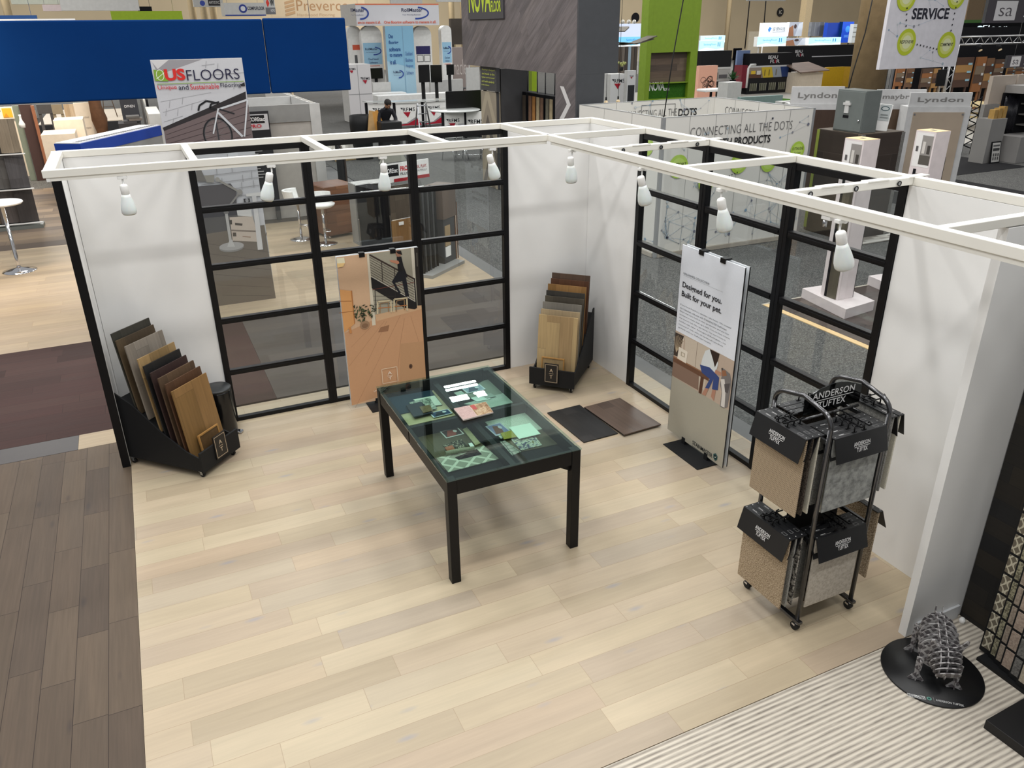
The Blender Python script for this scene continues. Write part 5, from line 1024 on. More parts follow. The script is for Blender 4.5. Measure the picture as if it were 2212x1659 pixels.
def seams(A, W_, H_, n):
    for k in range(1, n): A.rect(W_ * k / n - .003, .06, W_ * k / n + .003, H_, (140, 140, 138))
def front(A, W_, H_):
    f = lambda u, v: ((lambda p: (p.x - DX0, p.z))(P(u, v, y=DY0 - .02)))
    seams(A, W_, H_, 6); rr = random.Random(4); network(A, W_, H_, rr, 95, .12, 1.15); network(A, W_, H_, rr, 26, 1.2, H_ - .05)
    a = f(1492, 292); b = f(1712, 276); zz = (f(1495, 292)[1] + f(1708, 278)[1]) / 2; A.text('CONNECTING ALL THE DOTS', a[0], zz - .015, b[0] - a[0], .125, (70, 70, 72), -.016, 1.05)
    c = f(1582, 310); d = f(1665, 300); A.text('WITH PRODUCTS', c[0] - .36, (f(1582, 312)[1] + f(1665, 304)[1]) / 2 - .02, d[0] - c[0] + .36, .115, (36, 36, 38), .02)
    for (u, v), r_, tx in (((1466, 360), .17, 'SUPPORT'), ((1597, 352), .16, 'PARTNERSHIP'), ((1660, 350), .15, 'LIMITED'), ((1722, 325), .14, 'CUTTING EDGE'), ((1524, 395), .14, 'LEADERSHIP')):
        c = f(u, v); A.disc(*c, r_, r_, LIME, 32); A.disc(*c, r_ * .72, r_ * .72, (186, 214, 104), 32); A.text(tx, c[0] - r_ * .8, c[1] + .01, r_ * 1.6, .042, (50, 52, 40), .012); A.text('Floor Designs', c[0] - r_ * .5, c[1] - .05, r_, .03, (120, 136, 80), 0)
    for k in range(9):
        t_ = k / 8; p0 = f(1545, 392); p1 = f(1590, 372); A.disc(p0[0] + (p1[0] - p0[0]) * t_, p0[1] + (p1[1] - p0[1]) * t_, .011, .011, (40, 40, 42), 10)
def wallp(name, x0, x1, y0, y1, draw=None, rz=0, loc=None, W_=None):
    o = bx(name, DW, db, x0, x1, y0, y1, .065, DZ)
    if draw: A = Art(.0012); A.k = 1; draw(A, W_, DZ - .07); a_ = A.build('print', o, loc, rz)
wallp('front_wall', .05, bw, 0, .035, None); wallp('left_wall', 0, .035, .05, bd); wallp('back_wall', .04, bw, bd - .035, bd); wallp('right_wall', bw - .035, bw, .04, bd - .04)
A = Art(.0012); A.k = 1; front(A, bw, DZ); A.build('front_print', db, (0, 0, 0))
def leftp(A, W_, H_): seams(A, W_, H_, 3); network(A, W_, H_, random.Random(9), 60, .1, 1.3); A.disc(W_ - .35, 1.62, .15, .15, LIME, 30); A.disc(W_ - .35, 1.62, .10, .10, (186, 214, 104), 30); A.text('CUTTING EDGE', W_ - .48, 1.62, .26, .035, (60, 62, 48), .012)
A = Art(.0012); A.k = 1; leftp(A, bd, DZ); A.build('left_print', db, (0, bd, 0), -math.pi / 2)
def backp(A, W_, H_):
    f = lambda u, v: ((lambda p: (p.x - DX0, p.z))(P(u, v, y=DY1 - .04)))
    seams(A, W_, H_, 4); a = f(1345, 253); b = f(1462, 246); A.text('CONNECTING ALL THE', a[0], a[1] - .03, b[0] - a[0], .12, (70, 70, 72), -.016); c = f(1463, 248); d = f(1503, 244); A.text('DOTS', c[0] + .02, c[1] - .03, d[0] - c[0], .13, (36, 36, 38), .025)
    e = f(1386, 228); g_ = f(1459, 224); A.line([(e[0], e[1] - .3), e, g_, (g_[0], g_[1] - .3)], .008, (90, 90, 90)); network(A, W_, H_, random.Random(2), 26, 1.2, H_)
A = Art(.0012); A.k = 1; backp(A, bw, DZ); A.build('back_print', db, (0, bd - .036, 0))
def rightp(A, W_, H_): seams(A, W_, H_, 4); A.text('CONNECTING', .35, 1.78, .95, .12, (70, 70, 72), -.016)
A = Art(.0012); A.k = 1; rightp(A, bd, DZ); A.build('right_print', db, (bw - .036, bd, 0), -math.pi / 2)
bx('corner_post', ALU, db, -.004, .045, -.004, .045, .001, DZ + .005); bx('end_post', ALU, db, bw - .01, bw + .035, -.004, .05, .001, DZ + .005)
MB().box(.05, bw, -.02, .03, 0, .062).box(-.02, .03, .05, bd, 0, .062).build('kick_board', TR_, db)
mb = MB().box(.05, bw, -.002, .037, DZ + .0005, DZ + .008).box(-.002, .037, .05, bd, DZ + .0005, DZ + .008).box(.04, bw, bd - .037, bd + .002, DZ + .0005, DZ + .008).box(bw - .037, bw + .002, .04, bd - .04, DZ + .0005, DZ + .008); mb.build('top_trim', ALU, db)
hc = T('hanging_cable', 'thin black cable hanging down to the corner of the white dot booth', 'cable', (DX0, DY0, 0)); p1 = P(1476, 0, y=DY0); 
MB().tube([(.02, .02, DZ + .01), ((p1.x - DX0) * .45, 0, (DZ + p1.z) / 2 + .02), (p1.x - DX0, 0, p1.z), ((p1.x - DX0) * 1.9, 0, p1.z + 2.5)], .008, 8).build('cable', RUBBER, hc)
# ================================================================ booth with the big wood-print header
NX = 2.9
ny0, ny1 = P(1245, 120, x=NX).y, P(1010, 90, x=NX).y; yl = P(1200, 170, x=NX).y; zb = P(1110, 150, x=NX).z
NOVW = planks('grey_printed_wood', [(104, 97, 98), (112, 105, 106), (98, 92, 94), (118, 110, 110)], 'y', .22, 2.2, 0, .0016, (78, 72, 74), .24, .55, plane='yz', streak=.3, rot=-.62); NGRY = M('slate_grey_side', (66, 68, 72), .6)
nv = T('header_booth', 'tall booth with a grey wood-print header and a slate grey side', 'booth', (NX, ny0, 0))
bx('wood_header', NOVW, nv, 0, .06, .0, ny1 - ny0 + .3, zb, 5.2); bx('wood_leg', NOVW, nv, 0, .06, .0, yl - ny0, .001, zb - .001)
xr = P(1335, 60, y=ny0).x - NX; xs = P(1302, 200, y=ny0).x - NX; zs = P(1320, 158, y=ny0).z
bx('side_header', NGRY, nv, .002, xr, -.04, -.001, zs, 5.2); bx('side_leg', NGRY, nv, .002, xs, -.04, -.001, .001, zs - .001)
A = Art(.002); A.k = 1; A.poly([(.35, 1.9 - .28), (.62, 1.9), (.36, 2.18), (.22, 2.18), (.48, 1.9), (.20, 1.62)], (206, 204, 204)); A.build('chevron_print', nv, (0, yl - ny0 + .05, .10), -math.pi / 2)
ly0, ly1, lz0, lz1 = midx(NX - .03, 1011, -26, 1087, 41)
lg = bx('logo_board', M('graphite_board', (64, 62, 66), .55), nv, -.035, -.002, ly1 - ny0, ly0 - ny0, lz0, lz1 + .3)
A = Art(.002); A.k = 1; W_ = ly0 - ly1; A.text('NOVA', .06, .12, W_ * .64, .55, (186, 206, 54), .02, .95); A.text('FLOOR', W_ * .68, .12, W_ * .27, .20, (186, 206, 54), .02, .9); A.build('lettering', lg, (-.036, ly0 - ny0, lz0), -math.pi / 2)
# chevron wood column, text board, lime walls, hanging sample blocks
CHV = NT('chevron_wood'); sx = CHV.n('ShaderNodeSeparateXYZ'); CHV.set(sx.inputs[0], CHV.obj())
tri = CHV.math('ABSOLUTE', CHV.math('SUBTRACT', CHV.math('FRACT', CHV.math('MULTIPLY', sx.outputs[1], 1.1)), .5)); bnd = CHV.math('FLOOR', CHV.math('MULTIPLY', CHV.math('ADD', sx.outputs[2], CHV.math('MULTIPLY', tri, 1.5)), 3.3)); wn_ = CHV.n('ShaderNodeTexWhiteNoise', noise_dimensions='1D'); CHV.set(wn_.inputs['W'], bnd)
CHV.bsdf(CHV.ramp(wn_.outputs[0], [(.0, C((92, 84, 76))), (.5, C((140, 130, 114))), (1, C((172, 160, 138)))]), .6); MATS['chevron_wood'] = CHV.m
y0, y1, z0, z1 = midx(3.0, 1040, 198, 1072, 300)
cc = T('chevron_column', 'column clad in grey and beige chevron wood beside the aisle', 'column', (3.0, y1, 0)); bx('clad_face', CHV.m, cc, 0, .10, 0, y0 - y1, .001, z1); bx('grey_side', DGRY, cc, .11, .75, -.02, .04, .001, 2.44)
def nb(A, W_, H_):
    for k, s_ in enumerate(('Flooring is designed', 'and made to the', 'highest environmental', 'and health standards', 'in the industry.')): A.text(s_, W_ * .12, H_ * (.80 - k * .155), W_ * (.8 if k != 4 else .5), H_ * .085, (196, 204, 90), .006)
sign('text_board', 'dark board with lime lettering above the chevron column', 'sign', 0, 1038, 143, 1072, 196, .08, DGRY, nb, x=2.98)
sign('lime_wall', 'bright lime green wall panel under the wood-print header', 'wall panel', 0, 1092, 130, 1149, 262, .12, GREEN, None, 0, x=4.3)
bcol = [(84, 74, 64), (170, 120, 66), (120, 92, 74), (176, 160, 128), (110, 106, 92)]
for k, u in enumerate((1120, 1141, 1158, 1178)):
    y0, y1, z0, z1 = midx(3.6, u, 198 + k * 3, u + 17, 268); r = T('hanging_sample_block', ['first hanging block of wood strips beside the lime wall', 'second hanging block with an orange wood strip', 'third hanging block of brown wood strips', 'fourth hanging block of pale wood strips by the printed leg'][k], 'sample block', (3.6, y1, z0 - .6), 0, 'hanging wood sample blocks under the header'); W_ = y0 - y1; h_ = z1 - z0 + .6
    bx('block', NBLK, r, 0, .25, 0, W_, 0, h_)
    for j in range(2): bx('wood_strip', M('block_strip_%d' % ((k + j) % 5), bcol[(k + j) % 5], .55, 0, .4, .15, 12), r, -.012, -.001, W_ * (.06 + .48 * j), W_ * (.42 + .48 * j), .02, h_ - .06)
    MB().cyl((.12, W_ / 2, h_ + .001), (.12, W_ / 2, h_ + 2.2), .012, 8).build('hanging_rod', STEEL, r)
# ================================================================ lime tower
LTG = M('lime_tower_paint', (122, 150, 38), .55)
yL = 12.0
a, b, c, d = mid(yL, 1395, 60, 1505, 220)
lt = T('lime_tower', 'tall lime green tower with a wood inset and a moss panel with white letters', 'tower', (a, yL, 0)); W_ = b - a; S_ = W_ / 112.0
f = lambda u, v: ((lambda p: (p.x - a, p.z))(P(u, v, y=yL)))
bx('tower_body', LTG, lt, 0, W_, .25, .32, .001, 6.0); bx('tower_side', LTG, lt, W_ * .86, W_, .0, .249, .001, 6.0); bx('tower_side', LTG, lt, 0, W_ * .09, 0, .249, .001, 6.0); zt_ = f(1450, 113)[1]; bx('tower_head', LTG, lt, W_ * .0905, W_ * .8595, 0, .249, zt_, 6.0)
zw1, zw0 = f(1450, 116)[1], f(1450, 178)[1]; zm1, zm0 = f(1450, 180)[1], f(1450, 212)[1]
bx('wood_inset', planks('tower_wood', [(104, 88, 76), (124, 106, 92), (86, 74, 66), (114, 98, 84)], 'x', .16, .8, 0, .001, (60, 50, 44), .16, .55, plane='xz'), lt, W_ * .0905, W_ * .8595, .15, .249, zw0, zt_ - .002); bx('shelf', LTG, lt, W_ * .0905, W_ * .8595, .02, .249, zm1, zw0 - .001)
ms = bx('moss_panel', speckle('green_moss', [(.35, (34, 78, 18)), (.65, (62, 112, 34))], 60), lt, W_ * .0905, W_ * .8595, .12, .249, zm0, zm1 - .001); A = Art(.003); A.k = 1; A.text('NOVA', W_ * .14, .20, W_ * .30, .22, (226, 230, 224), .03, .85); A.text('FLOOR', W_ * .42, .19, W_ * .12, .07, (226, 230, 224), .02); A.build('lettering', ms, (0, .12, zm0))
bx('shelf', LTG, lt, W_ * .0905, W_ * .8595, .02, .249, zm0 - .06, zm0 - .001); bx('wood_inset', MATS['tower_wood'], lt, W_ * .0905, W_ * .8595, .15, .249, .3, zm0 - .061)
# grey wing, twisted planks, pendant lamps, second software booth
for k, (u0, v0, u1, v1, u2, v2) in enumerate(((1336, 92, 1365, 95, 1409, 78), (1336, 97, 1372, 93, 1402, 84), (1336, 68, 1345, 60, 1345, 58))):
    q = [P(u0, v0, y=10), P(u1, v1, y=10.2), P(u2, v2, y=10.4)]; o = q[0]; mb = MB(); L0 = [p - o for p in q]
    for p, r_ in zip(L0, L0[1:]): mb.bar(p, r_, .30, .02)
    tag(mb.build('bent_plank', M('grey_plank', (78, 72, 62), .6), None, loc=o), ['long bent plank sticking out beside the lime tower', 'short bent plank below the long one beside the lime tower', 'upper bent plank close to the slate grey side'][k], 'plank')
for k, (u, v) in enumerate(((1309, 222), (1335, 220))):
    p = P(u, v, y=9.2); pn = T('pendant_lamp', ['lit pendant lamp closer to the slate grey side', 'lit pendant lamp right of its twin before the white counter'][k], 'lamp', (p.x, p.y, p.z), 0, 'pendant lamps above the white dot booth')
    MB().ball((0, 0, 0), .045, 12, (1, 1, 1.15)).build('bulb', M('warm_bulb', (255, 226, 180), .3, 0, .5, 0, 1, 3.0), pn); MB().cyl((0, 0, .055), (0, 0, .12), .018, 10).build('socket', BLKM, pn); MB().cyl((0, 0, .121), (0, 0, 3.5), .005, 6).build('cord', RUBBER, pn)
RED = (168, 26, 48)
def rfms(A, x, z, s, col=(40, 42, 48)):
    A.poly([(x - s * .12, z + s * .30), (x + s * .10, z + s * .30), (x + s * .06, z + s * .12)], col); A.text('RFMS', x + s * .12, z, s, s * .30, col, .006, 1.08); A.poly([(x + s * .12, z - s * .06), (x + s * .75, z - s * .06), (x + s * .5, z - s * .5)], RED)
def rf2(A, W_, H_): A.rect(0, 0, W_, H_, (214, 214, 216)); rfms(A, W_ * .15, H_ * .82, W_ * .62)
sign('software_counter', 'white software booth counter wall behind the lamps, left of the lime tower', 'counter', 19, 1318, 160, 1353, 225, .8, LGRY, rf2, 0)
def rf3(A, W_, H_): A.rect(0, 0, W_, H_, (208, 208, 210)); A.rect(W_ * .12, H_ * .3, W_ * .9, H_ * .72, (40, 42, 46)); rfms(A, W_ * .3, H_ * .88, W_ * .4)
sign('screen_wall', 'white wall with a dark screen beside the lime tower', 'wall panel', 18.6, 1354, 152, 1372, 222, .2, LGRY, rf3, 0)
FLW = MB(); fl_ = T('flower_pot', 'small pot of white flowers on the software counter', 'flowers', (P(1342, 152, y=19.3).x, 19.3, P(1342, 156, y=19).z + .03)); MB().lathe([(.001, 0), (.06, 0), (.08, .12), (.001, .12)], 12).build('pot', BLKM, fl_)
mb = MB(); rr = random.Random(6)
for k in range(14): mb.ball((rr.uniform(-.22, .22), rr.uniform(-.1, .1), .16 + rr.uniform(0, .12)), .045, 6)
o = mb.build('foliage', M('yellow_green_leaves', (150, 154, 96), .7, 0, .3, .3, 20), fl_); o['kind'] = 'stuff'
def ocean(A, W_, H_): A.rect(0, 0, W_, H_, (196, 206, 226)); A.rect(0, 0, W_, H_ * .42, (120, 196, 236)); A.text('SandongFloors', W_ * .3, H_ * .2, W_ * .5, H_ * .14, (40, 110, 170), .0); A.poly([(0, 0), (W_, 0), (W_, H_ * .12), (W_ * .5, H_ * .04), (0, H_ * .14)], (236, 246, 252))
sign('lightbox_sign', 'glowing pale blue light box left of the lime tower', 'sign', 44, 1337, 51, 1391, 100, .4, WHITEP, ocean, lit=.9)
for k, u in enumerate((1345, 1358, 1370)): 
    p = P(u, 47, y=43.5); MB_ = MB().ball((0, 0, 0), .14, 8); tag(MB_.build('spot_lamp', M('spot_lit', (250, 246, 236), .4, 0, .5, 0, 1, 2.0), None, loc=p), ['first small lit spot above the left light box', 'second small lit spot above the left light box', 'third small lit spot above the left light box'][k], 'lamp')
def vw(A, W_, H_):
    for k in range(6): A.rect(W_ * k / 6, 0, W_ * (k + .9) / 6, H_, [(110, 98, 88), (140, 130, 120), (92, 84, 78), (190, 214, 230), (120, 108, 98), (96, 88, 82)][k])
sign('plank_wall', 'wall of vertical wood planks with light strips left of the lime tower', 'wall panel', 42, 1336, 101, 1376, 162, .3, DGRY, vw, 0)
# ================================================================ far left software booth
def tower(A, W_, H_):
    A.rect(0, 0, W_, H_, (214, 212, 214)); A.rect(W_ * .44, 0, W_ * .46, H_, (150, 150, 152)); A.rect(0, H_ * .49, W_, H_ * .5, (150, 150, 152)); rfms(A, W_ * .08, H_ * .91, W_ * .26); rfms(A, W_ * .58, H_ * .74, W_ * .32)
sign('software_tower', 'white square tower with black letters and a red triangle beside the blue banner', 'tower', 23.5, 753, 139, 804, 260, 1.0, LGRY, tower, 0)
def arch(label, u0, v0, u1, v1, y, draw=None, dep=.35):
    a, b, c, d = mid(y, u0, v0, u1, v1); W_ = b - a; r = T('arched_pillar', label, 'pillar', (a, y, 0), 0, 'white rounded pillars of the far software booth'); H_ = d; q = min(W_ * .45, .8)
    pts = [(0, 0, .001), (W_, 0, .001), (W_, 0, H_ - q)] + [(W_ - q + q * math.cos(R(k * 15)), 0, H_ - q + q * math.sin(R(k * 15))) for k in range(1, 7)] + [(q - q * math.sin(R(k * 15)), 0, H_ - q + q * math.cos(R(k * 15))) for k in range(0, 7)]
    MB().prism(pts, (0, dep, 0)).build('pillar_body', WHITEP, r)
    if draw: A = Art(.004); A.k = 1; draw(A, W_, H_); A.build('print', r)
def swoosh(A, x, z, w_, h_, tx='RollMaster'):
    A.ring(x + w_ * .55, z + h_ * .45, w_ * .5, h_ * .5, h_ * .13, (52, 78, 160), 24, -95, 80); A.text(tx, x, z + h_ * .55, w_ * .8, h_ * .28, (44, 52, 92), .01); A.text('Your Flooring Business', x + w_ * .02, z + h_ * .25, w_ * .7, h_ * .12, (90, 96, 130), 0)
def pil(A, W_, H_): A.rect(W_ * .06, H_ * .55, W_ * .94, H_ * .80, (160, 204, 232)); swoosh(A, W_ * .15, H_ * .66, W_ * .75, H_ * .10); A.text('Cloud based', W_ * .25, H_ * .60, W_ * .5, H_ * .025, (50, 70, 120), 0); A.text('Software', W_ * .3, H_ * .56, W_ * .4, H_ * .025, (50, 70, 120), 0); A.rect(W_ * .2, H_ * .53, W_ * .8, H_ * .535, (210, 80, 60))
def pil2(A, W_, H_): A.rect(W_ * .1, H_ * .66, W_ * .9, H_ * .76, (46, 42, 96)); A.frame(W_ * .14, H_ * .57, W_ * .48, H_ * .65, .02, (60, 60, 64)); A.frame(W_ * .54, H_ * .57, W_ * .88, H_ * .65, .02, (60, 60, 64))
def pil3(A, W_, H_): A.rect(W_ * .3, H_ * .72, W_ * .95, H_ * .78, (214, 96, 70)); A.rect(W_ * .4, H_ * .52, W_ * .6, H_ * .66, (90, 92, 96))
arch('leftmost white rounded pillar of the far software booth', 755, 56, 784, 200, 28.6, pil3); arch('white rounded pillar with a blue cloud poster, second from the left', 784, 55, 828, 200, 28.0, pil); arch('white rounded pillar with a dark purple poster', 896, 56, 934, 200, 28.0, pil2); arch('rightmost narrow white rounded pillar with a blue poster', 955, 55, 977, 190, 28.0, pil)
def blu(A, W_, H_):
    A.rect(0, 0, W_, H_, (170, 206, 226)); A.poly([(0, H_ * .6), (W_, H_ * .5), (W_, H_), (0, H_)], (140, 190, 220)); A.rect(W_ * .60, 0, W_ * .62, H_, (130, 170, 200))
    for k, s_ in enumerate(('One', 'flooring', 'software', 'to manage', 'it all.')): A.text(s_, W_ * .10, H_ * (.86 - k * .075), W_ * [.16, .34, .40, .45, .22][k], H_ * .05, (40, 84, 150), .02)
    for k, s_ in enumerate(('Cloud based', 'Business', 'Management', 'Software')): A.text(s_, W_ * .66, H_ * (.66 - k * .075), W_ * .26, H_ * .045, (60, 90, 160), .0)
    swoosh(A, W_ * .18, H_ * .40, W_ * .36, H_ * .10)
sign('blue_banner_stand', 'tall pale blue banner wall with slogan lettering in the software booth', 'banner', 27, 836, 56, 896, 200, .3, LGRY, blu, 0)
def ringsg(A, W_, H_): A.rect(0, 0, W_, H_, (222, 222, 228)); A.rect(0, H_ * .94, W_, H_, (226, 120, 84)); swoosh(A, W_ * .54, H_ * .3, W_ * .32, H_ * .6); swoosh(A, W_ * -.06, H_ * .3, W_ * .2, H_ * .6, 'llMaster'); A.text('One flooring software to manage it all.', W_ * .32, H_ * .05, W_ * .64, H_ * .17, (224, 104, 74), .02); A.text('are to manage it all.', W_ * .01, H_ * .05, W_ * .27, H_ * .17, (224, 104, 74), .02)
r_, W_, H_ = sign('hanging_sign', 'white hanging ring sign with an orange slogan and blue swooshes', 'sign', 27.5, 769, 8, 948, 55, 2.5, LGRY, ringsg)
def tv(name, label, y, u0, v0, u1, v1, stand=True, rz=0):
    a, b, c, d = mid(y, u0, v0, u1, v1); r = T(name, label, 'screen', ((a + b) / 2, y, 0), rz); w_ = (b - a) / 2
    bx('screen', M('screen_black', (10, 10, 12), .2), r, -w_, w_, 0, .05, c, d, .008); bx('back_shell', BLKM, r, -w_ * .8, w_ * .8, .051, .10, c + .1, d - .1)
    if stand: bx('stand_post', BLKM, r, -.06, .06, .101, .17, .03, d - .2); bx('stand_foot', BLKM, r, -.4, .4, -.15, .4, 0, .029)
tv('monitor', 'black wall monitor on the second rounded pillar', 27.6, 800, 147, 827, 170); tv('monitor', 'left one of two tilted black monitors on a tall post', 22.2, 904, 140, 930, 178, True, R(14)); tv('monitor', 'right one of two tilted black monitors on a tall post', 22.25, 931, 140, 954, 178, True, R(-14)); tv('monitor', 'black monitor on the rightmost rounded pillar', 26.0, 965, 139, 981, 162); tv('television', 'large black television on a floor stand before the software counter', 18.2, 964, 196, 1040, 249)
cn = P(905, 215, y=21); ct_ = T('reception_counter', 'curved white reception counter with black posts, red waves and a glass top', 'counter', (cn.x, 21.0, 0))
W_ = 3.6; seg = [(-1.75, .55), (-.9, .05), (.1, -.05), (1.1, .2)]
for k, ((x0, y0), (x1, y1)) in enumerate(zip(seg, seg[1:])):
    L_ = math.hypot(x1 - x0, y1 - y0); an = math.atan2(y1 - y0, x1 - x0); pnl = MB().box(.05, L_ - .05, 0, .05, .05, .82).build('front_panel', WHITEP, ct_, loc=(x0, y0, 0), rz=an)
    A = Art(.003); A.k = 1; rfms(A, L_ * .25, .55, .42); A.poly([(.06, .06), (L_ - .06, .06), (L_ - .06, .16), (L_ * .75, .36), (L_ * .4, .16), (.06, .14)], (150, 150, 154)); A.poly([(.06, .08), (L_ - .06, .08), (L_ * .78, .30), (L_ * .45, .14), (.06, .11)], RED); A.build('print', pnl)
    MB().box(-.04, .04, -.02, .07, 0, .84).build('post', NBLK, ct_, loc=(x0, y0, 0))
MB().prism([(x, y - .08, .85) for x, y in seg] + [(x, y + .5, .85) for x, y in seg[::-1]], (0, 0, .035)).build('counter_top', M('glassy_white_top', (206, 210, 208), .15), ct_)
cn = P(1000, 250, y=17.2); r = T('reception_counter', 'smaller white counter with a rounded top at the right of the big television', 'counter', (cn.x, 17.4, 0)); bx('front_panel', WHITEP, r, -.55, .75, 0, .05, .03, .78); bx('post', NBLK, r, -.62, -.56, -.02, .07, 0, .80); bx('post', NBLK, r, .12, .18, -.03, -.001, 0, .80); MB().lathe([(.001, .801), (.8, .801), (.82, .82), (.8, .835), (.001, .835)], 30, (0, .5, 0)).build('counter_top', M('glassy_white_top', (206, 210, 208), .15), r)
A = Art(.003); A.k = 1; rfms(A, -.45, .50, .36); rfms(A, .28, .42, .42); A.rect(-.1, .1, .1, .45, (180, 182, 186)); A.build('print', r)
bx('display_desk', WHITEP, T('display_desk', 'long low white desk behind the reception counter', 'desk', (P(940, 185, y=25).x, 25, 0)), -2.4, 2.2, 0, .7, 0, .78)
bx('display_desk', WHITEP, T('display_desk', 'white desk unit under the leftmost software pillar', 'desk', (P(815, 185, y=26).x, 26, 0)), -.6, 1.2, 0, .7, 0, .8)
ld = T('step_ladder', 'small aluminium step ladder standing before the reception counter', 'ladder', (P(872, 272, z=0).x - .3, 18.6, 0))
for s_ in (-1, 1): MB().bar((s_ * .2, -.25, 0), (s_ * .14, 0, 1.0), .04, .03).bar((s_ * .2, .3, 0), (s_ * .14, .02, 1.0), .03, .03).build('side_rail', STEEL, ld)
for k in range(4): bx('step', STEEL, ld, -.17, .17, -.25 + k * .065, -.14 + k * .065, .2 + k * .24, .225 + k * .24)
def fchair(label, x, y, rz, tip=0):
    r = T('folding_chair', label, 'chair', (x, y, 0), rz, 'chrome legged chairs on the grey aisle carpet')
    bx('seat', BLKM, r, -.22, .22, -.2, .22, .43, .46, .01); MB().box(-.22, .22, 0, .03, .55, .85, Matrix.Translation((0, .22, 0)) @ Matrix.Rotation(R(-8), 4, 'X')).build('backrest', BLKM, r)
    for s_ in (-1, 1): MB().tube([(s_ * .24, -.25, 0), (s_ * .23, -.1, .429)], .012, 8).build('leg', CHROME, r); MB().tube([(s_ * .24, .28, 0), (s_ * .23, .2, .44), (s_ * .23, .25, .84)], .012, 8).build('leg', CHROME, r)
    MB().tube([(-.24, -.2, .16), (.24, -.2, .16)], .008, 6).build('stretcher', CHROME, r)
for k, (u, v, rz) in enumerate(((985, 345, 20), (1022, 345, -15), (1068, 342, 30))):
    q = P(u, v, z=0); fchair(['black chair with chrome legs leftmost behind the third glass column', 'black chair with chrome legs in the middle behind the third glass column', 'black chair with chrome legs closest to the chevron column'][k], q.x, q.y, R(rz))
fc = P(812, 228, y=22); r = T('folding_chair', 'folded chrome chair leaning by the white software tower', 'chair', (fc.x, 21.4, 0), R(30))
for s_ in (-1, 1): MB().bar((s_ * .2, 0, 0), (s_ * .2, .35, .8), .025, .025).build('leg', CHROME, r)
for z in (.15, .4, .65, .79): MB().bar((-.2, .4375 * z, z), (.2, .4375 * z, z), .025, .025).build('stretcher', CHROME, r)
# bin with cardboard, dark trolley and the bending person
bp = P(826, 346, z=0); dk = T('waste_barrel', 'large round black barrel holding cardboard, at the left of the bending person', 'barrel', (bp.x - .36, bp.y + .55, 0)); MB().lathe([(.001, .001), (.26, .001), (.30, .9), (.29, 1.12), (.27, 1.12), (.26, .9), (.24, .1), (.001, .1)], 28).build('barrel', BLKM, dk)
CARD = M('cardboard', (178, 144, 98), .75, 0, .3, .08, 8)
for k, (dx, an, lb) in enumerate(((-.28, 12, 'left cardboard flap sticking out of the black barrel'), (.03, -20, 'orange-brown cardboard piece leaning right of the barrel'))): tag(MB().box(-.14, .14, -.01, .01, 0, .62).build('cardboard_sheet', CARD if k == 0 else M('orange_cardboard', (190, 136, 62), .7), None, loc=(bp.x + dx + .12, bp.y + .22 + k * .05, .62), rz=0), lb, 'cardboard').__setattr__('rotation_euler', (R(-6), R(an), R(10)))
tk_ = T('waste_trolley', 'tall black wheeled trolley in front of the bending person', 'trolley', (bp.x + .27, bp.y, 0)); bx('body', M('black_trolley', (16, 16, 18), .6), tk_, -.28, .28, -.2, .25, .10, .98, .02)
for s_ in (-1, 1): MB().cyl((s_ * .2 - .02, .05, .0805), (s_ * .2 + .02, .05, .0805), .08, 16).build('wheel', RUBBER, tk_)
pr_ = T('person', 'person in dark clothes with short dark hair bending forward behind the trolley', 'person', (bp.x + .27, bp.y + .62, 0), R(8))
def skinned(name, joints, edges, mat, parent, sub=2):
    me = bpy.data.meshes.new(name); me.from_pydata([j[0] for j in joints], edges, []); o = bpy.data.objects.new(name, me); COL.objects.link(o); o.parent = parent
    m = o.modifiers.new('skin', 'SKIN'); m.use_smooth_shade = True
    lay = me.skin_vertices[0].data if me.skin_vertices else None
    if lay is None: return o
    for i, j in enumerate(joints): lay[i].radius = (j[1], j[2] if len(j) > 2 else j[1])
    lay[0].use_root = True; s_ = o.modifiers.new('sub', 'SUBSURF'); s_.levels = sub; s_.render_levels = sub; me.materials.append(mat); return o
def skin_layer(me):
    bm = bmesh.new(); bm.from_mesh(me); bm.verts.layers.skin.verify(); bm.to_mesh(me); bm.free()
SKIN = M('skin_tone', (176, 132, 106), .55); DCL = M('dark_clothing', (24, 26, 34), .85)
J = [((0, 0, .86), .15, .12), ((0, -.08, 1.02), .15, .12), ((0, -.20, 1.18), .17, .13), ((0, -.28, 1.27), .07, .07), ((0, -.34, 1.33), .055, .055), ((-.19, -.24, 1.20), .07, .07), ((-.25, -.30, .98), .05, .05), ((-.16, -.44, .84), .038, .038), ((.19, -.24, 1.20), .07, .07), ((.25, -.32, .99), .05, .05), ((.14, -.46, .88), .038, .038), ((-.10, .02, .80), .10, .10), ((-.11, .0, .46), .07, .07), ((-.11, .05, .08), .05, .05), ((-.11, -.10, .04), .045, .035), ((.10, .02, .80), .10, .10), ((.11, .0, .46), .07, .07), ((.11, .05, .08), .05, .05), ((.11, -.10, .04), .045, .035)]
Ed = [(0, 1), (1, 2), (2, 3), (3, 4), (2, 5), (5, 6), (6, 7), (2, 8), (8, 9), (9, 10), (0, 11), (11, 12), (12, 13), (13, 14), (0, 15), (15, 16), (16, 17), (17, 18)]
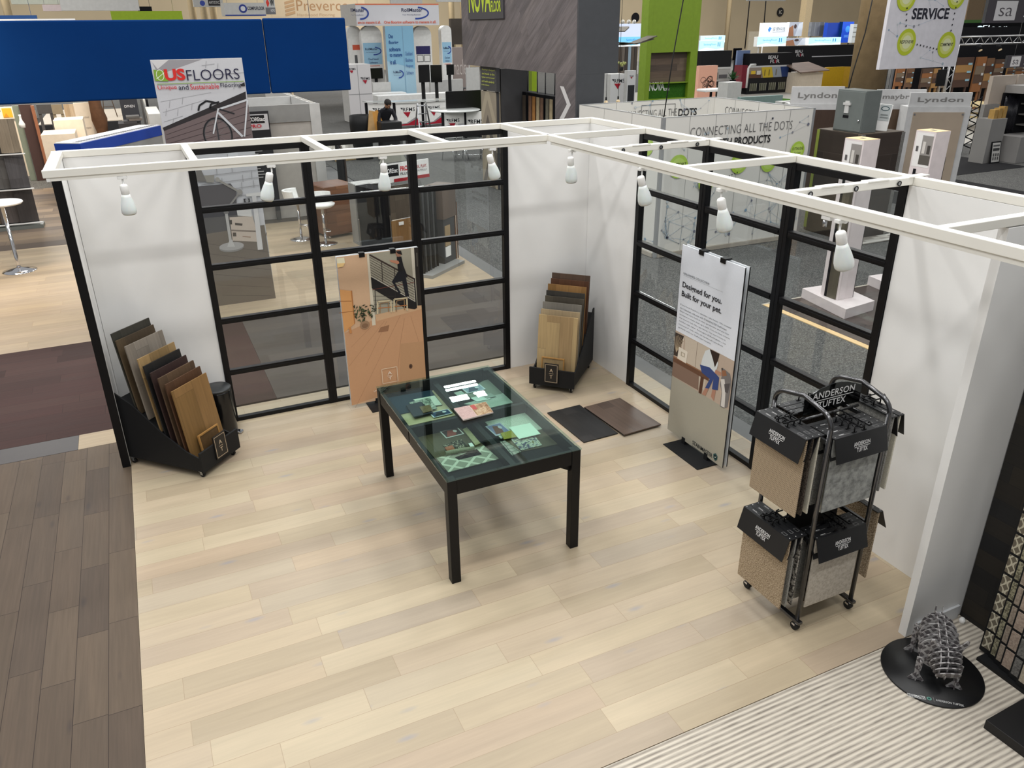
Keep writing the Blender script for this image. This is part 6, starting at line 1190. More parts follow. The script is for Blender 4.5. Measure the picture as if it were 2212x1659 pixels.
def skinmesh(name, J, Ed, mat, parent):
    me = bpy.data.meshes.new(name); bm = bmesh.new(); sl_ = bm.verts.layers.skin.verify(); vs2 = []
    for j in J:
        v = bm.verts.new(j[0]); v[sl_].radius = (j[1], j[2]); vs2.append(v)
    for a_, b_ in Ed: bm.edges.new((vs2[a_], vs2[b_]))
    vs2[0][sl_].use_root = True; bm.to_mesh(me); bm.free(); me.materials.append(mat)
    o = bpy.data.objects.new(name, me); COL.objects.link(o); o.parent = parent; m = o.modifiers.new('skin', 'SKIN'); m.use_smooth_shade = True; s_ = o.modifiers.new('sub', 'SUBSURF'); s_.levels = 2; s_.render_levels = 2; return o
skinmesh('body', J, Ed, DCL, pr_)
hd = MB(); m4 = Matrix.Translation((0, -.40, 1.38)) @ Matrix.Rotation(R(52), 4, 'X') @ Matrix.Diagonal((.80, .95, 1.12, 1)); hd.lathe([(.0005, -.118), (.04, -.11), (.07, -.085), (.085, -.045), (.096, 0), (.098, .04), (.085, .08), (.055, .105), (.0005, .115)], 18, (0, 0, 0), m4); hd.ball(m4 @ Vector((0, -.10, -.01)), .016, 8); hd.ball(m4 @ Vector((-.1, .01, 0)), .022, 8, (.5, 1, 1)); hd.ball(m4 @ Vector((.1, .01, 0)), .022, 8, (.5, 1, 1)); hd.build('head', SKIN, pr_)
hr = MB(); hr.lathe([(.1035, .02), (.105, .05), (.092, .088), (.06, .115), (.0005, .126)], 18, (0, .0, 0), m4 @ Matrix.Translation((0, .012, .0))); hr.ball(m4 @ Vector((0, .045, .02)), .095, 10, (1, .8, 1)); hr.build('hair', M('dark_hair', (22, 18, 17), .8), pr_)
for s_ in (-1, 1):
    hn = MB(); b0 = Vector((s_ * .15, -.46, .855)); hn.ball(b0, .042, 8, (.8, 1, .6))
    for k in range(4): hn.tube([b0 + Vector((-.03 + k * .02, -.03, 0)), b0 + Vector((-.032 + k * .021, -.065, -.012)), b0 + Vector((-.032 + k * .021, -.085 + abs(k - 1.5) * .008, -.035))], .009, 7)
    hn.tube([b0 + Vector((-s_ * .035, .0, 0)), b0 + Vector((-s_ * .055, -.03, -.01)), b0 + Vector((-s_ * .05, -.055, -.025))], .010, 7); hn.build('hand', SKIN, pr_)
    MB().tube([(s_ * .035, -.495, 1.385), (s_ * .036, -.50, 1.387)], .008, 8).build('eye', M('dark_eye', (30, 24, 22), .3), pr_)
# ================================================================ signs high up at the far side
def lw(*a, **k): return sign(*a, **k)
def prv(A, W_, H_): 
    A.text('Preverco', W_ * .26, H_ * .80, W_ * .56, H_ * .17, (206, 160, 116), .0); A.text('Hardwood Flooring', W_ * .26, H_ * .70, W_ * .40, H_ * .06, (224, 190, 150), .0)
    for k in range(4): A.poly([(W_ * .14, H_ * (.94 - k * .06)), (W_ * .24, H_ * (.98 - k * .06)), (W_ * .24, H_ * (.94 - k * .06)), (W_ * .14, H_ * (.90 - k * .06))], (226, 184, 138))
sign('wall_sign_added_glow', 'cream wall, warm light put in as glow, pale lettering, behind the blue banner', 'sign', 34, 592, -4, 792, 130, .3, M('warm_light_as_glow', (250, 226, 190), .6, 0, .3, .03, .6, .55), prv)  # emission stands in for the warm light falling on this wall
def cpf(A, W_, H_): A.disc(W_ * .45, H_ * .55, H_ * .34, H_ * .34, (44, 60, 140), 20); A.disc(W_ * .45, H_ * .55, H_ * .2, H_ * .2, (214, 216, 222), 14); A.text('COMPUFLOOR', W_ * .56, H_ * .45, W_ * .42, H_ * .26, (60, 62, 80), .02); A.rect(0, 0, W_, H_ * .08, (40, 64, 150))
sign('hanging_sign', 'grey-white box sign with a round blue emblem above the blue banner', 'sign', 30, 485, 6, 573, 34, 1.2, LGRY, cpf)
def wsn(A, W_, H_): A.poly([(W_ * .1, H_ * .7), (W_ * .3, H_ * .95), (W_ * .45, H_ * .65), (W_ * .25, H_ * .4)], (214, 60, 50)); A.text('W', W_ * .5, H_ * .5, W_ * .45, H_ * .45, (30, 30, 34), .03); A.rect(0, 0, W_, H_ * .4, (120, 120, 124)); A.text('HOME', W_ * .5, H_ * .15, W_ * .4, H_ * .15, (240, 240, 240), .01)
sign('hanging_sign', 'square sign with a red diamond and black letter beside the lit wall', 'sign', 31, 573, -6, 594, 31, .3, LGRY, wsn)
def arts(A, W_, H_): A.disc(W_ * .3, H_ * .3, H_ * .22, H_ * .22, (60, 80, 170), 16); A.rect(W_ * .5, H_ * .1, W_ * .9, H_ * .6, (40, 38, 42)); A.text('ARTISTIC', W_ * .52, H_ * .25, W_ * .36, H_ * .22, (226, 226, 226), .0)
sign('hanging_sign', 'small white sign with a dark patch at the top edge above the blue banner', 'sign', 38, 417, -12, 481, 15, .3, LGRY, arts)
def plain(A, W_, H_): A.rect(0, 0, W_, H_, (212, 210, 224)); A.disc(W_ * .08, H_ * .75, H_ * .12, H_ * .12, (70, 66, 72), 14); A.text('RoyalOak', W_ * .35, H_ * .8, W_ * .5, H_ * .3, (90, 84, 110), .0)
sign('hanging_sign', 'white hanging sign cut by the top edge over the left of the blue banner', 'sign', 26, 128, -22, 298, 23, .3, LGRY, None)
sign('hanging_sign', 'pale grey-green hanging sign at the top left corner', 'sign', 30, 22, -16, 126, 9, .3, M('pale_sage_sign', (196, 200, 186), .6)); sign('hanging_banner', 'lime green banner strip above the blue banner', 'banner', 34, 240, 24, 394, 44, .2, GREEN); sign('hanging_sign', 'white and red strip sign left above the blue banner', 'sign', 28, 92, 10, 132, 24, .2, M('white_red_strip', (206, 190, 190), .6)); sign('blue_signs', 'small blue sign row at the far upper left', 'sign', 24, -20, 33, 80, 46, .2, M('sign_blue', (44, 98, 170), .6)); sign('hanging_sign', 'black strip sign right of the white hanging one', 'sign', 27, 298, 14, 328, 24, .2, NBLK)
sign('hanging_sign', 'white banner edge at the top above the orange slogan ring', 'sign', 36, 844, -12, 912, 8, .2, LGRY); sign('hanging_sign', 'white banner edge at the top, right of the slogan ring', 'sign', 34, 944, -10, 1008, 4, .2, LGRY)
def ncl(A, W_, H_): A.rect(0, 0, W_, H_, (150, 138, 134)); A.text('nacle', W_ * .05, H_ * .5, W_ * .8, H_ * .28, (206, 198, 194), -.01)
sign('booth_wall', 'greyish mauve booth wall with pale lettering left of the wood-print header', 'wall panel', 30, 978, 102, 1012, 160, .3, M('mauve_wall', (150, 138, 134), .6), ncl, 0); sign('booth_wall', 'dark brown panel under the tan wall left of the header', 'wall panel', 36, 975, 40, 1012, 96, .3, M('umber_panel', (78, 70, 62), .6)); sign('lightbox_sign', 'small cyan and white light box at the left of the header', 'sign', 40, 1002, 44, 1014, 76, .2, WHITEP, lambda A, W_, H_: (A.rect(0, 0, W_, H_, (220, 236, 244)), A.rect(0, H_ * .4, W_, H_, (110, 206, 232))), lit=.9)
sign('white_partition', 'white partition behind the large television', 'partition', 24, 1008, 146, 1036, 192, .1, LGRY, None, 0); sign('white_partition', 'low white partition behind the reception counter', 'partition', 27.2, 930, 172, 1000, 196, .2, LGRY, None, 0); sign('white_partition', 'tall white partition beside the software tower', 'partition', 26.8, 806, 178, 845, 215, .2, LGRY, None, 0)
tbl = P(1003, 165, y=32); r = T('cafe_table', 'small dark cafe table before the mauve booth wall', 'table', (P(990, 160, y=28).x, 28, 0)); bx('table_top', DGRY, r, -.4, .4, -.4, .4, .72, .75); 
for sx_, sy_ in ((-1, -1), (1, -1), (1, 1), (-1, 1)): bx('leg', DGRY, r, *sorted((sx_ * .33, sx_ * .37)), *sorted((sy_ * .33, sy_ * .37)), 0, .719)
for k, u in enumerate((12, 45, 62)): 
    p = P(u, 20, y=45)
for k, (u, y) in enumerate(((15, 50), (415, 50), (440, 49), (460, 51), (975, 55), (1000, 56), (1575, 58))):
    p = P(u, 20, y=y); o = MB().cyl((0, 0, 0), (0, 0, 15), .22, 10).build('trim_%d' % (40 + k), M('cream_column', (196, 176, 140), .6), None, loc=(p.x, y, -.1)); struct(o)
# ================================================================ right background
floor('floor', AISLE2, 11.2, 15.6, 5.6, 11.0, .0, .01)
floor('floor', M('white_stage_floor', (190, 186, 178), .5), 16.5, 30, 9, 30, .0, .01)
DBW = planks('umber_booth_wall', [(58, 48, 42), (62, 52, 46), (54, 45, 40)], 'x', .33, 3, .0, .002, (84, 76, 70), .06, .6, plane='xz')
xa, ya = 6.2, 2.32; zt = 1.66; L_ = .92; D_ = .92
dw = T('dark_plank_wall', 'dark brown plank wall unit with a lime edge strip and perforated steel strips', 'wall panel', (xa, ya, 0))
bx('unit_body', M('umber_top', (92, 82, 70), .6), dw, .012, L_, .012, D_, .001, zt); bx('plank_face', DBW, dw, .09, L_ - .06, .0, .011, .001, zt - .002)
bx('plank_side', planks('umber_side_wall', [(56, 47, 40), (50, 42, 36)], 'y', .33, 3, .0, .002, (80, 72, 66), .06, .6, plane='yz'), dw, .0, .011, .09, D_ - .06, .001, zt - .002)
bx('lime_edge', M('lime_edge', (136, 150, 60), .5), dw, -.004, .011, D_ - .058, D_, .05, zt - .01)
for x in (.005, L_ - .058): bx('steel_strip', M('perforated_steel', (128, 126, 122), .5, .3, .5, .25, 60), dw, x, x + .07, -.006, .011, .02, zt - .01)
bx('pattern_tiles', planks('grey_strip_mosaic', [(196, 192, 184), (118, 112, 104), (214, 212, 206), (140, 134, 126)], 'x', .075, .5, 0, .001, (150, 146, 140), .1, .5), dw, -.35, L_ + .5, -.32, -.008, .001, .012)
eb = T('switch_box', 'grey electrical switch box with a lever standing on the dark plank wall', 'switch box', (6.25, 2.98, zt + .002), -math.pi / 2); W_ = .56; h_ = .62
EBG = M('enclosure_grey', (104, 110, 108), .45); bx('cabinet', EBG, eb, 0, W_, .012, .34, 0, h_, .006); bx('door', EBG, eb, .01, W_ - .005, 0, .0115, .02, h_ - .02, .003)
MB().box(W_ * .36, W_ * .5, -.02, -.0005, h_ * .45, h_ * .74).box(W_ * .30, W_ * .55, -.026, -.0005, h_ * .64, h_ * .70).build('lever_plate', LGRY, eb); bx('label', NBLK, eb, W_ * .32, W_ * .52, -.004, -.0005, h_ * .33, h_ * .40); MB().cyl((W_ - .05, 0, h_ * .3), (W_ - .05, -.03, h_ * .3), .014, 10).build('lock', CHROME, eb)
pb = T('power_meter', 'white power meter box with coloured cables leaning against the grey switch box', 'meter', (6.78, 2.52, zt + .002), -.6); MB().box(-.10, .11, -.02, .10, .002, .40, Matrix.Rotation(R(5), 4, 'Y')).build('case', WHITEP, pb, .006)
A = Art(.002); A.k = 1; A.rect(-.075, .16, .09, .40, (190, 196, 196)); A.disc(.0, .34, .065, .035, (60, 84, 90), 18); A.disc(.0, .34, .05, .024, (200, 206, 206), 18); A.rect(-.05, .20, .07, .215, (130, 136, 136)); A.rect(-.05, .24, .06, .255, (130, 136, 136)); A.build('face_print', pb, (0, -.022, 0), rot=(0, R(5), 0))
for k, c in enumerate(((170, 60, 60), (50, 60, 120), (214, 214, 214), (40, 120, 80))): MB().tube([(-.09, .03, .30 - k * .05), (-.20, -.02, .29 - k * .055), (-.28, .0, .22 - k * .045), (-.27, .05, .10), (-.30, .1, .03)], .012, 8).build('cable', M('cable_%d' % k, c, .5), pb)
# slim sample pedestals
PINKW = M('warm_white_pedestal', (226, 216, 216), .5)
def pedestal(label, x, y, h, side):
    r = T('sample_pedestal', label, 'pedestal', (x, y, 0), 0, 'white sample pedestals on the dark floor beyond the right glazing')
    MB().prism([(-.26, -.42, .0), (.30, -.34, 0), (.42, .40, 0), (-.12, .44, 0)], (0, 0, .125)).build('base', PINKW, r, .002); MB().box(-.10, .15, -.13, .15, .126, h).build('column', PINKW, r, .002)
    bx('wood_top', M('pale_wood_top', (226, 196, 150), .5, 0, .4, .06, 10), r, -.099, .149, -.129, .149, h + .0005, h + .004); bx('sticker', DGRY, r, 0, .05, -.02, .04, h + .0045, h + .0055)
    bx('side_groove', NBLK, r, -.108, -.1005, .05, .085, .13, h - .45); bx('side_groove', NBLK, r, .1505, .158, -.13, -.10, .13, h - .3)
    bx('wood_panel', planks('olive_sample_%s' % side, [(96, 90, 76), (88, 82, 70)], 'z', .2, 1, 0, .0008, (70, 66, 58), .14, .5, plane='yz'), r, -.109, -.1005, -.10, .045, .13, h - .5)
    A = Art(.001); A.k = 1; A.rect(.02, .0, .26, .40, (236, 234, 232)); A.rect(.11, .03, .26, .37, (150, 146, 142)); A.rect(.11, .03, .26, .14, (90, 86, 80)); A.rect(.13, .16, .17, .30, (210, 206, 200)); A.rect(.20, .16, .24, .26, (70, 66, 62)); A.rect(.045, .18, .075, .24, (90, 86, 88)); A.build('photo_print', r, (-.1005, .15, h - .42), -math.pi / 2); return r
pedestal('slim white pedestal with a wood top standing on a white block, nearer the dot booth', 3.60, -.02, 2.02, 'a')
q = P(2030, 290, y=-.1); pedestal('slim white pedestal with a framed photo and olive panel, farther to the right', q.x, .0, q.z + .03, 'b')
# display stands with pale letter boards
def stand(label, text, y, u0, u1, vt, v1, v2, col, part, group='white display stands with letter boards'):
    a = P(u0, (v1 + v2) / 2, y=y).x; b = P(u1, (v1 + v2) / 2, y=y).x; z2 = P(u0, v1, y=y).z; z1 = P(u0, vt, y=y).z; W_ = b - a
    r = T('display_stand', label, 'display stand', (a, y + W_ * .25, 0), R(-32), group); W_ *= 1.0
    bx('body', M('stand_white', (206, 206, 206), .5), r, 0, W_, .03, .5, 0, z2); hb_ = bx('header', M('stand_white', (206, 206, 206), .5), r, .02, W_ - .02, .06, .12, z2 + .001, z1)
    bx('wood_panel', part, r, W_ * .10, W_ * .90, .012, .029, .05, z2 - .10)
    for x in (W_ * .12, W_ * .88): MB().cyl((x, .011, z2 - .14), (x, .004, z2 - .14), .018, 10).build('stud', STEEL, r)
    A = Art(.003); A.k = 1; A.text(text, W_ * .14, (z1 - z2) * .25, W_ * .72, (z1 - z2) * .42, (130, 128, 126), .02, 1.05); A.build('lettering', hb_, (0, .06, z2)); return r
stand('white stand lettered on its header, left of the grey switch box', 'Lyndon', 5.2, 1722, 1806, 190, 228, 300, None, planks('stand_umber', [(70, 54, 44), (78, 60, 50)], 'z', .3, 2, 0, .001, (50, 40, 34), .12, .5, plane='xz'))
stand('white stand with a brown wood panel right of the switch box', 'maybree', 5.4, 1903, 1976, 196, 228, 330, None, planks('stand_brown', [(104, 84, 66), (94, 76, 60)], 'z', .3, 2, 0, .001, (70, 56, 44), .14, .5, plane='xz'))
stand('white stand with a beige stone panel, rightmost of the letter boards', 'Lyndon', 4.6, 1978, 2066, 204, 235, 360, None, M('beige_stone_panel', (178, 162, 144), .4, 0, .4, .05, 3))
cq = P(1882, 120, y=9.5); o = MB().tube([(0, 0, 0), (0, 0, 9)], .46, 28).build('trim_60', M('rough_concrete_column', (150, 128, 96), .9, 0, .2, .12, 5, .6), None, loc=(cq.x, 9.5, -.1)); struct(o)
dp = T('drain_pipe', 'dark vertical pipe beside the rough concrete column', 'pipe', (P(1908, 190, y=9.2).x, 9.2, 0)); MB().cyl((0, 0, 0), (0, 0, 2.6), .05, 10).build('pipe', RUBBER, dp)
cb_ = T('hanging_cable', 'thin black cable hanging along the left of the concrete column', 'cable', (P(1832, 180, y=8.4).x, 8.4, 0)); MB().tube([(0, 0, 1.5), (.12, 0, 2.2), (.30, 0, 3.0), (.42, 0, 4.4)], .014, 8).build('cable', RUBBER, cb_)
# hanging sign with lime rings
def svc(A, W_, H_):
    f = lambda u, v: ((lambda p: (p.x - sx0, p.z - sz0))(P(u, v, y=3.0)))
    network(A, W_, H_, random.Random(12), 22, .02, H_ * .8)
    a = f(1968, 42); b = f(2048, 40); A.text('SERVICE', a[0], a[1] - .0, b[0] - a[0], .165, (36, 36, 48), .03, 1.0)
    for (u, v), tx in (((1958, 91), 'RESPONSIVE'), ((2044, 97), 'COMMITMENT'), ((1958, -6), 'RELIABLE'), ((2066, -10), 'QUALITY')):
        c = f(u, v); A.disc(*c, .205, .20, (182, 196, 48), 36); A.disc(*c, .15, .145, (206, 212, 120), 36); A.disc(*c, .10, .10, (216, 220, 176), 36); A.text(tx, c[0] - .15, c[1] - .02, .30, .05, (46, 46, 40), .014)
    A.hold = True
    for k in range(7): q0, q1 = f(1980, 96), f(2022, 106); A.disc(q0[0] + (q1[0] - q0[0]) * k / 6, q0[1] + (q1[1] - q0[1]) * k / 6, .014, .014, (30, 30, 36), 10)
    for (p0, p1, n) in ((f(1958, 18), f(1956, 56), 4), (f(2066, 4), f(2053, 66), 6)):
        for k in range(n): A.disc(p0[0] + (p1[0] - p0[0]) * k / (n - 1), p0[1] + (p1[1] - p0[1]) * k / (n - 1), .014, .014, (30, 30, 36), 10)
sx0, sz0 = P(1899, 148, y=3.0).x, P(1980, 147, y=3.0).z; sx1 = P(2062, 146, y=3.0).x
sv = T('hanging_sign', 'white hanging sign with bold lettering and lime green rings at the upper right', 'sign', (sx0, 3.0, sz0)); bx('panel', M('sign_white', (216, 214, 220), .5), sv, 0, sx1 - sx0, 0, .06, 0, 1.9); A = Art(.0006); A.k = 1; svc(A, sx1 - sx0, 1.9); A.build('print', sv, (0, -.001, 0))
for x in (.1, sx1 - sx0 - .1): MB().cyl((x, .03, 1.901), (x, .03, 6), .006, 6).build('hanging_wire', STEEL, sv)
# dark vinyl stands
def blackstand(label, y, u0, v0, u1, v1, vz, logo, pic, W2=.0):
    def d(A, W_, H_):
        A.rect(0, 0, W_, H_, (24, 24, 28))
        if logo: A.text('BEAU', W_ * logo[0], H_ * logo[1], W_ * logo[2], H_ * .085, (216, 214, 216), .01, .9); A.text('FL R', W_ * (logo[0] + logo[2] * .25), H_ * (logo[1] - .105), W_ * logo[2], H_ * .085, (216, 214, 216), .01, .9); A.rect(W_ * (logo[0] + logo[2] * .70), H_ * (logo[1] - .105), W_ * (logo[0] + logo[2] * .84), H_ * (logo[1] - .02), (140, 30, 50))
        if pic: pic(A, W_, H_)
    return sign('vinyl_stand', label, 'display stand', y, u0, v0, u1, v1, .5, NBLK, d, 0)
def pc1(A, W_, H_):
    A.rect(0, H_ * .40, W_ * .92, H_ * .70, (150, 138, 128)); A.rect(0, H_ * .66, W_ * .92, H_ * .70, (206, 206, 208)); A.rect(0, H_ * .40, W_ * .3, H_ * .50, (96, 66, 52)); A.poly([(W_ * .28, H_ * .66), (W_ * .52, H_ * .66), (W_ * .58, H_ * .40), (W_ * .34, H_ * .40)], (206, 178, 56)); A.poly([(W_ * .52, H_ * .66), (W_ * .72, H_ * .66), (W_ * .78, H_ * .40), (W_ * .58, H_ * .40)], (156, 164, 174)); A.poly([(W_ * .72, H_ * .66), (W_ * .92, H_ * .66), (W_ * .92, H_ * .40), (W_ * .78, H_ * .40)], (36, 58, 110)); A.rect(W_ * .05, H_ * .5, W_ * .15, H_ * .58, (226, 190, 60)); A.rect(W_ * .18, H_ * .48, W_ * .27, H_ * .58, (214, 210, 206))
    for x in (.36, .46, .62): A.rect(W_ * x, H_ * .45, W_ * (x + .015), H_ * .60, (120, 106, 60))
    A.hold = True
    for j in range(4):
        for k in range(7): A.rect(W_ * (.05 + j * .22 + k * .024), H_ * .08, W_ * (.062 + j * .22 + k * .024), H_ * .27, (122, 124, 100) if k % 2 else (170, 168, 150))
blackstand('black stand with pale letters above yellow, grey and blue swatches', 26, 1615, 115, 1707, 225, 0, (.42, .86, .22), pc1)
def pc2(A, W_, H_): A.rect(0, H_ * .36, W_, H_ * .66, (176, 172, 170)); A.rect(W_ * .3, H_ * .40, W_ * .6, H_ * .55, (130, 124, 120)); A.rect(W_ * .62, H_ * .42, W_ * .9, H_ * .5, (96, 92, 96)); A.rect(0, H_ * .62, W_, H_ * .66, (206, 204, 204)); A.hold = True; [A.rect(W_ * (.5 + k * .06), H_ * .02, W_ * (.53 + k * .06), H_ * .28, (110, 108, 96)) for k in range(7)]
blackstand('black stand right behind the lime tower with a greyish room photo', 25, 1512, 110, 1576, 225, 0, None, pc2)
def pc3(A, W_, H_): A.rect(W_ * .35, H_ * .66, W_, H_ * .69, (190, 190, 194)); A.rect(0, 0, W_ * .4, H_ * .08, (150, 140, 136))
blackstand('long black wall with pale letters behind the yellow seat', 33, 1690, 98, 1862, 160, 0, (.14, .80, .09), pc3)
def cir(A, W_, H_):
    A.rect(0, 0, W_, H_, (222, 168, 146)); rr = random.Random(3); A.hold = True
    for k in range(16): A.ring(W_ * rr.uniform(.25, .78), H_ * rr.uniform(.42, .70), W_ * .15, H_ * .075, W_ * .02, (92, 70, 64), 20)
sign('salmon_board', 'salmon pink panel with dark circle outlines beside the lime tower', 'panel', 22, 1508, 142, 1547, 225, .2, M('salmon', (222, 168, 146), .6), cir, 0)
ct2 = T('cafe_table', 'white topped table in front of the salmon panel', 'table', (P(1535, 210, y=20).x, 20, 0)); bx('table_top', WHITEP, ct2, -.5, .55, -.3, .3, .78, .88, .03); MB().cyl((0, 0, 0), (0, 0, .779), .05, 12).build('leg', NBLK, ct2)
y_ = 27.0; ysx = P(1800, 165, y=y_).x
sf = T('booth_seat', 'tall curved yellow booth seat shell near the concrete column', 'seat', (P(1748, 190, y=y_).x, y_, 0)); W_ = P(1850, 170, y=y_).x - P(1748, 170, y=y_).x; hS = P(1800, 145, y=y_).z
MB().prism([(0, 0, .01), (W_ * .68, 0, .01), (W_ * .68, 0, hS), (W_ * .35, 0, hS)] + [(W_ * .35 - W_ * .35 * math.sin(R(a_)), 0, hS * .35 + hS * .65 * math.cos(R(a_))) for a_ in range(15, 91, 15)], (0, .12, 0)).build('side_shell', M('mustard_shell', (222, 176, 30), .5), sf)
MB().prism([(W_ * .681, 0, .01), (W_, -.6, .01), (W_, -.6, hS * .98), (W_ * .681, 0, hS)], (.04, .1, 0)).build('back_shell', M('mustard_shell_back', (206, 160, 34), .5), sf)
wh = T('model_house', 'white cabin-like counter with a brown wood roof before the long black wall', 'counter', (P(1728, 190, y=25).x, 25, 0)); W_ = 1.4
MB().box(0, W_, 0, 1.2, 0, .95).build('body', WARMW, wh); MB().prism([(-.3, -.2, .951), (W_ + .15, -.25, 1.02), (W_ + .1, 1.2, 1.35), (-.1, 1.2, 1.30)], (0, 0, .05)).build('roof', planks('roof_boards', [(128, 106, 92), (116, 96, 84)], 'x', .2, 1, 0, .002, (90, 74, 64), .12, .6), wh)
gr_ = tag(bx('artificial_turf', M('turf_green', (74, 122, 40), .9, 0, .1, .2, 30), None, P(1585, 205, y=22).x, P(1730, 215, y=22).x, 21.5, 23.5, 0, .02), 'green artificial turf strip in front of the black stands', 'turf')
sign('low_wall', 'pale teal low wall behind the white dot booth', 'wall panel', 13, 1598, 208, 1688, 260, .15, M('teal_grey', (128, 152, 148), .6), None, 0); sign('low_wall', 'white low wall left of the pale teal one', 'wall panel', 15, 1570, 178, 1600, 240, .5, LGRY, None, 0); sign('low_wall', 'white low counter wall below the yellow seat', 'wall panel', 12, 1688, 218, 1760, 260, .3, LGRY, None, 0)
st_ = T('reading_chair', 'dark red and white arched chair seen between the black stands', 'chair', (P(1602, 165, y=26).x, 26, 0)); W_ = .9; bx('red_side', M('burgundy', (120, 24, 44), .5), st_, 0, .32, 0, .6, 0.3, 1.35); MB().tube([(.36, .0, .3), (.36, 0, 1.2), (.48, 0, 1.36), (.8, 0, 1.36)], .06, 8).build('white_arch', WHITEP, st_); bx('seat', NBLK, st_, .42, .82, 0, .5, .55, 1.1)
sign('photo_board', 'blue grey photo panel between the black stands', 'panel', 26.5, 1592, 109, 1619, 145, .1, M('blue_grey_print', (126, 146, 186), .5), lambda A, W_, H_: (A.rect(0, 0, W_, H_, (120, 140, 182)), A.poly([(W_ * .4, 0), (W_ * .9, 0), (W_ * .7, H_ * .8), (W_ * .5, H_ * .6)], (196, 206, 226))))
tv('monitor', 'small black monitor on a post left of the blue photo panel', 28, 1584, 104, 1602, 130); pl_ = T('potted_plant', 'green plant in a black pot between the black stands', 'plant', (P(1583, 172, y=24.5).x, 24.5, 0)); MB().lathe([(.001, .55), (.12, .55), (.15, .82), (.001, .82)], 14).build('pot', NBLK, pl_); bx('plant_stand', WHITEP, pl_, -.3, .3, -.2, .25, 0, .549)
mb = MB(); rr = random.Random(2)
for k in range(60):
    an = rr.uniform(0, 6.28); el = rr.uniform(.2, 1.4); l_ = rr.uniform(.2, .5); b0 = Vector((0, 0, .82)); tp = b0 + Vector((math.cos(an) * math.cos(el) * l_, math.sin(an) * math.cos(el) * l_, math.sin(el) * l_)); s2 = Vector((-math.sin(an), math.cos(an), 0)) * .04; mb.face([b0 + s2 * .3, b0 + (tp - b0) * .6 + s2, tp, b0 + (tp - b0) * .6 - s2])
o = mb.build('leaves', M('leaf_green', (50, 92, 50), .6, 0, .3, .25, 10), pl_); o['kind'] = 'stuff'
# glowing light boxes along the tan wall
def sand(A, W_, H_): A.rect(0, 0, W_, H_, (176, 224, 240)); A.text('SandongFloors', W_ * .18, H_ * .5, W_ * .5, H_ * .25, (40, 130, 180), 0); A.text('ll', W_ * .74, H_ * .42, W_ * .1, H_ * .42, (40, 120, 170), 0); A.poly([(0, 0), (W_, 0), (W_, H_ * .3), (W_ * .7, H_ * .12), (W_ * .3, H_ * .34), (0, H_ * .1)], (228, 244, 250))
for (u0, v0, u1, v1), y, lb in (((1513, 77, 1566, 92), 47, 'upper pale blue light box right of the lime tower'), ((1510, 88, 1564, 110), 46, 'lower pale blue light box right of the lime tower'), ((1636, 79, 1698, 100), 45, 'pale blue light box left over the long black wall'), ((1747, 81, 1816, 97), 45, 'pale blue light box right over the long black wall')): sign('lightbox_sign', lb, 'sign', y, u0, v0, u1, v1, .4, WHITEP, sand, lit=.9)
def cn_(A, W_, H_): A.rect(0, 0, W_, H_, (214, 222, 230)); A.poly([(W_ * .2, H_ * .5), (W_ * .26, H_ * .72), (W_ * .34, H_ * .6), (W_ * .26, H_ * .3)], (60, 120, 190)); A.text('\u5b9e\u5fb7\u79d1\u6280', W_ * .38, H_ * .40, W_ * .48, H_ * .28, (50, 56, 66), .0); A.rect(W_ * .38, H_ * .32, W_ * .86, H_ * .35, (120, 126, 136))
sign('lightbox_sign', 'white sign with a blue emblem and four dark characters on the tan wall side', 'sign', 50, 1647, 49, 1704, 79, .4, WHITEP, cn_, lit=.75)
def phs(A, W_, H_): A.rect(0, 0, W_, H_, (170, 176, 190)); A.poly([(0, 0), (W_ * .4, 0), (W_ * .3, H_ * .8), (0, H_ * .6)], (150, 106, 80)); A.poly([(W_ * .5, 0), (W_, 0), (W_, H_), (W_ * .7, H_ * .9)], (206, 214, 226)); A.disc(W_ * .45, H_ * .7, W_ * .1, H_ * .16, (70, 56, 56), 14)
sign('photo_board', 'colourful people photo panel right of the sign with four characters', 'panel', 50.2, 1704, 48, 1733, 78, .3, WHITEP, phs, lit=.35); sign('photo_board', 'pale blue floor photo panel between the two light boxes', 'panel', 45.4, 1698, 82, 1747, 98, .3, WHITEP, phs, lit=.3)
def bsx(A, W_, H_): A.rect(0, 0, W_, H_, (40, 84, 200)); A.disc(W_ * .5, H_ * .65, W_ * .2, H_ * .16, (70, 150, 230), 16); A.text('SIRET', W_ * .25, H_ * .25, W_ * .5, H_ * .12, (120, 190, 240), .0)
sign('blue_lightbox', 'bright blue light box with a pale emblem near the concrete column', 'sign', 48, 1818, 47, 1842, 92, .4, NAVB, bsx, lit=.6); sign('blue_lightbox', 'deep blue lit panel left of the one with the emblem', 'sign', 48.3, 1787, 49, 1818, 80, .4, M('lit_blue', (36, 76, 190), .5, 0, .4, .05, 1, .4)); sign('plank_wall', 'grey plank sample wall with lit lines over the black wall', 'wall panel', 49, 1752, 48, 1787, 78, .3, planks('lit_grey_planks', [(130, 134, 140), (110, 114, 120)], 'z', .5, 4, 0, .01, (190, 196, 204), .2, .5, plane='xz')); sign('lit_shelf', 'white lit shelf unit beside the concrete column', 'shelf', 47, 1842, 52, 1872, 92, .4, M('lit_shelf_white', (214, 220, 222), .5, 0, .4, .03, 1, .3), lambda A, W_, H_: [A.rect(0, H_ * z, W_, H_ * (z + .04), (120, 124, 124)) for z in (.3, .55, .8)])
d1 = struct(sign('door_1', 'x', 'door', 58, 1617, 68, 1640, 112, .2, M('cream_door', (190, 180, 160), .6), None, -.1)[0])
for k in ('label', 'category'): del d1[k]
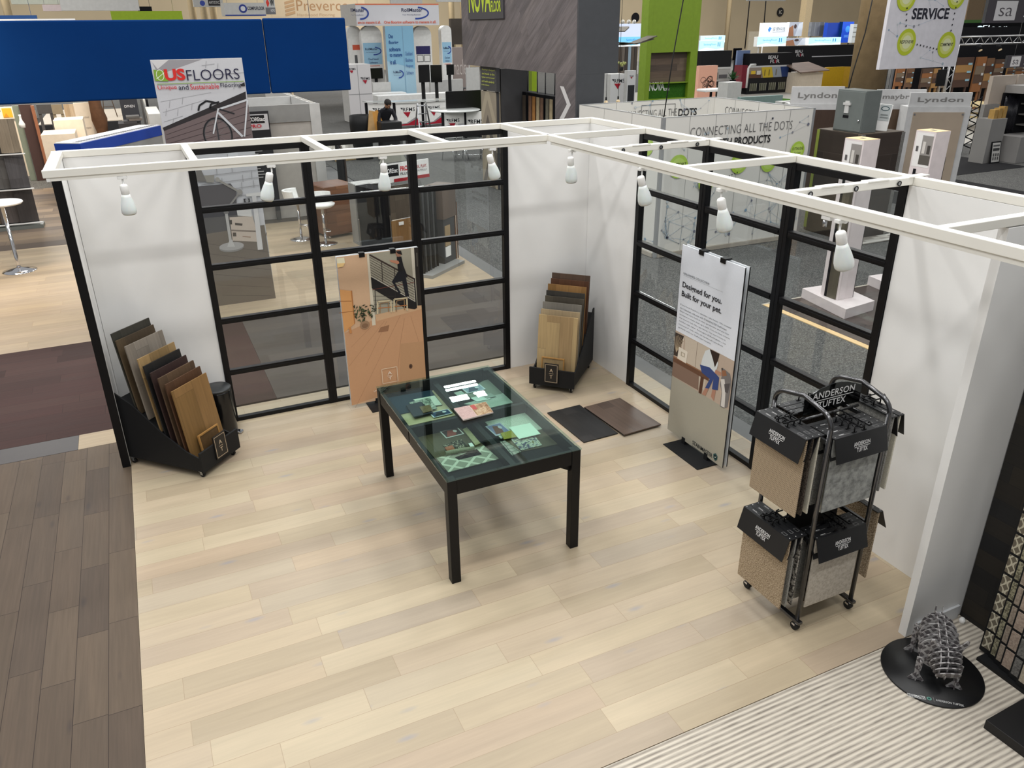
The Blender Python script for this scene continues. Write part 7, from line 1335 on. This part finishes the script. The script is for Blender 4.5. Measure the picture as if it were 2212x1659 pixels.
def lc(A, W_, H_): A.disc(W_ / 2, H_ / 2, W_ / 2, H_ / 2, (34, 34, 36), 20); A.text('1C', W_ * .28, H_ * .3, W_ * .44, H_ * .4, (220, 214, 200), .01)
p = P(1686, 26, y=61.9); r = T('bay_marker', 'round black bay marker with white characters on the tan wall', 'sign', (p.x, 61.9, p.z)); MB().cyl((0, .04, 0), (0, .001, 0), .42, 24).build('disc', NBLK, r); A = Art(.01); A.k = 1; lc(A, .8, .8); A.build('print', r, (-.4, 0, -.4))
p = P(1373, 38, y=61.9); r = T('bay_marker', 'round black bay marker on the tan wall left of the lime tower', 'sign', (p.x, 61.9, p.z)); MB().cyl((0, .04, 0), (0, .001, 0), .42, 24).build('disc', NBLK, r)
sign('hanging_sign', 'white sign edge cut by the top between the two black cables', 'sign', 40, 1616, -14, 1698, 2, .2, LGRY)
for k, (u, y) in enumerate(((1618, 55), (1745, 52))):
    p = P(u, 40, y=y); o = bx('trim_%d' % (61 + k), M('cream_column', (196, 176, 140), .6), None, p.x - .35, p.x + .35, y, y + .7, -.1, 14) if k else None
    if o: struct(o)
for k, (ua, ub) in enumerate(((1619, 1609), (1650, 1646))):
    pa, pb_ = P(ua, 0, y=54), P(ub, 105, y=54); r = T('hanging_cable', ['left thin dark cable hanging in front of the tan wall and cream door', 'right thin dark cable hanging beside the sign with four characters'][k], 'cable', (pb_.x, 54, 0)); MB().tube([(0, 0, max(.2, pb_.z)), (pa.x - pb_.x, 0, pa.z + 6)], .05, 6).build('cable', RUBBER, r)
# ================================================================ far right booths
bw_ = T('drape_wall', 'black fabric backdrop of the booth at the far right', 'backdrop', (P(2075, 150, y=16).x, 16, 0)); bx('fabric', NBLK, bw_, P(1925, 170, y=16).x - P(2075, 150, y=16).x, 14, 0, .06, 0, 3.0)
wc = [(150, 100, 62), (118, 88, 66), (92, 72, 60), (168, 128, 80), (128, 112, 94), (84, 62, 52)]
def wallboard(u0, v0, u1, v1, y, k, lb):
    def d(A, W_, H_):
        for j in range(4): A.rect(0, H_ * j / 4, W_, H_ * (j + 1) / 4, wc[(k + j * 2) % 6])
        A.hold = True
        for j in range(3): A.rect(W_ * .7, H_ * (.2 + j * .27), W_ * .94, H_ * (.27 + j * .27), (150, 190, 206) if k % 2 else (206, 206, 206))
    sign('wood_sample_wall', lb, 'sample board', y, u0, v0, u1, v1, .06, M('sw%d' % k, wc[k % 6], .6), d)
for k, (u0, v0, u1, v1, lb) in enumerate(((1935, 148, 1952, 186, 'narrow dark red wood board just right of the concrete column'), (1958, 148, 1972, 188, 'grey wood board second right of the concrete column'), (1990, 148, 2012, 188, 'pale brown wood board under the white hanging sign'), (2014, 148, 2028, 190, 'dark brown wood board under the white hanging sign'), (2030, 150, 2046, 190, 'beige wood board next to the lattice truss'), (2062, 124, 2098, 188, 'orange brown wood board right of the lattice truss'), (2104, 123, 2124, 198, 'patterned narrow wood board in the black booth'), (2126, 126, 2142, 190, 'second narrow wood board in the black booth'), (2148, 128, 2168, 165, 'taupe wood board left of the small grey sign'), (2176, 142, 2192, 165, 'cream wood board below the small grey sign'), (2194, 142, 2212, 165, 'brown wood board at the right edge below the grey sign'))): wallboard(u0, v0, u1, v1, 15.5, k, lb)
def sa(A, W_, H_): A.rect(0, 0, W_, H_, (72, 68, 74)); A.rect(W_ * .06, H_ * .1, W_ * .22, H_ * .92, (214, 212, 214)); A.text('sa', W_ * .09, H_ * .28, W_ * .10, H_ * .36, (84, 80, 86), -.01); A.text('surface art', W_ * .28, H_ * .22, W_ * .6, H_ * .45, (214, 212, 214), .0)
sign('hanging_sign', 'large grey sign with a white square and letters at the top right corner', 'sign', 11, 2132, -2, 2400, 48, .1, DGRY, sa); sign('hanging_sign', 'smaller grey sign with the same white square below the truss', 'sign', 14, 2176, 118, 2300, 144, .1, DGRY, sa)
def hf(A, W_, H_): A.text('Floor', W_ * .42, H_ * .25, W_ * .34, H_ * .5, (226, 236, 240), .0); A.disc(W_ * .38, H_ * .5, W_ * .04, H_ * .2, (200, 230, 240), 12)
sign('fascia_sign', 'black fascia with glowing white letters at the upper right', 'sign', 24, 2055, 49, 2212, 70, .2, NBLK, hf, lit=1.2); sign('fascia_strip', 'thin green strip above the black fascia at the upper right', 'sign', 24.2, 2060, 43, 2130, 50, .2, M('leaf_strip', (90, 140, 70), .5)); sign('tan_pillar', 'tan wall strip between the two upper right signs', 'panel', 26, 2090, -4, 2140, 46, .2, M('tan_pillar', (150, 126, 96), .7))
# lattice truss
TRS = M('truss_aluminium', (186, 186, 188), .3, .8); y = 13.0
a = P(2076, 80, y=y); b = P(2240, 78, y=y); tr = T('lattice_truss', 'aluminium lattice truss with a leaning leg in the booth at the upper right', 'truss', (a.x, y, 0)); L_ = b.x - a.x; z = a.z; s_ = .24
mb = MB()
for dy, dz in ((0, 0), (0, s_), (s_, 0), (s_, s_)): mb.tube([(0, dy, z - s_ + dz), (L_, dy, z - s_ + dz)], .022, 8)
n = 16
for k in range(n): mb.tube([(L_ * k / n, 0, z - s_ if k % 2 else z), (L_ * (k + 1) / n, 0, z if k % 2 else z - s_)], .011, 6)
mb.build('top_span', TRS, tr); mb = MB()
for dx, dy in ((0, 0), (-s_, 0), (0, s_), (-s_, s_)): mb.tube([(dx, dy, z - s_), (dx, dy, .02)], .022, 8)
for k in range(14): mb.tube([(-s_ if k % 2 else 0, 0, .1 + k * .19), (0 if k % 2 else -s_, 0, .29 + k * .19)], .011, 6)
mb.build('leg', TRS, tr)
for k, x in enumerate((.9, 1.9)): r = T('stage_spotlight', ['black stage spot with a glowing lens on the truss, nearer the sign', 'black stage spot on the truss near the right edge'][k], 'spotlight', (a.x + x, y - .05, z - s_ - .16)); MB().cyl((0, 0, .13), (0, -.10, -.02), .07, 14).build('housing', NBLK, r); MB().cyl((0, -.101, -.021), (0, -.115, -.043), .06, 14).build('lens', M('lit_lens', (255, 230, 190), .4, 0, .5, 0, 1, 2.0), r)
# picnic tables
PALEW = M('pale_pine', (206, 186, 140), .6, 0, .3, .08, 8)
def picnic(label, u, v, y, rz):
    p = P(u, v, y=y); r = T('picnic_table', label, 'picnic table', (p.x, y, 0), rz, 'pale picnic tables in the far right booth')
    for k in range(4): bx('top_board', PALEW, r, -.9, .9, -.4 + k * .2, -.22 + k * .2, .72, .76)
    for s_ in (-1, 1):
        bx('bench_board', PALEW, r, -.9, .9, *sorted((s_ * .58, s_ * .82)), .42, .46)
        MB().bar((s_ * .6, -.7, 0), (s_ * .6, -.25, .719), .05, .09).build('leg', PALEW, r); MB().bar((s_ * .6, .7, 0), (s_ * .6, .25, .719), .05, .09).build('leg', PALEW, r); bx('cross_brace', PALEW, r, *sorted((s_ * .63, s_ * .68)), -.78, .78, .36, .419)
picnic('pale picnic table right of the lattice truss leg', 2112, 215, 11.5, R(20)); picnic('pale picnic table left behind the letter boards', 1988, 215, 13.5, R(10))
wcn = T('reception_desk', 'white counter with black lined edges under the truss leg', 'desk', (P(2040, 195, y=11.8).x, 11.8, 0)); bx('body', M('desk_white', (210, 210, 206), .5), wcn, -.9, .9, 0, .6, 0, 1.0); bx('top', NBLK, wcn, -.95, .95, -.05, .65, 1.001, 1.03); A = Art(.003); A.k = 1; A.frame(.08, .74, .86, .94, .02, (30, 30, 30)); A.frame(.94, .74, 1.72, .94, .02, (30, 30, 30)); A.build('line_print', wcn, (-.9, 0, 0)); tv('monitor', 'black monitor standing on the white counter by the truss', 11.95, 2026, 150, 2044, 186, False)
wcn = T('reception_desk', 'white open counter right of the concrete column pipe', 'desk', (P(1940, 180, y=13.5).x, 13.5, 0)); bx('top', M('desk_white', (210, 210, 206), .5), wcn, -.6, .6, 0, .5, 1.0, 1.05); 
for x in (-.58, -.1, .3, .55): bx('leg', DGRY if x in (-.1, .3) else M('desk_white', (210, 210, 206), .5), wcn, x - .06, x + .04, .05, .45, 0, .999)
bx('pole', STEEL, T('pole', 'thin steel pole left of the letter board stand in the distance', 'pole', (P(1926, 170, y=12.5).x, 12.5, 0)), -.03, .03, -.03, .03, 0, 2.4)
# stone showroom at the right edge
yy = 6.4; xs_ = P(2110, 330, y=yy).x + .30
sh = T('tile_showroom', 'grey tile display booth with a dark alcove at the right edge', 'booth', (xs_, yy, 0)); GTL = M('grey_stone_tile', (142, 140, 138), .4, 0, .4, .06, 2)
bx('pillar', GTL, sh, 0, .55, 0, .4, .001, 1.05); bx('tile_board', M('beige_marble', (180, 168, 156), .4, 0, .4, .06, 3), sh, .32, 1.2, .45, .55, 1.35, 2.0); bx('tile_board', GTL, sh, .2, .75, .42, .52, .62, 1.345); bx('tile_board', M('beige_marble', (180, 168, 156), .4, 0, .4, .06, 3), sh, 1.25, 2.3, .45, .55, 1.38, 2.0)
bx('alcove_back', NBLK, sh, .8, 3.2, .40, .44, .55, 1.60); bx('alcove_lintel', GTL, sh, .85, 3.3, -.05, .44, 1.601, 1.78); bx('red_tag', M('red_tag', (190, 40, 50), .5), sh, 1.55, 1.85, -.06, -.051, 1.66, 1.72)
for k in range(3): bx('wood_block', M('golden_wood', (176, 140, 78), .5, 0, .4, .1, 12), sh, .10 + k * .16, .22 + k * .16, .05, .2, 1.051, 1.26 + k * .03)
cub = bx('cubby_shelf', GTL, sh, .72, 3.0, -.35, .3, .001, .62); 
for i in range(4):
    for j in range(3): bx('cubby_hole', NBLK, cub, 1.28 + i * .42, 1.62 + i * .42, -.358, -.351, .05 + j * .185, .205 + j * .185)
for k in range(3): bx('shelf_bar', M('bar_grey', (120, 118, 114), .5), sh, 1.5, 3.2, .1, .39, .80 + k * .25, .83 + k * .25); MB().lathe([(.001, 0), (.06, 0), (.09, .06), (.03, .12), (.05, .2), (.001, .2)], 14, (1.9 + k * .35, .2, .8305 + (k % 2) * .25)).build('ornament', NBLK, sh)
mb = MB(); rr = random.Random(7)
for k in range(16): mb.tube([(.85 + k * .035, .37, 1.55 - rr.uniform(0, .1)), (.85 + k * .035, .36, .6 + rr.uniform(0, .1))], .012, 6)
o = mb.build('bead_strings', M('bead_black', (40, 40, 46), .2), sh); o['kind'] = 'stuff'
pk = T('framed_notice', 'black framed paper notice leaning on the grey tile pillar', 'notice', (xs_ + .16, yy - .09, .001)); MB().box(0, .34, 0, .02, 0, .52, Matrix.Rotation(R(-8), 4, 'X')).build('frame', NBLK, pk); A = Art(.002); A.k = 1; A.rect(.025, .03, .315, .49, (196, 194, 190)); A.rect(.05, .40, .29, .44, (90, 90, 90)); A.rect(.05, .30, .29, .36, (60, 60, 60)); [A.rect(.06 + .08 * (k % 3), .08 + .09 * (k // 3), .10 + .08 * (k % 3), .15 + .09 * (k // 3), (70, 70, 70)) for k in range(6)]; A.build('print', pk, rot=(R(-8), 0, 0))
zz = T('wire_rack', 'black zigzag wire rack standing left of the grey tile booth', 'rack', (P(2092, 260, y=7.6).x, 7.6, 0)); mb = MB()
for s_ in (0, .34): mb.tube([(s_, 0, 0), (s_, 0, 1.45)], .016, 6)
for k in range(12): mb.tube([(0 if k % 2 else .34, 0, .15 + k * .105), (.34 if k % 2 else 0, 0, .255 + k * .105)], .014, 6)
mb.build('wire_frame', NBLK, zz)
